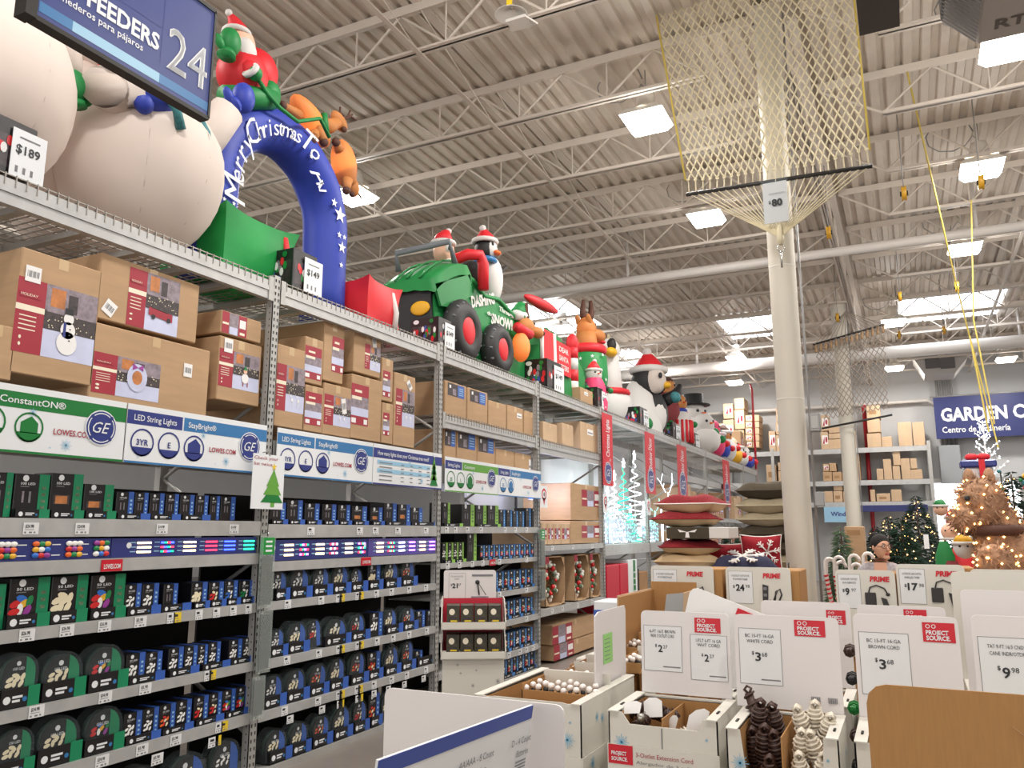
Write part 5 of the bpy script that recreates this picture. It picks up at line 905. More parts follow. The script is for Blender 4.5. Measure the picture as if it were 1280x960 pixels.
k = len(vs); vs += [(x, y+.03, z-.12) for x, y, z in vs]; q = [(i*(N+1)+j, (i+1)*(N+1)+j, (i+1)*(N+1)+j+1, i*(N+1)+j+1) for i in range(N) for j in range(N)]
m.add(vs, q+[tuple(k+a for a in f) for f in q]+[(i*(N+1), (i+1)*(N+1), k+(i+1)*(N+1), k+i*(N+1)) for i in range(N)]+[(i*(N+1)+N, (i+1)*(N+1)+N, k+(i+1)*(N+1)+N, k+i*(N+1)+N) for i in range(N)]+[(j, j+1, k+j+1, k+j) for j in range(N)], 'green_fabric', True); part('hood', m, t); m = M()
for v in (.28, .5, .74): m.tube([(JX0-.08+(JX1-JX0+.14)*v, 7.30+.82*u, 4.45+.05*math.sin(PI*v)+.42*math.sin(u*PI*.5)**.9) for u in (0, .2, .4, .6, .8, .9)], .014, 'green_fabric', 6)
part('hood_ribs', m, t)
part('hood_side', M().prism([(JX1+.03, y, z) for y, z in ((7.34, 4.40), (8.14, 4.74), (8.2, 4.5), (7.75, 4.22), (7.48, 4.18))], (.03, 0, 0), 'green_fabric'), t)
part('grille', M().box(JX0+.02, JX1-.02, 7.38, 7.45, 3.88, 4.38, 'black_fabric'), t); part('headlight', M().ell((JX1-.15, 7.37, 4.15), (.13, .02, .085), 'yellow_fabric', 14, 8), t); 0
part('bumper', M().tube([(JX0, 7.40, 3.76), (JX1, 7.40, 3.76)], .08, 'dkred_fabric', 10), t)
WY1, WY2 = yat(584, 4.0, -4.42), yat(627, 3.95, -4.42)
for y, z, r in ((WY1, 3.97, .31), (WY2, 3.93, .28)):
    m = M(); m.lathe((-4.62, y, z), [(r*.45, .0), (r*.6, .0), (r*.95, .02), (r*1.2, .09), (r*1.22, .17), (r*.95, .24), (r*.62, .25), (r*.45, .22)], 'black_fabric', 28, 'x')
    for k in range(14): a = k*PI/7; m.tube([(-4.50, y+r*1.2*math.cos(a), z+r*1.2*math.sin(a)), (-4.40, y+r*1.05*math.cos(a+.12), z+r*1.05*math.sin(a+.12))], .014, 'grey_fabric', 4)
    part('wheel', m, t); part('hub', M().ell((-4.41, y, z), (.05, r*.5, r*.58), 'red_fabric', 18, 12), t)
    m = M(); m.lathe((-5.4, y, z), [(r*.4, 0), (r*.95, .0), (r*1.2, .06), (r*1.2, .16), (r*.95, .2)], 'black_fabric', 20, 'x'); part('wheel', m, t)
part('windshield_frame', M().tube([(-5.2, 7.62, 4.72), (-5.2, 7.56, 4.93), (-4.62, 7.80, 5.06), (-4.58, 7.88, 4.8)], .038, 'grey_fabric', 10), t)
part('seat_back', M().ell(I(585, 345, -4.85), (.25, .14, .2), 'black_fabric', 16, 10), t)
hd = I(555, 316, -4.85); part('driver_body', M().ell(hd+Vector((-.05, .15, -.38)), (.18, .2, .24), 'red_fabric', 18, 12), t); part('driver_head', M().ell(hd, (.13, .14, .16), 'skin_fabric', 18, 12), t); part('driver_beard', M().ell(hd+Vector((.03, .04, -.15)), (.12, .13, .09), 'white_fabric', 16, 10), t)
m = M(); m.ell(hd+Vector((.10, -.08, .02)), (.035, .035, .05), 'eye_white', 10, 8); m.ell(hd+Vector((.13, -.095, .01)), (.015, .015, .03), 'ink', 8, 6); part('driver_eye', m, t); hat(t, hd+Vector((0, -.02, .11)), .13, .2, (0, .12, 0))
part('driver_arm', M().tube([I(570, 324, -4.75), I(585, 318, -4.6), I(600, 319, -4.5), I(604, 330, -4.48), I(604, 362, -4.48)], .07, 'red_fabric', 12), t)
pb = I(613, 350, -4.8); part('penguin_body', M().ell(pb, (.17, .18, .36), 'black_fabric', 18, 14), t); part('penguin_belly', M().ell(pb+Vector((.05, -.05, -.03)), (.15, .15, .33), 'white_fabric', 18, 14), t); ph = I(607, 312, -4.78); part('penguin_head', M().ell(ph, (.15, .15, .16), 'black_fabric', 18, 12), t); part('penguin_face', M().ell(ph+Vector((.06, -.0, 0)), (.10, .12, .13), 'white_fabric', 14, 10), t)
part('penguin_beak', M().ell(ph+Vector((.15, .03, -.06)), (.06, .07, .035), 'bulb_orange', 12, 8), t); part('penguin_eye', M().ell(ph+Vector((.14, -.06, .04)), (.015, .02, .03), 'ink', 8, 6), t); hat(t, ph+Vector((0, -.02, .10)), .15, .17, (0, -.06, 0)); part('penguin_scarf', M().tube([ph+Vector((.12*math.cos(a), .12*math.sin(a), -.16)) for a in [i*PI/6 for i in range(12)]], .04, 'sign_midblue', 8, closed=True).tube([ph+Vector((.1, .12, -.18)), ph+Vector((.12, .2, -.45))], .045, 'sign_midblue', 8), t)
part('penguin_wing', M().tube([pb+Vector((0, .12, .15)), I(622, 343, -4.7), I(632, 333, -4.7)], [.07, .06, .02], 'black_fabric', 10), t)
def jt(s, px, py, px2, py2, h, b=.05):
    a, c = I(px, py, -4.56), I(px2, py2, -4.56); text(s, a, c-a, ZV, h, 'white_fabric', t, width=(c-a).length, bold=b, shear=.12)
jt('DASHING', 590, 384, 619, 379, .13); jt('Through', 624, 388, 642, 398, .06, .03); jt('the', 609, 393, 616, 396, .05, .03); jt('SNOW!', 614, 404, 641, 413, .13)
# --- boxed inflatables with price cards
def ibox(pf0, pf1, pt, pb, price, label, X=-4.24, dep=.34):
    y0, y1 = yat(pf0, 3.75, X), yat(pf1, 3.75, X); h = onx(pf1, pt, X).z-TZ-.02; t = thing('inflatable_box', label, 'box', (X-.15, (y0+y1)/2, TZ), 'boxed inflatables with price cards'); z = TZ+.02; W = y1-y0
    part('carton', M().bevbox(X-dep, X, y0, y1, z, z+h, 'black_card', .005), t); m = M(); rnd = random.Random(len(label)); cs = ('bulb_red', 'white_print', 'tag_green', 'stripe_blue', 'red_fabric', 'photo_grey')
    for k in range(5): m.quad((X-dep+.02+dep*.18*k, y0-.0012, z+h*.1), (dep*.16, 0, 0), (0, 0, h*.6), ('inflate_box', 'photo_dark')[k % 2])
    for k in range(16): m.disc((X-dep+.04+(dep-.08)*rnd.random(), y0-.0018-.0002*k, z+h*(.2+.5*rnd.random())), XV*h*.06, ZV*h*.11, cs[k % 6], 8)
    m.disc((X-dep*.8, y0-.006, z+h*.86), XV*h*.12, ZV*h*.08, 'sign_white', 10); m.disc((X-dep*.25, y0-.006, z+h*.86), XV*h*.08, ZV*h*.08, 'sign_green', 10); m.quad((X+.0012, y0+W*.08, z+h*.1), (0, W*.84, 0), (0, 0, h*.6), 'inflate_box')
    for k in range(8): m.disc((X+.002+.0002*k, y0+W*(.15+.7*rnd.random()), z+h*(.2+.5*rnd.random())), YV*h*.06, ZV*h*.1, cs[k % 6], 8)
    part('printed_picture', m, t); yc = y0+W*.42
    part('price_card', M().box(X+.012, X+.016, yc, y1+.05, z-.01, z+h*.86, 'sign_white'), t); cw = y1+.05-yc; text(price, (X+.017, yc+cw*.12, z+h*.42), YV, ZV, h*.16, 'ink', t, width=cw*.7, bold=.02)
    m = M()
    for k in range(3): m.quad((X+.017, yc+cw*(.15+.22*k), z+h*.06), (0, cw*.08, 0), (0, 0, h*.12), 'ink_soft')
    m.quad((X+.017, yc+cw*.2, z+h*.7), (0, cw*.6, 0), (0, 0, h*.03), 'ink_soft'); part('card_print', m, t)
ibox(-12, 44, 162, 222, '$189', 'dark inflatable box with 189 dollar card at the far left'); ibox(366, 396, 322, 372, '$149', 'dark inflatable box with 149 dollar card below the arch'); ibox(548, 564, 402, 437, '$149', 'inflatable box with price card in front of the jeep wheel'); ibox(684, 702, 456, 483, '$149', 'inflatable box with price card under the red letter sign')
ibox(747, 757, 488, 506, '$99', 'inflatable box beside the polka dot snow girl'); ibox(800, 809, 512, 528, '$79', 'inflatable box below the goose figure'); ibox(841, 849, 531, 545, '$79', 'inflatable box below the striped nutcracker'); ibox(866, 873, 543, 556, '$59', 'inflatable box beside the black-hatted snowman')
# --- mailbox reindeer
t = infl('green inflatable mailbox with a reindeer head, red letter sign and red flag', (-4.75, 10.6, TZ)); m = M(); m.prism([(-5.1, y, z) for y, z in ((9.98, TZ), (9.95, 4.25), (10.2, 4.55), (10.75, 4.5), (11.1, 4.15), (11.2, TZ))], (.68, 0, 0), 'green_fabric'); part('mailbox_body', m, t)
m = M(); q = I(660, 437, -4.4); m.box(-4.42, -4.40, 10.0, 10.42, 4.02, 4.5, 'red_fabric'); m.tube([(-4.39, 9.98, 4.52), (-4.39, 9.98, 4.02), (-4.39, 10.45, 3.98), (-4.39, 10.42, 4.5)], .03, 'white_fabric', 8); part('mail_door', m, t)
p = I(651, 434, -4.45); part('reindeer_chest', M().ell(p, (.12, .15, .2), 'orange_fabric', 16, 12), t); point_light(p.x, p.y, p.z, 1.5, (1, .6, .3), .03); h = I(657, 410, -4.5); part('reindeer_head', M().ell(h, (.13, .17, .14), 'orange_fabric', 16, 12), t); part('muzzle', M().ell(h+Vector((.1, .16, -.04)), (.08, .14, .08), 'orange_fabric', 14, 10), t); part('nose', M().ell(h+Vector((.14, .28, -.03)), .03, 'brown_fabric', 8, 6), t)
part('ear', M().tube([h+ZV*.1, h+Vector((0, .04, .36))], [.06, .02], 'brown_fabric', 8), t); part('eye', M().ell(h+Vector((.12, .02, .05)), .02, 'ink', 8, 6), t); part('hat_brim', M().tube([h+Vector((-.05, -.22, .14)), h+Vector((-.02, .05, .17))], .07, 'white_fabric', 10), t); part('sleeve', M().tube([p+Vector((0, -.12, .25)), p+Vector((.02, .25, .22))], .07, 'red_fabric', 8), t)
a, b = I(671, 432, -4.38), I(686, 432, -4.38); part('letter_sign', M().box(-4.40, -4.385, 10.5, 11.05, 3.95, 4.42, 'red_fabric'), t)
for k, s in enumerate(('DEAR', 'SANTA', 'LETTERS')): text(s, (-4.384, 10.77, 4.28-.13*k), YV, ZV, .075, 'white_fabric', t, 'C', bold=.03, width=.36)
p, q = I(655, 383, -4.6), I(697, 378, -4.6); c = p.lerp(q, .5); part('red_flag', M().ell(c, (.07, (q.y-p.y)*.5, .08), 'red_fabric', 16, 10, rx(.05)), t); part('flag_arm', M().tube([I(645, 398, -4.6), I(652, 384, -4.6), I(656, 383, -4.6)], [.14, .09, .04], 'green_fabric', 10), t)
p, q = I(682, 434, -4.6), I(697, 450, -4.6); part('santa_arm', M().tube([p, q], [.08, .07], 'red_fabric', 10), t); part('santa_cuff', M().ell(p.lerp(q, .6), .09, 'white_fabric', 10, 8), t); part('black_mitt', M().ell(q+YV*.05, (.09, .1, .12), 'black_fabric', 12, 8), t)
# second green figure with snowflake base
t = infl('green bulky inflatable with snowflake skirt behind the letter sign', (-4.8, 11.75, TZ)); part('body', M().ell((-4.8, 11.7, 4.0), (.36, .45, .52), 'green_fabric', 20, 14, squash=lambda p: Vector((p.x, p.y, max(p.z, -.42)))), t)
part('skirt', M().lathe((-4.8, 11.75, TZ), [(.38, 0), (.40, .2), (.36, .34)], 'sign_green', 20), t); m = M()
for i in range(14): a = i*.3-1.6; flake(m, (-4.8+.41*math.cos(a), 11.75+.41*math.sin(a), TZ+.08+.1*(i % 3)), .035, 'sign_white', Vector((-math.sin(a), math.cos(a), 0)), ZV)
part('snowflakes', m, t); part('yellow_hem', M().lathe((-4.8, 11.75, TZ), [(.39, .0), (.42, .03), (.39, .06)], 'tag_yellow', 20), t)
# striped post
t = infl('slim red and white inflatable post left of the tall reindeer', (-4.5, 12.1, TZ)); p = I(716, 480, -4.5); m = M()
for k in range(5): m.tube([(-4.5, p.y, TZ+.02+.18*k), (-4.5, p.y, TZ+.2+.18*k)], .09, ('red_fabric', 'white_fabric')[k % 2], 12)
m.ell((-4.5, p.y, TZ+.98), (.1, .1, .16), 'red_fabric', 12, 10); part('post', m, t); carton(p.y-.2, p.y+.34, TZ+.0, TZ+.26, 'brown carton on top of the rack under the striped post', 'cartons on top of the rack', 'sticker', lab=(.3, .6, .6, .8), xf=-4.3)
# tall reindeer
t = infl('tallest brown reindeer inflatable in a green star-print body with red scarf', (-4.78, 12.85, TZ)); Yc = 12.8; part('body', M().lathe((-4.78, Yc, TZ), [(.1, 0), (.28, .02), (.30, .3), (.36, .7), (.34, 1.05), (.22, 1.2), (.05, 1.22)], 'green_fabric', 22), t); m = M()
for i in range(26): a = i*.55-1.6; zz = .1+.038*i; r = .30+.06*min(1, zz/.7); star5((-4.78+(r+.01)*math.cos(a), Yc+(r+.01)*math.sin(a), TZ+zz), .035, Vector((-math.sin(a), math.cos(a), 0)), ZV, 'sign_white', t, .004) if math.cos(a) > -.1 else 0
part('scarf', M().tube([(-4.78+.26*math.cos(a), Yc+.26*math.sin(a), TZ+1.18) for a in [i*PI/8 for i in range(16)]], .09, 'red_fabric', 10, closed=True), t); part('neck', M().tube([(-4.78, Yc, TZ+1.15), (-4.78, Yc-.02, TZ+1.5)], [.2, .17], 'orange_fabric', 16), t); h = Vector((-4.78, Yc, TZ+1.58)); part('head', M().ell(h, (.17, .2, .2), 'orange_fabric', 18, 12), t); part('muzzle', M().ell(h+Vector((.12, .22, -.1)), (.13, .24, .12), 'orange_fabric', 16, 12), t); part('mouth', M().ell(h+Vector((.16, .3, -.2)), (.08, .1, .03), 'red_fabric', 12, 8), t); part('nose', M().ell(h+Vector((.18, .42, -.06)), .05, 'brown_fabric', 10, 8), t); part('eye', M().ell(h+Vector((.15, .04, .06)), (.02, .02, .035), 'ink', 8, 6), t)
for s in (-1, 1): part('antler', M().tube([h+Vector((.05*s, .02, .15)), h+Vector((.06*s, .06*s+.04, .3)), h+Vector((.05*s, .05+.05*s, .52))], [.06, .06, .03], 'brown_fabric', 8), t); part('ear', M().ell(h+Vector((.1*s, -.14, .12)), (.05, .04, .11), 'orange_fabric', 10, 8, rx(.6)), t)
point_light(-4.78, Yc, TZ+1.5, 1.5, (1, .62, .32), .03)
# generic standing figures
def figure(label, px, X, top, r, body, head, hatc=None, scarf=None, face=True, beak=None, nose=None, black_eye=True, arms=None, tall=1., ypos=None, hatshape='santa', base=None):
    y = ypos if ypos is not None else yat(px, 4.2, X); H = top-TZ; t = infl(label, (X, y, TZ)); hr = r*.68; zb = TZ+H*.36
    part('body', M().ell((X, y, zb), (r, r, H*.38), body, 18, 12, squash=lambda p: Vector((p.x, p.y, max(p.z, -H*.36)))), t); hc = Vector((X, y, TZ+H*(.74 if hatc else .84)-hr*.1)); part('head', M().ell(hc, (hr, hr, hr*1.05), head, 18, 12), t)
    if base: part('base', M().lathe((X, y, TZ), [(r*1.05, 0), (r*1.12, H*.18), (r*.9, H*.32)], base, 16), t)
    f = Vector((.75, -.55, 0)).normalized()
    if black_eye:
        for s in (-1, 1): e = Vector((-f.y, f.x, 0))*s*hr*.35; part('eye', M().ell(hc+f*hr*.88+e+ZV*hr*.2, hr*.13, 'ink', 8, 6), t)
    if beak: part('beak', M().ell(hc+f*hr*1.05-ZV*hr*.1, (hr*.3, hr*.3, hr*.18), beak, 10, 8), t)
    if nose: part('nose', M().tube([hc+f*hr*.8, hc+f*hr*1.5], [hr*.14, .005], nose, 8), t)
    if scarf: part('scarf', M().tube([hc+Vector((hr*.8*math.cos(a), hr*.8*math.sin(a), -hr*.85)) for a in [i*PI/6 for i in range(12)]], hr*.24, scarf, 8, closed=True), t)
    if hatc and hatshape == 'santa': hat(t, hc+ZV*hr*.55, hr*.9, H*.2, (0, hr*.4, 0), hatc)
    if hatc and hatshape == 'top': part('top_hat', M().lathe(hc+ZV*hr*.7, [(0.01, 0), (hr*1.3, 0), (hr*1.3, .03), (hr*.8, .04), (hr*.8, hr*.9), (0.01, hr*.9)], hatc, 18), t)
    if hatc and hatshape == 'hair': part('hair', M().ell(hc+ZV*hr*.35-f*hr*.15, (hr*1.02, hr*1.02, hr*.8), hatc, 16, 10), t)
    for s in (-1, 1):
        e = Vector((-f.y, f.x, 0))*s; a = Vector((X, y, TZ+H*.52))+e*r*.8; part('arm', M().tube([a, a+e*r*.3-ZV*H*.08+f*.1], [r*.26, r*.2], arms or body, 10), t); part('mitten', M().ell(a+e*r*.34-ZV*H*.11+f*.14, r*.24, 'red_fabric' if not nose else 'green_fabric', 10, 8), t)
    return t
t = figure('small snow girl in pink dotted skirt with red hat, before the tall reindeer', 742, -4.42, 4.42, .2, 'pink_fabric', 'white_fabric', 'red_fabric', base='pink_fabric', arms='black_fabric', nose='bulb_orange')
m = M()
for i in range(18): a = i*.42-2; star5((-4.42+.23*math.cos(a), WL[t.name][1]+.23*math.sin(a), TZ+.05+.05*(i % 4)), .022, Vector((-math.sin(a), math.cos(a), 0)), ZV, 'sign_white', t, .004) if math.cos(a) > -.2 else 0
# white goose
t = infl('tall white goose inflatable with yellow beak and red ribbon', (-4.8, 14.2, TZ)); y = 14.1; part('body', M().ell((-4.8, y+.1, 3.98), (.36, .5, .42), 'white_fabric', 20, 14, squash=lambda p: Vector((p.x, p.y, max(p.z, -.39)))), t); limb(t, [Vector((-4.8, y-.1, 4.15)), Vector((-4.8, y, 4.55)), Vector((-4.8, y-.12, 4.95))], [.27, .2, .19], 'white_fabric', 'neck'); h = Vector((-4.8, y-.1, 5.02)); part('head', M().ell(h, (.22, .24, .22), 'white_fabric', 18, 12), t); part('eye_patch', M().ell(h+Vector((.12, -.16, .06)), (.09, .09, .13), 'black_fabric', 12, 8), t); part('beak', M().ell(h+Vector((.14, -.26, -.1)), (.11, .16, .09), 'yellow_fabric', 14, 8), t); part('crest', M().ell(h+Vector((0, .02, .24)), (.04, .06, .08), 'pillow_beige', 8, 6), t)
part('ribbon', M().tube([(-4.8+.3*math.cos(a), y+.33*math.sin(a), 4.22) for a in [i*PI/8 for i in range(16)]], .06, 'red_fabric', 8, closed=True), t)
t = infl('white cone-backed inflatable with smooth sloping back beside the goose', (-4.8, 15.2, TZ)); y = yat(797, 4.2, -4.8); part('back', M().lathe((-4.8, y, TZ), [(.5, 0), (.48, .3), (.34, .8), (.16, 1.1), (.03, 1.18)], 'white_fabric', 22), t); part('green_glove', M().ell((-4.45, y-.5, TZ+.18), (.1, .14, .12), 'green_fabric', 12, 8), t)
# big penguin
t = infl('large black and white penguin inflatable wearing a red hat', (-4.6, 16.4, TZ)); y = yat(812, 4.6, -4.6); part('body', M().ell((-4.6, y, 4.05), (.36, .38, .55), 'black_fabric', 20, 14, squash=lambda p: Vector((p.x, p.y, max(p.z, -.46)))), t); part('belly', M().ell((-4.52, y-.08, 4.0), (.28, .28, .40), 'white_fabric', 18, 12, squash=lambda p: Vector((p.x, p.y, max(p.z, -.4)))), t); h = Vector((-4.6, y-.05, 4.72)); part('head', M().ell(h, (.36, .38, .36), 'black_fabric', 20, 14), t); part('face', M().ell(h+Vector((.16, -.12, -.0)), (.23, .26, .28), 'snow_fabric', 18, 12), t); part('beak', M().ell(h+Vector((.38, -.05, -.1)), (.1, .12, .07), 'yellow_fabric', 12, 8), t)
for s in (-1, 1): part('eye', M().ell(h+Vector((.34, -.22+.16*s+.05, .06)), (.04, .05, .06), 'ink', 10, 8), t)
hat(t, h+ZV*.24, .33, .38, (0, -.05, 0)); part('wing', M().tube([(-4.35, y+.2, 4.35), (-4.15, y+.4, 4.5), (-4.1, y+.55, 4.7)], [.14, .12, .06], 'black_fabric', 10), t); part('teal_mitten', M().ell((-4.15, y+.3, 4.42), (.12, .16, .12), 'teal_fabric', 12, 8), t)
figure('brown-haired striped nutcracker figure holding a small toy, behind the penguin', 833, -4.75, 5.38, .36, 'dkred_fabric', 'orange_fabric', 'brown_fabric', hatshape='hair', arms='blue_fabric'); t = figure('red and white striped figure with green mitten beside the nutcracker', 848, -4.5, 4.75, .3, 'white_fabric', 'orange_fabric', nose='bulb_orange', scarf='blue_fabric'); y = WL[t.name][1]
for k in range(7): a = -1.4+.35*k; part('red_stripe', M().tube([(-4.5+.31*math.cos(a), y+.31*math.sin(a), TZ+.05), (-4.5+.30*math.cos(a), y+.30*math.sin(a), TZ+.55)], .03, 'red_fabric', 6), t)
figure('white snowman inflatable with black top hat and red scarf farther down', 868, -4.7, 5.0, .48, 'white_fabric', 'white_fabric', 'black_fabric', 'red_fabric', nose='bulb_orange', hatshape='top'); figure('white cloaked snowman leaning beside the top-hatted one', 879, -4.45, 4.5, .42, 'white_fabric', 'white_fabric', None, 'red_fabric', nose='bulb_orange')
for px, tp, b_, hd_, hc, sc, lab in ((889, 4.55, 'pink_fabric', 'pink_fabric', None, 'sign_white', 'pink round inflatable with a blue snowflake on its front'), (896, 4.4, 'blue_fabric', 'white_fabric', 'grey_fabric', None, 'small blue inflatable with grey hat past the pink one'), (904, 4.6, 'white_fabric', 'orange_fabric', 'brown_fabric', 'red_fabric', 'brown-haired inflatable figure near the end of the rack'),
    (912, 4.3, 'yellow_fabric', 'skin_fabric', None, 'red_fabric', 'yellow inflatable figure near the end of the rack'), (920, 4.25, 'white_fabric', 'white_fabric', 'red_fabric', None, 'tiny white snowman with red hat near the end of the rack'), (928, 4.2, 'blue_fabric', 'white_fabric', None, 'red_fabric', 'tiny blue inflatable at the very end of the rack')):
    figure(lab, px, -4.55, tp, .36, b_, hd_, hc, sc)
G = 'carton piles on top of the rack end'
for i, (y, z, h) in enumerate(((25.3, 0, .6), (25.3, .6, .55), (24.7, 0, .5), (25.9, 0, .5), (25.9, .5, .45))): carton(y, y+.55, TZ+z, TZ+z+h, '%s stacked carton at the far end of the rack top' % ORD[i], G, 'band', lab=(.2, .8, .3, .7), xf=-4.45)
# --- aisle sign 24
SXX = -3.2; y0, y1, z0, z1 = 1.90, 2.86, 3.87, 4.50; t = thing('aisle_sign', 'blue hanging aisle sign reading bird feeders 24 at the upper left', 'sign', (SXX, (y0+y1)/2, z0)); part('panel', M().box(SXX-.05, SXX, y0, y1, z0, z1, 'sign_navy'), t)
part('frame_edge', M().box(SXX-.055, SXX+.006, y0, y1, z0-.012, z0+.01, 'dark_metal').box(SXX-.055, SXX+.006, y1-.008, y1+.006, z0, z1, 'dark_metal').box(SXX-.055, SXX+.006, y0, y1, z1-.01, z1+.012, 'dark_metal'), t)
part('end_cap', M().box(SXX-.07, SXX+.01, y0-.05, y0, z0-.01, z0+.10, 'dark_metal'), t)
m = M(); X = SXX+.001; W = y1-y0
for k in range(12):
    n = 'sign_midblue' if k in (0, 1, 8, 9, 10, 11) else 'sign_skyblue'; m.quad((X, y0+.01+(W-.02)*k/12, z0+.035), (0, (W-.02)/12, 0), (0, 0, .05), n)
part('light_stripe', m, t); m = M(); m.quad((X, y0+W*.66, z0+.12), (0, .004, 0), (0, 0, .4), 'sign_blue'); m.quad((X, y0+.05, z0+.33), (0, W*.6, 0), (0, 0, .003), 'sign_blue'); part('panel_seams', m, t)
text('BIRD FEEDERS', (X, y0+.02-.06, z0+.20), YV, ZV, .085, 'sign_white', t, bold=.03, width=.66); text('Comederos para p\u00e1jaros', (X, y0+.03, z0+.145), YV, ZV, .035, 'sign_white', t, width=.5, bold=.01); text('24', (X, y0+W*.7, z0+.14), YV, ZV, .24, 'sign_white', t, bold=.0, width=.25); text('24', (X, y0+W*.7+.007, z0+.14), YV, ZV, .24, 'sign_white', t, bold=.0, width=.25)
part('hanging_wire', M().tube([(SXX-.025, y1-.1, z1), (SXX-.025, y1-.1, 7.38)], .004, 'pipe_grey', 4).tube([(SXX-.025, y0+.1, z1), (SXX-.025, y0+.1, 7.38)], .004, 'pipe_grey', 4), t)
# ================================================================= display bins in the foreground
def rcard(x0, x1, z0, z1, y, r=.03, tilt=0., dy=0.):   # card outline with rounded top corners, top leaning back by tilt
    pts = [(x0, z0), (x1, z0), (x1, z1-r)]+[(x1-r+r*math.cos(a), z1-r+r*math.sin(a)) for a in (PI/6, PI/3)]+[(x1-r, z1), (x0+r, z1)]+[(x0+r-r*math.sin(a), z1-r+r*math.cos(a)) for a in (PI/6, PI/3)]+[(x0, z1-r)]
    return [(x, y+(z-z0)*tilt, z) for x, z in pts]
def frame_print(m, x0, x1, z0, z1, yf, n='ink', w=.0015):
    for a, b, c, d in ((x0, x1, z0, z0+w), (x0, x1, z1-w, z1), (x0, x0+w, z0, z1), (x1-w, x1, z0, z1)): m.add([(a, yf(c), c), (b, yf(c), c), (b, yf(d), d), (a, yf(d), d)], [(0, 1, 2, 3)], n)
def header(t, x0, x1, z0, z1, y, prices, logo=None, tilt=.04, col='card_white', bar=True):
    """white header card; prices: list of (x0,x1,ztop,zbot, line1, line2, dollars, cents)"""
    o = part('header_card', M().prism(rcard(x0, x1, z0, z1, y, .025, tilt), (0, .006, 0), col), t); yf = lambda z: y+(z-z0)*tilt-.0015; v = Vector((0, tilt, 1))
    for a, b, zt, zb, l1, l2, d, c in prices:
        m = M(); m.add([(a, yf(zb), zb), (b, yf(zb), zb), (b, yf(zt), zt), (a, yf(zt), zt)], [(0, 1, 2, 3)], 'tag_white'); m.add([(x, yy-.001, z) for x, yy, z in ((a+.5*(b-a), yf(zb+.02), zb+.02), (b-.01, yf(zb+.02), zb+.02), (b-.01, yf(zb+.026), zb+.026), (a+.5*(b-a), yf(zb+.026), zb+.026))], [(0, 1, 2, 3)], 'ink_soft'); frame_print(m, a, b, zb, zt, lambda z: yf(z)-.0008); q = part('price_panel', m, o)
        W = b-a; H = zt-zb; P = lambda u, w_: (a+W*u, yf(zb+H*w_)-.0012, zb+H*w_)
        text(l1, P(.5, .84), XV, v, min(.016, H*.07), 'ink', q, 'C', width=W*.68); text(l2, P(.5, .74), XV, v, min(.016, H*.07), 'ink', q, 'C', width=W*.62)
        text('$', P(.3, .53), XV, v, H*.06, 'ink', q, bold=.02, name='price'); text(d, P(.38, .42), XV, v, H*.15, 'ink', q, bold=.02, width=H*(.105 if len(d) == 1 else .2), name='price'); text(c, P(.38, .51) if 0 else (a+W*.38+H*(.12 if len(d) == 1 else .22), yf(zb+H*.5)-.0012, zb+H*.5), XV, v, H*.075, 'ink', q, name='price')
    if logo:
        a, b, zt, zb = logo; m = M(); m.add([(a, yf(zb)-.001, zb), (b, yf(zb)-.001, zb), (b, yf(zt)-.001, zt), (a, yf(zt)-.001, zt)], [(0, 1, 2, 3)], 'red_sign'); W, H = b-a, zt-zb
        for k in (.17, .35): m.disc((a+W*k, yf(zb+H*.8)-.002, zb+H*.8), XV*W*.07, v*W*.07, 'sign_white', 12, .7)
        q = part('logo_patch', m, o); text('PROJECT', (a+W*.1, yf(zb+H*.4)-.002, zb+H*.38), XV, v, H*.22, 'sign_white', q, width=W*.7, bold=.03); text('SOURCE.', (a+W*.1, yf(zb+H*.12)-.002, zb+H*.1), XV, v, H*.22, 'sign_white', q, width=W*.75, bold=.03)
    return o
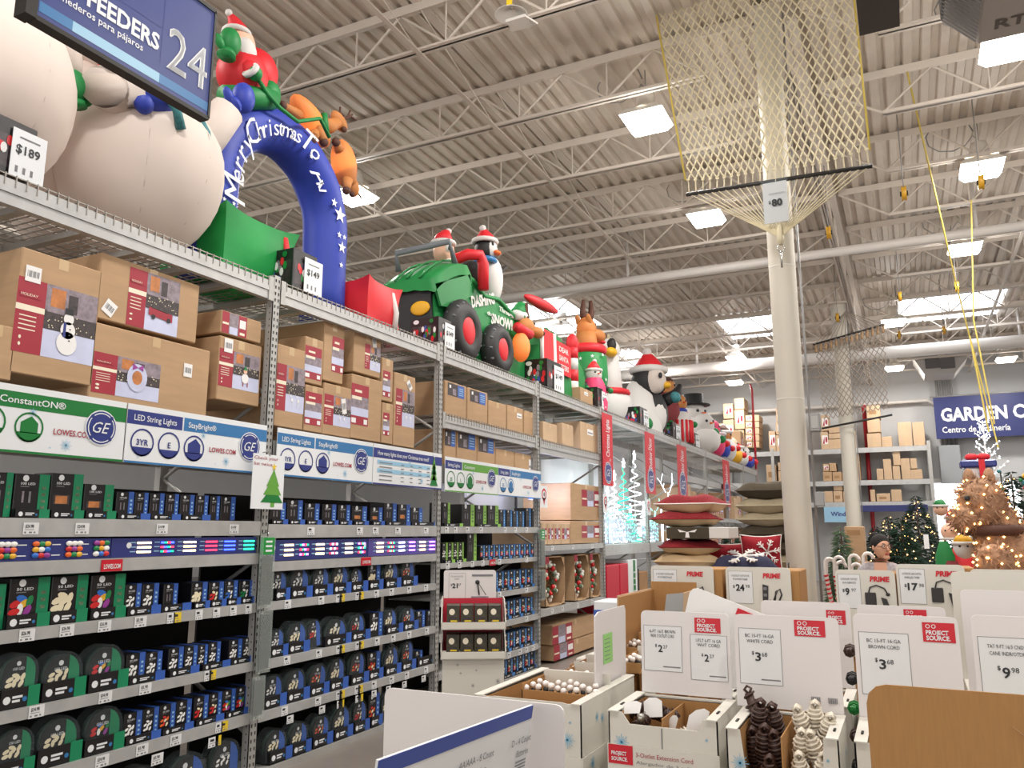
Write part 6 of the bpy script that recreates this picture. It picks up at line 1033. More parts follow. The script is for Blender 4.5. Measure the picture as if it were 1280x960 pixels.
def dbin(x0, x1, y0, y1, zt, label, cut=.07, comp=2, inner='kraft', h=.62, slot=True):
    """open-topped white cardboard bin with sloped shoulders, front cut-out and a middle divider"""
    t = thing('display_bin', label, 'display bin', ((x0+x1)/2, (y0+y1)/2, 0), 'cardboard display bins'); e = .05; b = .006; zb = zt-h; W = x1-x0
    m = M(); m.box(x0, x0+b, y0, y1, .02, zt-.0, 'bin_white'); m.box(x1-b, x1, y0, y1, .02, zt, 'bin_white'); m.box(x0, x1, y1-b, y1, .02, zt, 'bin_white')
    m.prism([(x0, y0, .02), (x1, y0, .02), (x1, y0, zt), (x1-W*.13, y0, zt-.005), (x1-W*.17, y0, zt-cut), (x0+W*.2, y0, zt-cut), (x0+W*.13, y0, zt-.005), (x0, y0, zt)], (0, b, 0), 'bin_white'); m.box(x0+b, x1-b, y0+b, y1-b, zb, zb+b, inner); part('shell', m, t)
    m = M(); m.box(x0+e, x0+e+.003, y0+.01, y1-.01, zb, zt-.012, inner); m.box(x1-e-.003, x1-e, y0+.01, y1-.01, zb, zt-.012, inner); m.box(x0+e, x1-e, y1-.03, y1-.027, zb, zt-.01, inner); m.box(x0+e, x1-e, y0+.008, y0+.011, zb, zt-cut-.005, inner); part('liner', m, t)
    for s in (0, 1):      # folded shoulders
        a = x0 if s == 0 else x1-e; part('shoulder', M().prism([(a, y0-.012, zt-.004), (a+e, y0-.012, zt-.004), (a+e*1.05, y1, zt+.004), (a-.0, y1, zt+.004)], (0, 0, .006), 'bin_white'), t)
        if slot: part('slot', M().box(a+e*.42, a+e*.62, (y0*.75+y1*.25), (y0*.75+y1*.25)+.05, zt+.004, zt+.009, 'hole'), t)
    part('back_ledge', M().box(x0+e, x1-e, y1-.03, y1, zt-.005, zt+.003, 'bin_white'), t)
    if comp == 2: part('divider', M().box((x0+x1)/2-.003, (x0+x1)/2+.003, y0+.012, y1-.03, zb, zt-.02, inner), t)
    m = M()
    for u, v, r in ((.12, -.14, .032), (.9, -.09, .008), (.9, -.26, .01)): flake(m, (x0+W*u, y0-.0012, zt+v), r*1.2, 'snowflake_blue', XV, ZV)
    flake(m, (x1+.0012, y0+.3, zt-.12), .03, 'snowflake_blue', YV, ZV); part('snowflake_print', m, t); return t
def skein(c, u, v, n, mn, label, ln=.2, r=.035, grp='cord skeins in the bins'):
    """bundled extension cord: many turns of cord around a core, with loops"""
    c, u = Vector(c), Vector(u).normalized(); v = (Vector(v)-u*Vector(v).dot(u)).normalized(); w = u.cross(v); t = thing('cord_skein', label, 'extension cord', c, grp); m = M(); pts = []
    for i in range(n*8+1): a = i*PI/4; k = i/(n*8); b = .8+.3*math.sin(PI*k)+.12*math.sin(a*.37); pts.append(c+u*ln*(k-.5)+(v*math.cos(a)+w*math.sin(a))*r*b)
    m.tube(pts, r*.19, mn, 6); m.tube([c-u*ln*.48, c+u*ln*.48], r*.72, mn, 8); part('wound_cord', m, t)
    for s in (-1, 1):
        m = M()
        for k in range(3): o = c+u*s*ln*.42+w*(k-1)*r*.3; m.tube([o, o+u*s*ln*.2+v*r*.6, o+u*s*ln*.3, o+u*s*ln*.2-v*r*.6, o], r*.2, mn, 6)
        part('end_loops', m, t)
    return t
def hangtag(t, p, u, v, w, h, n='white_print'):
    p, u, v = Vector(p), Vector(u).normalized(), Vector(v).normalized(); part('paper_tag', M().prism([p, p+u*w, p+u*w+v*h*.8, p+u*w*.7+v*h, p+u*w*.3+v*h, p+v*h*.8], u.cross(v)*.002, n), t)
# bin 1: brown and white indoor cords
b1 = dbin(-1.37, -.85, 3.88, 4.33, .85, 'front left white display bin with snowflakes holding brown cords and white tags', cut=.055)
header(b1, -1.34, -.87, .86, 1.275, 4.335, [(-1.325, -1.12, 1.20, .97, '6-FT 16/2 BRWN', 'INDR 3 OUTLET CORD', '2', '27'), (-1.075, -.885, 1.165, .94, 'UTLT 6-FT 16 GA', 'WHT CORD', '2', '27')], (-1.05, -.915, 1.25, 1.175))
o = part('product_strip', M().quad((-1.37, 3.868, .615), (.12, 0, 0), (0, 0, .085), 'red_sign'), b1); text('PROJECT', (-1.355, 3.867, .655), XV, ZV, .016, 'sign_white', o, width=.075, bold=.03); text('SOURCE.', (-1.355, 3.867, .63), XV, ZV, .016, 'sign_white', o, width=.08, bold=.03)
text('3-Outlet Extension Cord', (-1.235, 3.867, .655), XV, ZV, .02, 'red_print', o, width=.27); text('Alargador de 3 salidas', (-1.235, 3.867, .625), XV, ZV, .014, 'ink_soft', o, width=.3)
m = M(); m.box(-1.375, -.845, 3.87, 3.876, .02, .70, 'bin_white'); part('base_sleeve', m, b1); b1x = part('front_seam', M().box(-1.112, -1.108, 3.876, 3.879, .70, .79, 'ink_soft'), b1)
t = skein((-1.27, 4.08, .82), (1, .3, .1), (0, 0, 1), 7, 'brown_cord', 'brown cord bundle at the back left of the front left bin', .16, .035); hangtag(t, (-1.235, 4.02, .80), (1, .1, .1), (-.1, .3, 1), .09, .09); t = skein((-1.19, 4.14, .80), (1, -.2, 0), (0, 0, 1), 6, 'brown_cord', 'brown cord bundle behind the white tag in the front left bin', .14, .032)
t = skein((-1.24, 3.98, .78), (.2, 1, .3), (0, 0, 1), 6, 'brown_cord', 'dark cord end with metal prongs at the front of the front left bin', .12, .03); hangtag(t, (-1.33, 3.95, .82), (1, .2, .1), (.1, .4, .8), .09, .06); part('plug', M().lathe((-1.225, 3.93, .80), [(.001, 0), (.018, 0), (.016, .035), (.001, .035)], 'chrome', 12), t)
t = skein((-1.0, 4.15, .74), (1, .4, .2), (0, 0, 1), 6, 'white_cord', 'white cord with paper tag low in the right half of the front left bin', .14, .03); hangtag(t, (-1.035, 4.02, .75), (1, .4, .2), (.2, .3, 1), .10, .10); hangtag(t, (-1.12, 4.0, .76), (1, .1, 0), (.3, .1, 1), .04, .07)
# bin 2: brown and white 15 ft cords
b2 = dbin(-.79, -.33, 3.77, 4.2, .85, 'middle white display bin holding big brown and cream cord skeins', cut=.30)
header(b2, -.82, -.335, .86, 1.29, 4.205, [(-.80, -.60, 1.225, .965, 'BC 15-FT 16-GA', 'WHITE CORD', '3', '68')], (-.535, -.395, 1.275, 1.20))
m = M()
for x in (-.475, -.40): 
    for k in range(7): m.box(x+.006*k, x+.006*k+.003, 4.2, 4.203, .905, .93, 'ink_soft')
part('barcode_print', m, b2)
k = 0
for x, z, y, a in ((-.69, .84, 4.02, .2), (-.62, .82, 4.05, -.1), (-.66, .75, 3.93, .15), (-.60, .73, 3.92, -.1), (-.71, .72, 3.98, .0), (-.63, .64, 3.86, .1)):
    k += 1; skein((x, y, z), (a, -.35, 1), (1, 0, 0), 8, 'brown_cord', '%s brown cord skein from the back of the middle bin' % ORD[k-1], .15, .032, 'brown cord skeins in the middle bin')
t = skein((-.73, 4.1, .88), (-.25, .1, 1), (1, 0, 0), 3, 'brown_cord', 'brown cord loop sticking up at the left of the middle bin', .13, .028); hangtag(t, (-.715, 4.06, .82), (1, 0, .2), (0, .3, 1), .045, .035)
k = 0
for x, z, y, a in ((-.50, .83, 4.03, -.2), (-.45, .85, 4.06, .1), (-.40, .81, 4.03, .3), (-.50, .75, 3.94, .1), (-.44, .75, 3.93, -.2), (-.41, .68, 3.87, .15), (-.50, .67, 3.87, .0)):
    k += 1; skein((x, y, z), (a, -.35, 1), (1, 0, 0), 8, 'white_cord', '%s cream cord skein from the back of the middle bin' % ORD[k-1], .14, .031, 'cream cord skeins in the middle bin')
# bin 3 and 4, mostly hidden behind the brown card
b3 = dbin(-.27, .17, 3.77, 4.2, .85, 'white display bin for brown 15 foot cord, behind the brown card', cut=.3); header(b3, -.27, .165, .86, 1.315, 4.205, [(-.25, -.04, 1.235, .96, 'BC 15-FT 16-GA', 'BROWN CORD', '3', '68')], (.035, .13, 1.29, 1.215) if 0 else (.02, .15, 1.29, 1.205))
k = 0
for x, z, y in ((-.17, .8, 4.0), (-.1, .8, 4.0), (-.17, .74, 3.9)): k += 1; skein((x, y, z), (.1, -.3, 1), (1, 0, 0), 7, 'brown_cord', '%s brown cord skein in the bin behind the brown card' % ORD[k-1], .15, .032)
b4 = dbin(.20, .66, 3.77, 4.2, .85, 'white display bin at the right edge for candy cane outdoor cord', cut=.3); header(b4, .215, .66, .86, 1.33, 4.205, [(.235, .45, 1.24, .95, 'TAT 9-FT 16/3 CNDY', 'CANE INDR/OTDR', '9', '98')]); part('green_item', M().bevbox(.30, .42, 4.08, 4.16, .80, .89, 'tag_green', .01), b4)
# gap fillers: stacked small brown cord packs between the bins
for i in range(7): skein((-.30, 4.35+.02*(i % 2), .35+.13*i), (0, 1, 0), (0, 0, 1), 5, ('brown_cord', 'tag_green', 'product_black')[i % 3], '%s cord pack from the bottom in the slot right of the middle bin' % ORD[i], .10, .024, 'cord packs in the slot')
# second row
b5 = dbin(-.80, -.32, 4.45, 4.9, .85, 'white display bin in the second row, behind the middle bin', cut=.1); header(b5, -.80, -.325, .86, 1.305, 4.905, [], (-.45, -.35, 1.265, 1.19))
b6 = dbin(-.29, .15, 4.45, 4.9, .85, 'white display bin in the second row, behind the brown cord bin', cut=.1); header(b6, -.29, .14, .86, 1.30, 4.905, [], (-.06, .05, 1.285, 1.21))
b7 = dbin(.20, .66, 4.45, 4.9, .85, 'white display bin in the second row at the right edge', cut=.1); header(b7, .215, .66, .86, 1.395, 4.905, [])
b8 = dbin(.22, .70, 5.15, 5.6, .85, 'grey-white display bin in the third row at the right edge', cut=.1); header(b8, .20, .75, .86, 1.46, 5.5, [], col='bin_white')
b9 = dbin(-1.37, -.88, 4.45, 4.92, .85, 'white display bin in the second row, under the tilted white cards', cut=.1)
t = thing('tilted_card', 'bright white card leaning askew behind the front left bin', 'card', (-1.05, 4.62, .9), 'loose white cards'); R = Matrix.Rotation(-.36, 3, 'Y'); m = M(); pts = rcard(-.30, .22, -.36, .10, 0, .03); m.prism([R.inverted() @ Vector(p)+Vector((-.86, 4.66, 1.25)) for p in pts], (0, .006, 0), 'white_print') if 0 else None
q = [ony(px, py, 4.62) for px, py in ((853, 780), (862, 741), (866, 736), (872, 735), (962, 771), (966, 800))]; m = M(); m.prism([(v.x, 4.62, v.z) for v in q]+[(q[5].x, 4.62, .86), (q[0].x, 4.62, .86)], (0, .006, 0), 'white_print'); part('card', m, t)
q = [ony(px, py, 4.61) for px, py in ((922, 760), (946, 770), (936, 772), (919, 768))]; part('red_corner_print', M().prism([(v.x, 4.612, v.z) for v in q], (0, .003, 0), 'red_sign'), t)
t = thing('tilted_card', 'grey-backed white card standing behind the tilted card', 'card', (-1.2, 4.8, .9), 'loose white cards'); q = [ony(px, py, 4.8) for px, py in ((829, 782), (833, 743), (854, 741), (852, 790))]; part('card', M().prism([(v.x, 4.8, v.z) for v in q]+[(q[3].x, 4.8, .86), (q[0].x, 4.8, .86)], (0, .008, 0), 'pipe_grey'), t)
# left stack of low bins with bulbs, card seen edge-on
b10 = dbin(-2.13, -1.53, 3.93, 4.8, .85, 'wide white display bin with blue snowflakes left of the front left bin', cut=.0, comp=1, h=.3, slot=False)
m = M(); m.box(-2.14, -1.525, 3.92, 3.926, .02, .60, 'bin_white'); m.box(-1.526, -1.52, 3.92, 4.8, .02, .60, 'bin_white'); part('lower_sleeve', m, b10); m = M(); flake(m, (-1.60, 3.917, .68), .04, 'snowflake_blue', XV, ZV); flake(m, (-1.70, 3.917, .75), .012, 'snowflake_blue', XV, ZV); flake(m, (-1.519, 4.05, .55), .04, 'snowflake_blue', YV, ZV); flake(m, (-1.528, 4.15, .75), .03, 'snowflake_blue', YV, ZV); part('snowflake_print', m, b10)
t = thing('side_card', 'tall white card seen from the side with a green sticker, on the wide bin', 'card', (-1.6, 4.6, .85)); X = -1.6; pts = [(4.33, .80), (4.86, .80), (4.88, 1.22), (4.86, 1.25), (4.40, 1.25), (4.345, 1.23)]; part('card', M().prism([(X, y, z) for y, z in pts], (-.008, 0, 0), 'card_white'), t)
m = M(); a, b = onx(754, 798, X+.002), onx(766, 826, X+.002); m.quad((X+.002, a.y, b.z), (0, b.y-a.y, 0), (0, 0, a.z-b.z+.02), 'sticker_green'); 
for i in range(6): m.quad((X+.003, a.y+.02, b.z+.02+.022*i), (0, (b.y-a.y)*.6, 0), (0, 0, .004), 'ink_soft')
part('green_sticker', m, t)
def bulb_tray(px0, px1, y, z, label, n=10, dark=True):
    a, b = ony(px0, 800, y).x, ony(px1, 800, y).x; t = thing('bulb_tray', label, 'tray', ((a+b)/2, y, z), 'trays of white bulbs'); m = M(); m.box(a, b, y, y+.006, z-.05, z, 'kraft'); m.box(a, b, y+.3, y+.306, z-.05, z+.06, 'bin_white'); m.box(a, a+.005, y, y+.3, z-.05, z+.03, 'kraft'); m.box(a, b, y, y+.3, z-.06, z-.05, 'kraft'); part('tray_body', m, t)
    n *= 2
    for i in range(n):
        x = a+(b-a)*(i+.5)/n; c = Vector((x, y+.04+.05*(i % 4), z+.003+.010*(i % 3))); o = part('white_bulb', M().ell(c, (.017, .019, .016), 'candy_white', 10, 7), t); part('bulb_base', M().tube([c-ZV*.02, c-ZV*.05], .012, 'dark_metal' if dark else 'candy_white', 8), o)
    return t
bulb_tray(652, 738, 4.15, ony(700, 866, 4.15).z, 'nearest tray of white bulbs on the wide bin', 11); bulb_tray(695, 741, 4.85, ony(720, 850, 4.85).z, 'second tray with white bulbs behind the nearest one', 7); bulb_tray(712, 742, 5.3, ony(728, 838, 5.3).z, 'third tray of white bulbs with tall white back', 5); bulb_tray(778, 800, 4.9, .91, 'tray of white bulbs between the side card and front left bin', 5); bulb_tray(778, 800, 5.4, .93, 'farther tray of white bulbs right of the side card', 4)
for i, (a, b, y, zt) in enumerate(((680, 742, 4.82, ony(710, 862, 4.82).z), (709, 742, 5.28, ony(728, 850, 5.28).z), (719, 742, 5.8, ony(730, 823, 5.8).z), (778, 800, 5.82, ony(788, 806, 5.8).z))):
    p, q = ony(a, 800, y).x, ony(b, 800, y).x; m = M(); m.bevbox(p, q, y, y+.36, .02, zt, 'bin_white', .01); solo('display_carton', m, '%s white carton behind the bulb trays counted from the front' % ORD[i], 'box', 'white cartons behind the bulb trays')
t = thing('open_carton', 'open brown-lined carton rising behind the front left bin', 'box', (-1.75, 6.0, 0)); x0, x1 = ony(783, 760, 5.5).x, ony(845, 760, 5.5).x; m = M(); m.box(x0, x0+.01, 5.3, 6.1, .02, 1.27, 'card_pale'); m.box(x0+.01, x0+.02, 5.3, 6.1, .02, 1.26, 'kraft'); m.box(x1-.01, x1, 5.3, 6.1, .02, 1.27, 'card_pale'); m.box(x0, x1, 6.1, 6.11, .02, 1.32, 'kraft'); part('carton_walls', m, t); part('inner_tubes', M().box(x0+.05, x0+.10, 5.6, 5.7, .02, 1.0, 'kraft').box(x0+.11, x0+.15, 5.6, 5.7, .02, .95, 'kraft'), t)
a, b = onx(778, 786, -2.0), onx(787, 832, -2.0)
t = thing('blue_striped_box', 'small white box with blue band glimpsed beside the side card', 'box', (-1.95, 5.25, .3)); part('carton', M().bevbox(-2.08, -1.86, 5.62, 5.92, .03, 1.2, 'sign_white', .006), t); part('blue_band', M().box(-2.081, -1.859, 5.618, 5.922, 1.06, 1.14, 'blue_band'), t)
# branded third row of remote and outlet boxes
def prime(x0, x1, zt, y, l1, l2, d, c, prod, label, tilt=0., depth=.45):
    t = thing('outlet_display', label, 'display box', ((x0+x1)/2, y+depth/2, 0), 'dark-outlet display boxes'); W = x1-x0; part('carton', M().bevbox(x0+.02, x1+.06, y+.03, y+depth, .02, zt-.02, 'kraft', .006), t)
    m = M(); m.prism(rcard(x0, x1, .85, zt, y, .03, 0), (0, .008, 0), 'bin_white'); o = part('front_card', m, t); yf = lambda z: y-.0015
    a, b = x0+W*.04, x0+W*.42; zt2, zb2 = zt-.03, zt-.26; m = M(); m.quad((a, yf(0), zb2), (b-a, 0, 0), (0, 0, zt2-zb2), 'tag_white'); frame_print(m, a, b, zb2, zt2, lambda z: yf(z)-.0008); q = part('price_panel', m, o); w = b-a
    text(l1, (a+w/2, y-.003, zt2-.04), XV, ZV, .014, 'ink', q, 'C', width=w*.75); text(l2, (a+w/2, y-.003, zt2-.065), XV, ZV, .014, 'ink', q, 'C', width=w*.6)
    text('$', (a+w*.18, y-.003, zt2-.12), XV, ZV, .02, 'ink', q, bold=.02); text(d, (a+w*.3, y-.003, zt2-.14), XV, ZV, .045, 'ink', q, bold=.035, width=.028*len(d)+.006*(len(d)-1)); text(c, (a+w*.36+.028*len(d)+.004, y-.003, zt2-.118), XV, ZV, .022, 'ink', q)
    text('PRIME', (x0+W*.58, y-.003, zt-.075), XV, ZV, .033, 'red_sign', o, bold=.05, width=.125, shear=.1)
    cx, cz = x0+W*.68, zt-.2
    if prod == 'strip':
        m = M(); m.prism([(cx-.055, y-.002, cz-.1), (cx-.02, y-.002, cz-.1), (cx-.01, y-.002, cz+.07), (cx-.05, y-.002, cz+.08)], (0, -.006, 0), 'product_black'); part('power_strip_print', m, o)
        m = M()
        for k in range(3): m.box(cx-.045, cx-.022, y-.009, y-.008, cz-.05+.045*k, cz-.03+.045*k, 'ink_soft')
        part('socket_print', m, o); part('cord_print', M().tube([(cx-.03, y-.005, cz-.1), (cx, y-.005, cz-.03), (cx+.03, y-.005, cz-.05), (cx+.04, y-.005, cz+.03), (cx+.07, y-.005, cz+.05), (cx+.08, y-.005, cz+.01), (cx+.05, y-.005, cz-.06), (cx+.02, y-.005, cz-.04), (cx+.05, y-.005, cz+.04)], .006, 'product_black', 6), o)
    else:
        part('receiver_print', M().bevbox(cx-.075, cx-.005, y-.012, y-.001, cz-.045, cz+.05, 'product_black', .004), o); part('remote_print', M().prism([(cx+.025, y-.002, cz+.02), (cx+.06, y-.002, cz+.01), (cx+.085, y-.002, cz-.07), (cx+.045, y-.002, cz-.075)], (0, -.01, 0), 'product_black'), o)
        part('cord_print', M().tube([(cx-.05, y-.006, cz+.05), (cx-.04, y-.006, cz+.085), (cx, y-.006, cz+.10), (cx+.05, y-.006, cz+.08), (cx+.07, y-.006, cz+.04) if prod == 'remote' else (cx+.07, y-.006, cz+.09)], .005, 'product_black', 6), o); part('plug_print', M().ell((cx+.07, y-.006, cz+.04 if prod == 'remote' else cz+.09), (.014, .006, .012), 'product_black', 8, 6), o)
    return t
prime(-1.82, -1.34, 1.435, 6.2, '6 OUTLET OUTDOOR', 'POWERSTAKE', '24', '98', 'strip', 'display box with stake power strip at 24.98, under the striped pillow stack'); prime(-1.25, -.79, 1.435, 6.2, '6 OUTLET OUTDOOR', 'POWERSTAKE', '24', '98', 'strip', 'display box with stake power strip at 24.98, left of the thick column')
prime(-.49, -.11, 1.43, 6.2, 'OUTDOOR 2 OUTLET', 'W/A REMOTE', '9', '97', 'remote', 'display box with outlet and remote at 9.97, in front of the woman'); prime(-.10, .31, 1.475, 6.19, 'OUTDOOR 24HR DIGITAL', 'WIRELESS TIMER', '17', '98', 'timer', 'display box with digital timer at 17.98, right of the 9.97 one'); prime(.34, .85, 1.45, 6.2, 'OUTDOOR 2 OUTLET', 'W/A REMOTE', '9', '97', 'remote', 'display box cut off by the right edge, behind the grey-white card')
# nearest cards: battery display and kraft card
t = thing('battery_display', 'near white battery display with a blue stripe at the bottom centre', 'display box', (-1.05, 1.7, 0)); part('back_card', M().prism(rcard(-1.34, -.805, .5, 1.272, 1.95, .022), (0, .006, 0), 'card_white'), t)
A, Bp = Vector((-.885, 1.94, 1.268)), Vector((-.945, 1.36, 1.268)); u = (A-Bp).normalized(); v = Vector((.16, 0, 1)).normalized(); n = u.cross(v).normalized(); L = (A-Bp).length
fp = part('front_panel', M().prism([Bp-v*.7, A-v*.7, A, Bp], -n*.006, 'tag_white'), t); part('blue_stripe', M().prism([Bp-v*.032, A-v*.032, A, Bp], n*.0015, 'stripe_blue'), t)
def onp(a, b): return Bp+u*a-v*b+n*.002
for a, s, s2 in ((.10, 'AA/AAA - 4 Count', 'Batteries'), (.28, 'AA/AAA - 8 Count', 'Batteries'), (.50, 'D - 4 Count', 'Batteries')):
    q = .14 if a < .4 else .09; text(s, onp(a, .085), u, v, .016, 'ink_soft', fp, width=q); text(s2, onp(a+.03, .115), u, v, .016, 'ink_soft', fp, width=q*.6); m = M()
    for k in range(3): m.quad(onp(a+.03, .13+.008*k), u*q*.55, v*.003, 'ink_soft')
    m.quad(onp(a+.03, .24), u*.05, v*.07, 'red_print'); m.quad(onp(a+.085, .24), u*.03, v*.07, 'pipe_grey'); part('battery_print', m, fp)
part('side_wall', M().prism([(-.985, 1.33, .5), (-1.34, 1.33, .5), (-1.34, 1.33, 1.1), (-.985, 1.33, 1.1)], (0, .006, 0), 'bin_white'), t); part('base_box', M().bevbox(-1.34, -.9, 1.34, 1.94, .02, .9, 'bin_white', .01), t)
t = thing('kraft_card', 'plain brown corrugated card with rounded corner at the bottom right, nearest', 'card', (.3, 2.4, 0)); m = M(); m.prism(rcard(-.135, .75, .3, 1.305, 2.4, .05), (0, .006, 0), 'kraft'); part('card', m, t); part('base_box', M().bevbox(-.12, .74, 2.41, 2.9, .02, .80, 'bin_white', .01), t); part('crease', M().tube([(.19, 2.3985, 1.23), (.26, 2.3985, 1.17)], .0008, 'card', 4), t)
# ---- white lantern display on the rack side, turned towards the aisle
PIV = Vector((-3.0, 5.75, 0)); TURN = .52
def turn(o):
    l = Vector(WL[o.name])-PIV; l = Matrix.Rotation(TURN, 3, 'Z') @ l; o.location = PIV+l+Vector((-.12, -.03, 0)); o.rotation_euler = (0, 0, TURN)
t = thing('lantern_display', 'white two-tier cardboard display with boxed solar lanterns and 21.67 price header', 'display', (-3.0, 5.8, 0)); x0, x1, y0 = -3.235, -2.765, 5.6
part('base', M().bevbox(x0, x1, y0, y0+.40, .02, .745, 'bin_white', .006), t); m = M(); [flake(m, (x0+.47*a, y0-.0012, b), r, 'pipe_grey', XV, ZV) for a, b, r in ((.2, .3, .03), (.5, .55, .015), (.3, .64, .012), (.8, .5, .014), (.6, .4, .014), (.55, .66, .01), (.9, .58, .02), (.25, .7, .014))]; part('snowflake_print', m, t)
for z in (.77, .985):
    m = M(); m.box(x0-.012, x1+.012, y0-.05, y0-.044, z-.025, z+.03, 'bin_white')
    for xx in (x0-.012, x1+.006): m.prism([(xx, y0-.05, z-.025), (xx, y0+.40, z-.025), (xx, y0+.40, z+.19), (xx, y0+.14, z+.19), (xx, y0-.05, z+.03)], (.006, 0, 0), 'bin_white')
    m.box(x0-.012, x1+.012, y0-.05, y0+.40, z-.025, z-.019, 'bin_white'); part('tier', m, t); part('tier_back', M().box(x0, x1, y0+.24, y0+.246, z, z+.185, 'red_panel'), t)
G = 'boxed lanterns in the white display'
for r, z in (('lower', .757), ('upper', .972)):
    for i in range(4):
        a = x0+.03+.106*i; q = thing('lantern_box', '%s lantern box from the left on the %s tier of the white display' % (ORD[i], r), 'box', (a+.05, y0+.1, z), G); part('carton', M().bevbox(a, a+.1, y0+.0, y0+.16, z, z+.165, 'lantern_box', .003), q)
        m = M(); m.disc((a+.04, y0-.002, z+.115), XV*.022, ZV*.024, 'cream', 12); m.disc((a+.052, y0-.003, z+.055), XV*.03, ZV*.03, 'photo_dark', 10); m.quad((a+.03, y0-.0035, z+.042), (.05, 0, 0), (0, 0, .012), 'tag_yellow'); part('lantern_picture', m, q); turn(q)
hx, hy = x0+.0, y0+.29; o = part('header_card', M().prism(rcard(hx, hx+.42, 1.13, 1.385, hy, .02), (0, .006, 0), 'card_white'), t); m = M(); y = hy-.002; frame_print(m, hx+.04, hx+.175, 1.165, 1.36, lambda z: y); m.quad((hx+.225, y, 1.335), (.17, 0, 0), (0, 0, .016), 'ink_soft'); part('header_print', m, o); text('SOLAR FLOOD', (hx+.055, y, 1.33), XV, ZV, .012, 'ink_soft', o, width=.10); text('LIGHT', (hx+.085, y, 1.31), XV, ZV, .012, 'ink_soft', o, width=.04); text('$', (hx+.055, y, 1.262), XV, ZV, .016, 'ink', o, bold=.02); text('21', (hx+.068, y, 1.245), XV, ZV, .035, 'ink', o, bold=.035, width=.044); text('67', (hx+.117, y, 1.265), XV, ZV, .016, 'ink', o)
part('lamp_picture', M().tube([(hx+.27, y-.004, 1.29), (hx+.285, y-.004, 1.19)], .006, 'product_black', 6).tube([(hx+.28, y-.004, 1.28), (hx+.34, y-.004, 1.19)], .002, 'product_black', 4).ell((hx+.27, y-.006, 1.29), (.018, .006, .018), 'product_black', 10, 8).box(hx+.22, hx+.36, y-.006, y-.001, 1.145, 1.18, 'photo_grey'), o); turn(t)
# ---- pillows
def pillow(c, sx, sy, h, mn, label, trim=None, sag=.0, rot=0., standing=False, under=None, grp='throw pillows'):
    t = thing('throw_pillow', label, 'pillow', (c[0], c[1], c[2]), grp); N = 12; vs = []; C0 = Vector(c)
    def surf(s, mn):
        m = M(); vs = []
        for i in range(N+1):
            for j in range(N+1):
                u, v = 2*i/N-1, 2*j/N-1; k = (max(0, 1-u**4)*max(0, 1-v**4))**.6; pin = 1-.10*(1-abs(u)**2)*abs(v)**2; pin2 = 1-.10*(1-abs(v)**2)*abs(u)**2; w = .012*math.sin(u*5+v*3+sx*40)*k
                p = Vector((u*sx*pin2, v*sy*pin, s*h*k+w-sag*(u*u+v*v)*.5))
                if standing: p = Vector((p.x, p.z*-1, p.y+sy))
                else: p = p+ZV*h
                p = Matrix.Rotation(rot, 3, 'Z') @ p; vs.append(C0+p)
        m.add(vs, [(i*(N+1)+j, (i+1)*(N+1)+j, (i+1)*(N+1)+j+1, i*(N+1)+j+1) for i in range(N) for j in range(N)], mn, True); return m, vs
    m, vs = surf(1, mn); part('top_cover', m, t); m2, vs2 = surf(-1, under or mn); part('under_cover', m2, t)
    ring = [vs[i*(N+1)] for i in range(N+1)]+[vs[N*(N+1)+j] for j in range(1, N+1)]+[vs[i*(N+1)+N] for i in range(N-1, -1, -1)]+[vs[j] for j in range(N-1, 0, -1)]
    part('piping', M().tube(ring, .006, trim or mn, 5, closed=True), t); return t
G = 'stacked plaid pillows'
px, py = -1.88, 7.68
for i, (z, w, dx) in enumerate(((1.09, .30, .0), (1.22, .32, .02), (1.35, .31, -.01), (1.48, .29, .01))): pillow((px+dx-.0, py, z), w, .26, .068, 'pillow_red' if i % 2 else 'pillow_tan', '%s pillow from the bottom of the tan and red plaid stack' % ORD[i], under='pillow_tan', rot=.1*i, grp=G)
t = thing('flat_gift_carton', 'flat dark carton with pale bow print and white end, between the stacked pillows', 'box', (px, py-.05, 1.5)); a, b, c2, d2 = ony(833, 659, 7.4), ony(886, 674, 7.4), 0, 0; part('carton', M().bevbox(a.x, b.x, 7.4, 7.85, b.z, a.z, 'pillow_olive', .006), t); e = ony(911, 660, 7.4); part('white_end', M().bevbox(b.x+.003, e.x, 7.4, 7.85, b.z+.005, a.z, 'pipe_white', .006), t)
m = M(); cx = (a.x+b.x)/2; cz = (a.z+b.z)/2+.01
for s in (-1, 1): m.poly([(cx, 7.397, cz), (cx+s*.09, 7.397, cz+.025), (cx+s*.07, 7.397, cz-.002)], 'candy_white')
m.poly([(cx-.012, 7.397, cz), (cx+.012, 7.397, cz), (cx+.02, 7.397, cz-.05), (cx-.02, 7.397, cz-.05)], 'candy_white'); part('bow_print', m, t)
zt = a.z+.005
pillow((px+.0, py-.02, zt), .31, .25, .07, 'pillow_red', 'second pillow from the top of the plaid stack, on the dark carton', under='pillow_tan', rot=.1, grp=G); pillow((px+.05, py, zt+.125), .29, .24, .085, 'pillow_red', 'topmost plaid pillow with tan underside on the stack', 'candy_white', under='pillow_tan', rot=-.12, grp=G)
rk = thing('pillow_rack', 'low dark wire rack holding the pillow stacks behind the display boxes', 'rack', (-1.5, 7.7, 0)); part('shelf', M().box(-2.35, -1.0, 7.4, 8.2, .98, 1.0, 'dark_metal'), rk)
for x in (-2.3, -1.9, -1.5, -1.05):
    for y in (7.42, 8.15): part('post', M().tube([(x, y, .0), (x, y, 1.35 if y < 7.5 else 1.4)], .008, 'dark_metal', 5), rk)
pillow((-1.36, 7.6, 1.24), .30, .22, .12, 'pillow_navy', 'dark navy pillow with a big white snowflake', rot=.15); m = M(); c = Vector((-1.42, 7.40, 1.36)); 
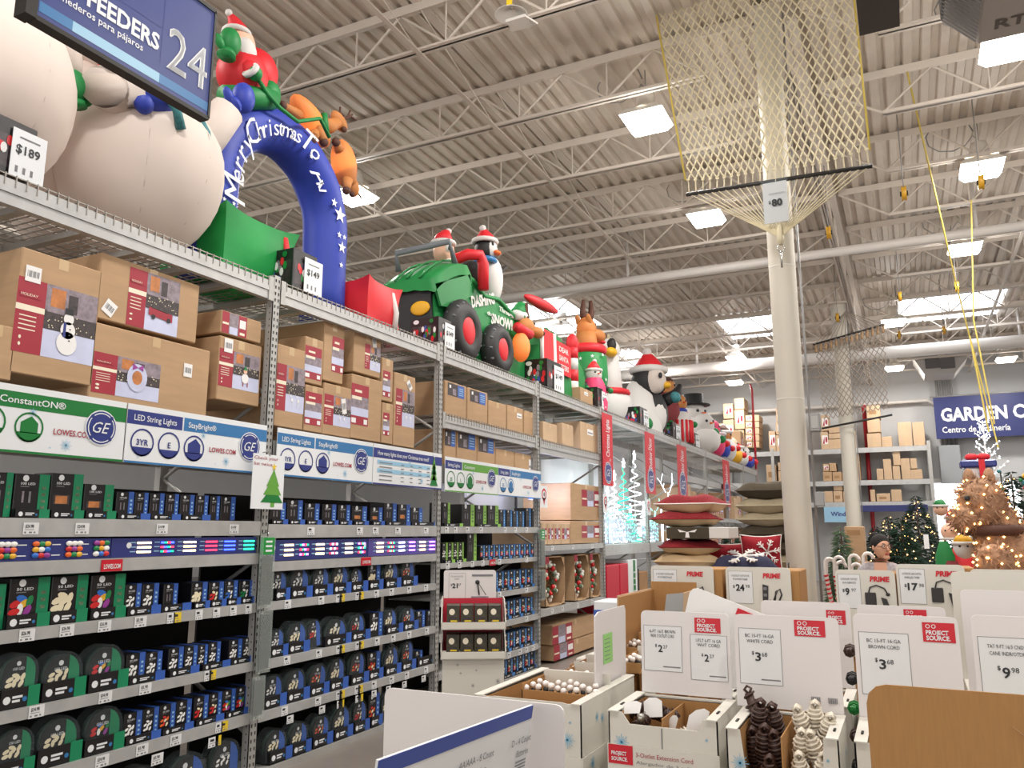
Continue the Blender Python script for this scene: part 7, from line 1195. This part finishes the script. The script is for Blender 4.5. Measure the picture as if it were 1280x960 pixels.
def flake3(m, c, r, n, u, v):
    for k in range(6):
        a = k*PI/3+.2; d = u*math.cos(a)+v*math.sin(a); e = v*math.cos(a)-u*math.sin(a); m.tube([c, c+d*r], r*.06, n, 5)
        for f in (.5, .75): m.tube([c+d*r*f, c+d*r*(f+.2)+e*r*.2], r*.045, n, 5); m.tube([c+d*r*f, c+d*r*(f+.2)-e*r*.2], r*.045, n, 5)
flake3(m, Vector((-1.36, 7.52, 1.475)), .19, 'candy_white', XV, Vector((0, .85, .25)).normalized()); t = thing('snowflake_applique', 'white snowflake sewn on the navy pillow', 'decoration', (-1.42, 7.54, 1.4)); part('snowflake', m, t)
pillow((-1.60, 8.05, 1.26), .2, .16, .07, 'pillow_crimson', 'plain crimson pillow standing left, behind the navy pillow', 'candy_white', standing=True); pillow((-1.27, 8.0, 1.28), .19, .19, .07, 'pillow_crimson', 'crimson pillow with white branch print, standing behind the navy pillow', 'candy_white', standing=True); m = M(); flake3(m, Vector((-1.20, 7.91, 1.50)), .12, 'candy_white', XV, ZV); t = thing('snowflake_applique', 'white snowflake branch on the standing crimson pillow', 'decoration', (-1.17, 7.91, 1.4)); part('snowflake', m, t)
part('riser', M().box(-1.9, -1.0, 7.45, 8.15, 1.0, 1.18, 'card'), rk); part('crosswire', M().tube([(-2.3, 7.4, 1.15), (-1.05, 7.4, 1.15)], .006, 'dark_metal', 5), rk)
pillow((-1.72, 7.55, 1.19), .13, .14, .08, 'white_print', 'grey and white patterned pillow wedged beside the stack', 'pillow_olive')
# second pillow stack beside the column
G = 'pillow stack beside the column'; X0, Y00 = -1.42, 9.6; z = .74
for i, (mn, h) in enumerate((('pillow_olive', .08), ('pillow_beige', .075), ('pillow_beige', .08), ('pillow_beige', .075), ('pillow_beige', .08), ('pillow_olive', .08), ('pillow_olive', .10), ('pillow_beige', .08), ('pillow_beige', .09), ('pillow_olive', .10))): pillow((X0+.01*(i % 2), Y00, z), .32, .3, h, mn, '%s pillow from the bottom of the olive and beige stack' % ORD[i], grp=G); z += 2*h-.02
part('shelf', M().box(-1.75, -1.1, 9.3, 9.9, .70, .72, 'dark_metal').box(-1.75, -1.73, 9.3, 9.32, 0, .7, 'dark_metal').box(-1.12, -1.1, 9.88, 9.9, 0, .7, 'dark_metal').box(-1.75, -1.73, 9.88, 9.9, 0, .7, 'dark_metal').box(-1.12, -1.1, 9.3, 9.32, 0, .7, 'dark_metal'), thing('pillow_stand', 'dark stand under the olive and beige pillows', 'stand', (-1.4, 9.6, 0)))
# candy canes right of the column
G = 'candy canes right of the thick column'; t0 = thing('cane_barrel', 'white bin of candy canes right of the thick column', 'bin', (-.66, 9.3, 0)); part('shell', M().lathe((-.62, 9.3, .0), [(.001, .01), (.2, .01), (.22, .95), (.2, .95), (.19, .03)], 'bin_white', 20), t0)
for i in range(9):
    a = i*.7; x, y = -.62+.12*math.cos(a), 9.3+.12*math.sin(a); l = Vector((.10*math.cos(a), .05*math.sin(a), 0)); pts = [Vector((x, y, .5)), Vector((x, y, 1.25))+l]+[Vector((x, y, 1.25+.02*i))+l+Vector((.05-.05*math.cos(b), 0, .06*math.sin(b))) for b in [k*PI/6 for k in range(1, 7)]]
    t = thing('candy_cane', '%s red and white striped candy cane in the bin by the column' % ORD[i], 'candy cane', (x, y, .5), G); part('cane', M().tube(pts, .018, 'candy_white', 8), t); m = M(); 
    for k in range(12): p = pts[0].lerp(pts[1], .3+k*.06); m.tube([p, p+ZV*.02+l*.03], .0188, 'bulb_red', 8)
    part('stripes', m, t)
# ---- woman
def person():
    base = Vector((-.28, 9.0, 0)); t = thing('person', 'woman with glasses and pulled-back dark hair in a grey patterned blouse', 'person', base); hz = 1.53
    me = bpy.data.meshes.new('body'); J = [(0, 0, .92), (0, .01, 1.08), (0, .0, 1.22), (0, .01, 1.33), (0, .0, 1.385), (.01, .0, 1.43), (.13, .01, 1.315), (.19, .03, 1.25), (.24, .02, 1.02), (.22, -.12, .86), (-.13, .01, 1.315), (-.19, .03, 1.25), (-.24, .02, 1.02), (-.22, -.12, .86), (.09, 0, .86), (.10, -.01, .48), (.10, .02, .08), (.10, -.10, .04), (-.09, 0, .86), (-.10, -.01, .48), (-.10, .02, .08), (-.10, -.10, .04)]
    E_ = [(0, 1), (1, 2), (2, 3), (3, 4), (4, 5), (3, 6), (6, 7), (7, 8), (8, 9), (3, 10), (10, 11), (11, 12), (12, 13), (0, 14), (14, 15), (15, 16), (16, 17), (0, 18), (18, 19), (19, 20), (20, 21)]; Rr = [.15, .145, .15, .11, .06, .055, .085, .075, .05, .035, .085, .075, .05, .035, .10, .07, .045, .04, .10, .07, .045, .04]
    me.from_pydata(J, E_, []); o = bpy.data.objects.new('body_build', me); COL.objects.link(o); sk = o.modifiers.new('s', 'SKIN'); o.modifiers.new('d', 'SUBSURF').levels = 2
    for i, r in enumerate(Rr): me.skin_vertices[0].data[i].radius = (r, r*.85 if i < 4 else r)
    me.skin_vertices[0].data[0].use_root = True; dg = bpy.context.evaluated_depsgraph_get(); dg.update(); m2 = bpy.data.meshes.new_from_object(o.evaluated_get(dg)); bpy.data.objects.remove(o)
    for n in ('blouse', 'skin', 'trousers'): m2.materials.append(MATS[n])
    for p in m2.polygons:
        c = p.center; p.use_smooth = True; p.material_index = 1 if (c.z > 1.375 or (c.z > 1.30 and abs(c.x) < .06 and c.y < -.04)) or (abs(c.x) > .17 and c.z < 1.02 and c.z > .8) else (2 if c.z < .88 else 0)
    body = put('body', m2, t); hc = base+Vector((.02, -.01, hz)); f = Vector((.62, -.78, -.05)).normalized(); s = Vector((-f.y, f.x, 0)).normalized()
    def face_sq(p):
        d = p.dot(f); q = p.copy()
        if p.z < 0: q = q*(1-.16*min(1, -p.z/.11)); q.z = p.z; q += f*.012*min(1, -p.z/.1)
        return q
    part('head', M().ell(hc, (.082, .09, .118), 'skin', 28, 22, squash=face_sq), t)
    part('nose', M().tube([hc+f*.082+ZV*.018, hc+f*.104-ZV*.018, hc+f*.088-ZV*.026], [.008, .014, .009], 'skin', 10), t); part('mouth', M().ell(hc+f*.082-ZV*.055, (.022, .022, .008), 'lips', 12, 8), t); part('chin', M().ell(hc+f*.062-ZV*.09, (.035, .035, .026), 'skin', 12, 8), t)
    for k in (-1, 1):
        e = hc+f*.078+s*k*.032+ZV*.022; part('eye', M().ell(e, (.012, .012, .007), 'eye_white', 10, 8).ell(e+f*.009, (.006, .006, .006), 'hair', 8, 6), t); part('eyebrow', M().tube([e+ZV*.02-s*k*.012+f*.006, e+ZV*.023+s*k*.014+f*.0], .0035, 'hair', 5), t); part('ear', M().ell(hc-f*.005+s*k*.086, (.014, .014, .028), 'skin', 10, 8), t)
    g = M()
    for k in (-1, 1): c = hc+f*.098+s*k*.033+ZV*.018; g.tube([c+s*.028*math.cos(a)*1+ZV*.02*math.sin(a)-f*.012*abs(math.cos(a)) for a in [i*PI/6 for i in range(12)]], .0028, 'glass_frame', 5, closed=True); g.tube([c+s*k*.028, hc+s*k*.088+ZV*.02], .0025, 'glass_frame', 5)
    part('glasses', g, t); hsq = lambda p: p
    m = M(); m.ell(hc-f*.019+ZV*.034, (.092, .097, .104), 'hair', 24, 18); part('hair', m, t); part('hair_bun', M().ell(hc-f*.09+ZV*.115, (.04, .04, .036), 'hair', 14, 10), t)
    for k in (-1, 1):      # hands with fingers, below the cards
        w = base+Vector((.22*k, -.12, .86)); h = M(); h.ell(w+Vector((0, -.045, -.01)), (.038, .05, .016), 'skin', 12, 8)
        for j in range(4): x = (-.026+.0175*j); h.tube([w+Vector((x, -.085, -.01)), w+Vector((x, -.12, -.018)), w+Vector((x, -.14+.006*abs(j-1.5), -.04))], [.0085, .0078, .006], 'skin', 6)
        h.tube([w+Vector((-k*.03, -.03, -.01)), w+Vector((-k*.055, -.065, -.018)), w+Vector((-k*.055, -.085, -.03))], [.010, .009, .007], 'skin', 6); part('hand', h, t)
person()
# ================================================================= far rack against the back wall
FY = 28.8
def fp_(px, py): return ony(px, py, FY)
t = thing('storage_rack', 'tall grey storage rack along the far wall, stacked with cartons', 'rack', (-3.5, FY+.5, 0)); xs = [fp_(px, 560).x for px in (850, 905, 965, 1061, 1161)]; lv = [fp_(1100, y).z for y in (559, 600, 627)]
for x in xs: 
    for y in (FY, FY+1): part('post', M().box(x-.05, x+.05, y-.04, y+.04, 0, lv[0]+(.15 if x > xs[3] else .1), 'rack_grey'), t)
for z in lv:
    for a, b in zip(xs[:-1], xs[1:]): part('shelf_beam', M().box(a+.05, b-.05, FY-.03, FY+.03, z-.16, z, 'beam_grey').box(a+.05, b-.05, FY, FY+1, z-.04, z-.02, 'rack_grey'), t)
G = 'cartons on the far rack'; cnt = 0
def fb(x0, x1, yt, lvl, kind, label, zoff=None, mn='card_pale', zb=None, X_=None):
    a, b = fp_(x0, yt), fp_(x1, yt); z0 = lv[lvl] if zb is None else fp_(x0, zb).z; y = FY+.02; q = thing('cardboard_box', label, 'box', ((a.x+b.x)/2, y+.4, z0), G); part('carton', M().bevbox(a.x+.01, b.x-.01, y, y+.8, z0+.005, a.z, mn, .01), q); W, H = b.x-a.x, a.z-z0; m = M()
    if kind == 'red':
        m.quad((a.x+W*.2, y-.002, z0+H*.3), (W*.7, 0, 0), (0, 0, H*.5), 'white_print'); m.poly([(a.x+W*.25, y-.004, z0+H*.32), (a.x+W*.5, y-.004, z0+H*.75), (a.x+W*.5, y-.004, z0+H*.32)], 'red_print'); m.disc((a.x+W*.72, y-.004, z0+H*.55), XV*W*.13, ZV*H*.18, 'red_print', 8); part('printed_label', m, q)
    elif kind == 'tape': m.quad((a.x+W*.45, y-.002, z0+.01), (W*.06, 0, 0), (0, 0, H*.98), 'tape'); part('tape', m, q)
    elif kind == 'dark': m.quad((a.x+W*.2, y-.002, z0+H*.3), (W*.5, 0, 0), (0, 0, H*.3), 'card_dark'); part('print_patch', m, q)
pile = [(870, 884, 524, 0, 'tape', 560), (886, 903, 530, 0, 'red', 540), (886, 903, 541, 0, 'red', 560), (903, 916, 505, 0, 'red', 524), (903, 917, 525, 0, 'red', 560), (917, 930, 498, 0, 'tape', 512), (917, 930, 512.5, 0, 'red', 537), (917, 930, 538, 0, 'red', 560)]
ords = ['first', 'second']
n = 0
for x0, x1, yt, l, k, zb in pile: n += 1; fb(x0, x1, yt, l, k, '%s box, pale, of the tall left pile on the far rack' % ORD[n-1], zb=zb)
n = 0
for j in range(2):
    for i in range(5): n += 1; fb(931+9*j+0, 940+9*j, 519+8.2*i, 0, 'red' if j == 0 else 'none', '%s box of the red-printed carton column left of the thick column' % ORD[n-1], zb=519+8.2*(i+1)-.3)
n = 0
for x0, x1, yt, l, k, zb in ((960, 969, 539, 0, 'red', None), (969, 982, 510, 0, 'red', 527.5), (969, 982, 528, 0, 'red', 543.5), (969, 982, 544, 0, 'red', None), (1025, 1035, 519, 0, 'red', 539), (1025, 1035, 540, 0, 'red', None), (1035, 1052, 534, 0, 'tape', 541.5), (1035, 1052, 542, 0, 'tape', 549), (1035, 1052, 549.5, 0, 'tape', None), (1052, 1061, 537, 0, 'red', None), (1061, 1069, 538, 0, 'tape', None), (1082, 1100, 507, 0, 'dark', 523), (1083, 1100, 524, 0, 'tape', 541), (1083, 1101, 542, 0, 'tape', None), (1101, 1115, 546, 0, 'tape', None), (1121, 1139, 528, 0, 'tape', None), (1139.3, 1155, 528, 0, 'tape', None)):
    n += 1; fb(x0, x1, yt, l, k, '%s carton from the left along the top level of the far rack' % ORD[n-1], zb=zb)
n = 0
for x0, x1, yt, l, k, zb in ((957, 970, 581, 1, 'dark', None), (972, 984, 578, 1, 'tape', 588.5), (972, 984, 589, 1, 'tape', None), (1028, 1036, 580, 1, 'red', 589.5), (1036, 1045, 579, 1, 'tape', 589.5), (1028, 1040, 590, 1, 'dark', None), (1040, 1052, 590, 1, 'dark', None), (1052, 1058, 591, 1, 'tape', None), (1063, 1074, 568, 1, 'none', None), (1095, 1104, 586, 1, 'tape', None), (1103, 1114, 574, 1, 'tape', None), (1115, 1125, 563, 1, 'tape', 582), (1115, 1125, 582.5, 1, 'tape', None), (1125, 1137, 573, 1, 'tape', None), (1137, 1146, 573, 1, 'none', 586), (1137, 1153, 587, 1, 'tape', None)):
    n += 1; fb(x0, x1, yt, l, k, '%s carton from the left on the middle level of the far rack' % ORD[n-1], zb=zb, mn='card' if n in (4, 5, 6, 7, 8, 9) else 'card_pale')
n = 0
for x0, x1, yt, l, k, zb in ((951, 968, 611, 2, 'tape', None), (1030, 1041, 614, 2, 'tape', None), (1041, 1053, 605, 2, 'none', 613.5), (1041, 1053, 614, 2, 'dark', None), (1053, 1063, 614, 2, 'tape', None), (1087, 1094, 612, 2, 'tape', None), (1095, 1113, 617, 2, 'dark', None), (1113, 1127, 612, 2, 'tape', None)):
    n += 1; fb(x0, x1, yt, l, k, '%s carton from the left on the lowest stocked level of the far rack' % ORD[n-1], zb=zb)
p, q = fp_(1030, 634), fp_(1066, 645); t = thing('shelf_sign', 'pale blue strip sign on the far rack right of the thick column', 'sign', (p.x, FY-.1, q.z)); part('panel', M().box(p.x, q.x, FY-.1, FY-.08, q.z-.2, p.z, 'sign_skyblue'), t); text('Windows', (p.x+.2, FY-.1, q.z), XV, ZV, .14, 'sign_blue', t, bold=.03)
p, q = fp_(1068, 632), fp_(1160, 637); solo('shelf_sign', M().box(p.x+.1, q.x, FY-.1, FY-.07, q.z-.05, p.z, 'banner_navy'), 'long dark navy strip sign low on the far rack', 'sign')
# ================================================================= lit trees and yard decorations at right
def tree_mesh(h, r, mn, lights, seed, n=2600):
    rnd = random.Random(seed); m = M(); L = M()
    for i in range(n):
        z = h*(.06+.93*(1-math.sqrt(rnd.random()))); k = r*(1-z/h)**.9; a = rnd.random()*2*PI; rr = k*(.55+.5*rnd.random()); c = Vector((rr*math.cos(a), rr*math.sin(a), z)); o = Vector((math.cos(a), math.sin(a), .15*rnd.random()-.3)).normalized(); s = .075+.05*rnd.random(); e = Vector((-o.y, o.x, rnd.uniform(-.5, .5))).normalized()*.012
        m.add([c-e, c+e, c+o*s], [(0, 1, 2)], mn)
        m.add([c-ZV*.012, c+ZV*.012, c+o*s*.8+e*5], [(0, 1, 2)], mn)
    for i in range(lights):
        z = h*(.05+.93*(1-math.sqrt(rnd.random()))); k = r*(1-z/h)**.9*1.0+.02; a = rnd.random()*2*PI; c = Vector((k*math.cos(a), k*math.sin(a), z)); s = .011; L.add([c+Vector(d)*s for d in ((1, 0, 0), (-1, 0, 0), (0, 1, 0), (0, -1, 0), (0, 0, 1), (0, 0, -1))], [(0, 2, 4), (2, 1, 4), (1, 3, 4), (3, 0, 4), (2, 0, 5), (1, 2, 5), (3, 1, 5), (0, 3, 5)], 'led_amber')
    return m, L
TM = {}
def xtree(px, y, ptop, r, mn, lights, seed, label, sp=None, dense=2600):
    x = ony(px, 650, y).x; h = ony(px, ptop, y).z; t = thing('christmas_tree', label, 'tree', (x, y, 0), 'artificial christmas trees')
    m, L = tree_mesh(h-.1, r, mn, lights, seed, dense); 
    for nm, g in (('needles', m),)+((('light_string', L),) if lights else ()): o = put(nm, g.mesh(nm), t); o.location = (0, 0, .1); o['kind'] = 'stuff'
    tr = M(); tr.tube([(x, y, .05), (x, y, h*.97)], [.035, .008], 'bark', 8); part('trunk', tr, t); b = M()
    for a in range(4): b.tube([(x, y, .12), (x+.3*math.cos(a*PI/2), y+.3*math.sin(a*PI/2), .01)], .015, 'dark_metal', 6)
    part('stand', b, t)
    if sp: part('price_tag', M().box(ony(sp[0], sp[1], y-r*.8).x, ony(sp[2], sp[3], y-r*.8).x, y-r*.8, y-r*.8+.01, ony(sp[2], sp[3], y-r*.8).z, ony(sp[0], sp[1], y-r*.8).z, 'white_print'), t)
    return t
xtree(1126, 12.5, 643, .62, 'needle', 40, 1, 'wide dark green tree right behind the woman', dense=4200); xtree(1147, 15.5, 618, .75, 'needle_dark', 420, 2, 'tallest lit tree with warm lights, right of the woman', (1154, 668, 1162, 686), 4200); xtree(1110, 17.6, 642, .6, 'needle_dark', 260, 3, 'small lit tree left of the wide dark one'); xtree(1073, 14.5, 668, .4, 'needle_dark', 150, 4, 'narrow lit tree left of the far column'); xtree(1180, 14.0, 668, .5, 'needle', 40, 5, 'short unlit tree left of the glowing figures'); xtree(1093, 20.3, 655, .6, 'needle_dark', 160, 6, 'distant lit tree behind the far column'); xtree(1050, 11.5, 655, .35, 'sage', 40, 7, 'frosted small tree right of the thick column'); xtree(912, 17, 655, .7, 'needle', 20, 8, 'dark tree behind the pillow stacks')
xtree(1270, 11.5, 585, .45, 'needle_dark', 120, 9, 'dark tree at the right edge above the brown lit animal')
a, b = ony(1055, 658, 12.2), ony(1072, 690, 12.2); t = thing('cardboard_box', 'brown tree carton standing left of the far column', 'box', (a.x, 12.4, 0), 'tree cartons'); part('carton', M().bevbox(a.x, b.x+.1, 12.2, 12.6, .03, a.z, 'card', .01), t); part('print_patch', M().box(a.x+.03, b.x+.05, 12.197, 12.2, a.z-.12, a.z-.05, 'card_dark'), t)
# white lit twig tree
def twig_tree():
    y = 14.2; c = ony(1240, 640, y); top = ony(1237, 525, y).z; z0 = 1.2; t = thing('twig_tree', 'tall white twig tree covered with bright cool white lights', 'tree', (c.x, y, 0)); rnd = random.Random(3); part('trunk', M().tube([(c.x, y, .03), (c.x, y, top)], [.03, .008], 'candy_white', 8), t); part('stand', M().lathe((c.x, y, 0), [(.001, .02), (.25, .02), (.25, .0)], 'candy_white', 16), t); L = M(); n = 0
    for i in range(44):
        z = z0+(top-z0)*i/44; ln = .60*(1-(i/46))+.06; a = i*2.4; d = Vector((math.cos(a), math.sin(a), .75)).normalized(); p0 = Vector((c.x, y, z)); m = M(); m.tube([p0, p0+d*ln*.6, p0+d*ln+ZV*.03], [.008, .006, .003], 'candy_white', 4, False); 
        for k in range(3): q = p0+d*ln*(.4+.2*k); e = Vector((rnd.uniform(-1, 1), rnd.uniform(-1, 1), .8)).normalized()*ln*.35; m.tube([q, q+e], .003, 'candy_white', 3, False); L.add([q+e+Vector(v)*.017 for v in ((1, 0, 0), (-.5, .8, 0), (-.5, -.8, 0), (0, 0, 1.2))], [(0, 1, 2), (0, 1, 3), (1, 2, 3), (2, 0, 3)], 'led_white')
        for k in range(3): q = p0+d*ln*(.3+.3*k); L.add([q+Vector(v)*.017 for v in ((1, 0, 0), (-.5, .8, 0), (-.5, -.8, 0), (0, 0, 1.2))], [(0, 1, 2), (0, 1, 3), (1, 2, 3), (2, 0, 3)], 'led_white')
        part('branch', m, t)
    part('light_points', L, t, stuff=True); point_light(c.x, y-.5, 2.6, 6, (.85, .92, 1), .3)
twig_tree()
# big brown lit animal pair
def shaggy(m, c, r, n, rnd, mn='straw', s=.06):
    for i in range(n):
        u = rnd.uniform(-1, 1); a = rnd.random()*2*PI; k = math.sqrt(1-u*u); d = Vector((k*math.cos(a), k*math.sin(a), u)); p = Vector((c[0]+d.x*r[0], c[1]+d.y*r[1], c[2]+d.z*r[2])); e = Vector((rnd.uniform(-1, 1), rnd.uniform(-1, 1), rnd.uniform(-1, 1))).normalized(); f = d.cross(e).normalized()*.010; m.add([p-f, p+f, p+(d*.6+e).normalized()*s], [(0, 1, 2)], mn)
def lit_animal(x, y, s, label, seed, hx=-.6):
    rnd = random.Random(seed); t = thing('light_up_animal', label, 'light display', (x, y, 0), 'brown light-up animals'); L = M()
    def blob(name, c, r, n=700):
        m = M(); C1 = (x+c[0]*s, y+c[1]*s, c[2]*s); R1 = tuple(v*s for v in r); m.ell(C1, R1, 'straw', 16, 12); shaggy(m, C1, tuple(v*1.01 for v in R1), n, rnd, 'straw', .07*s); part(name, m, t)
        for i in range(int(n/14)):
            u = rnd.uniform(-1, 1); a = rnd.random()*2*PI; k = math.sqrt(1-u*u); q = Vector((C1[0]+k*math.cos(a)*R1[0]*1.08, C1[1]+k*math.sin(a)*R1[1]*1.08, C1[2]+u*R1[2]*1.08)); L.add([q+Vector(v)*.014 for v in ((1, 0, 0), (-1, 0, 0), (0, 1, 0), (0, -1, 0), (0, 0, 1), (0, 0, -1))], [(0, 2, 4), (2, 1, 4), (1, 3, 4), (3, 0, 4), (2, 0, 5), (1, 2, 5), (3, 1, 5), (0, 3, 5)], 'led_amber')
    blob('body', (.1, 0, 1.25), (.58, .34, .36), 1500); blob('neck', (hx*.75, -.05, 1.45), (.2, .2, .34), 500); blob('head', (hx, -.1, 1.75), (.2, .2, .24), 600); blob('muzzle', (hx-.15, -.2, 1.62), (.12, .16, .12), 300)
    for c in ((-.3, -.18), (-.28, .2), (.45, -.18), (.47, .2)): blob('leg', (c[0], c[1], .5), (.12, .12, .5), 450)
    for k in (-1, 1): part('ear', M().ell((x+(hx+.08*k)*s, y-.1*s, 1.98*s), (.05*s, .04*s, .1*s), 'straw', 10, 8), t)
    part('collar', M().tube([(x+(hx*.85+.22*math.cos(a))*s, y+(-.07+.22*math.sin(a))*s, 1.52*s) for a in [i*PI/8 for i in range(16)]], .05*s, 'brown_fabric', 8, closed=True), t)
    part('light_string', L, t, stuff=True); part('eye', M().ell((x+(hx-.12)*s, y-.27*s, 1.8*s), .025*s, 'ink', 8, 6), t)
p = ony(1245, 690, 9.6); lit_animal(p.x+.38, 9.6, 1.12, 'large brown shaggy light-up animal with warm white lights at the right', 5, -.42)
p = ony(1262, 720, 8.6); t = thing('light_up_cub', 'small brown light-up bear cub in front of the large animal', 'light display', (p.x-.15, 8.6, 0), 'brown light-up animals'); rnd = random.Random(8); L = M()
for nm, c, r, n in (('body', (p.x-.05, 8.7, 1.0), (.24, .2, .42), 700), ('head', (p.x-.10, 8.62, 1.42), (.16, .15, .16), 400), ('leg', (p.x-.2, 8.65, .4), (.1, .1, .4), 250), ('leg', (p.x+.1, 8.65, .4), (.1, .1, .4), 250)):
    m = M(); m.ell(c, r, 'straw', 14, 10); shaggy(m, c, r, n, rnd); part(nm, m, t)
    for i in range(n//14):
        u = rnd.uniform(-1, 1); a = rnd.random()*2*PI; k = math.sqrt(1-u*u); q = Vector((c[0]+k*math.cos(a)*r[0]*1.1, c[1]+k*math.sin(a)*r[1]*1.1, c[2]+u*r[2]*1.1)); L.add([q+Vector(v)*.013 for v in ((1, 0, 0), (-1, 0, 0), (0, 1, 0), (0, -1, 0), (0, 0, 1), (0, 0, -1))], [(0, 2, 4), (2, 1, 4), (1, 3, 4), (3, 0, 4), (2, 0, 5), (1, 2, 5), (3, 1, 5), (0, 3, 5)], 'led_amber')
part('light_string', L, t, stuff=True)
# glowing plastic figures
def yard(px, y, ptop, r, body, head, hatc, label, extra=None):
    c = ony(px, 660, y); top = ony(px, ptop, y).z; t = thing('yard_figure', label, 'yard decoration', (c.x, y, 0), 'plastic yard figures'); H = top; hr = r*.62
    part('body', M().lathe((c.x, y, 0), [(r*.7, .02), (r, .1), (r*1.05, H*.4), (r*.8, H*.68), (r*.35, H*.76)], body, 18), t); hc = Vector((c.x, y, H-hr*1.3)); part('head', M().ell(hc, (hr, hr, hr*1.1), head, 16, 12), t)
    if hatc: part('hat', M().tube([hc+ZV*hr*.45, hc+ZV*hr*1.0+XV*.01, hc+ZV*hr*1.35+XV*.03], [hr*1.02, hr*.75, hr*.2], hatc, 14), t)
    for s in (-1, 1): part('eye', M().ell(hc+Vector((s*hr*.35-.01, -hr*.9, hr*.15)), hr*.12, 'ink', 8, 6), t); part('arm', M().tube([(c.x+s*r*.75, y, H*.62), (c.x+s*r*1.25, y-.06, H*.48)], [r*.25, r*.18], body, 8), t)
    part('hat_trim' if hatc else 'collar', M().tube([hc+Vector((hr*1.0*math.cos(a), hr*1.0*math.sin(a), hr*(.42 if hatc else -.9))) for a in [i*PI/6 for i in range(12)]], hr*.2, 'white_fabric', 6, closed=True), t); return t
yard(1178, 11.2, 625, .13, 'green_fabric', 'skin_fabric', 'green_fabric', 'elf yard figure with green hat and glowing face'); yard(1197, 11.4, 636, .2, 'red_fabric', 'pink_fabric', 'red_fabric', 'red santa yard figure behind the white bird'); yard(1186, 10.4, 652, .14, 'dkred_fabric', 'skin_fabric', None, 'tan-faced nutcracker yard figure left of the white bird')
t = yard(1203, 9.9, 668, .17, 'white_fabric', 'white_fabric', 'yellow_fabric', 'white bird yard figure with pointed yellow cap'); yard(1216, 11.6, 640, .16, 'pink_fabric', 'pink_fabric', None, 'pink glowing yard figure behind the brown animal')
c = ony(1224, 600, 12.4); t = thing('totem_figure', 'tall snowman totem with blue and red gift-box hat', 'yard decoration', (c.x, 12.4, 0)); z1 = ony(1222, 572, 12.4).z; 
for k, (n, h) in enumerate((('dkred_fabric', .5), ('green_fabric', .5), ('white_fabric', .4), ('green_fabric', .38), ('white_fabric', .3))): z = z1-.12-sum((.5, .5, .4, .38, .3)[k:]); part('segment', M().bevbox(c.x-.17, c.x+.17, 12.25, 12.5, max(z, .02), z+h-.01, n, .03), t)
part('base', M().bevbox(c.x-.2, c.x+.2, 12.22, 12.55, .0, z1-2.2, 'red_fabric', .02), t); part('gift_hat', M().bevbox(c.x-.21, c.x+.21, 12.22, 12.53, z1-.14, z1-.04, 'sign_blue', .02), t); part('bow', M().ell((c.x-.07, 12.3, z1), (.08, .05, .05), 'red_fabric', 10, 8).ell((c.x+.07, 12.3, z1), (.08, .05, .05), 'red_fabric', 10, 8), t); part('ribbon', M().box(c.x+.0, c.x+.07, 12.2, 12.22, z1-.9, z1-.04, 'red_fabric'), t)
for s in (-1, 1): part('eye', M().ell((c.x+s*.08, 12.24, z1-.28), (.03, .02, .03), 'ink', 8, 6), t)
t = thing('ornament_cluster', 'coloured ornaments hanging below the white twig tree', 'decoration', (c.x+.3, 12.9, 1.9)); rnd = random.Random(4); part('hanger', M().tube([(c.x+.3, 12.9, .02), (c.x+.3, 12.9, 2.5)], .012, 'dark_metal', 6), t); part('stand', M().lathe((c.x+.3, 12.9, 0), [(.001, .02), (.2, .02), (.2, 0)], 'dark_metal', 12), t)
for i in range(22): part('bauble', M().ell((c.x+.3+rnd.uniform(-.35, .35), 12.9+rnd.uniform(-.1, .1), rnd.uniform(1.9, 2.5)), rnd.uniform(.02, .045), ('bulb_red', 'teal_fabric', 'candy_white', 'bulb_yellow', 'bulb_green', 'sign_midblue')[i % 6], 8, 6), t)
for x, y, z in ((p.x-.2, 8.9, 1.5), (p.x+.1, 8.9, 1.0)): point_light(x, y-.35, z, 2.5, (1, .7, .45), .2)
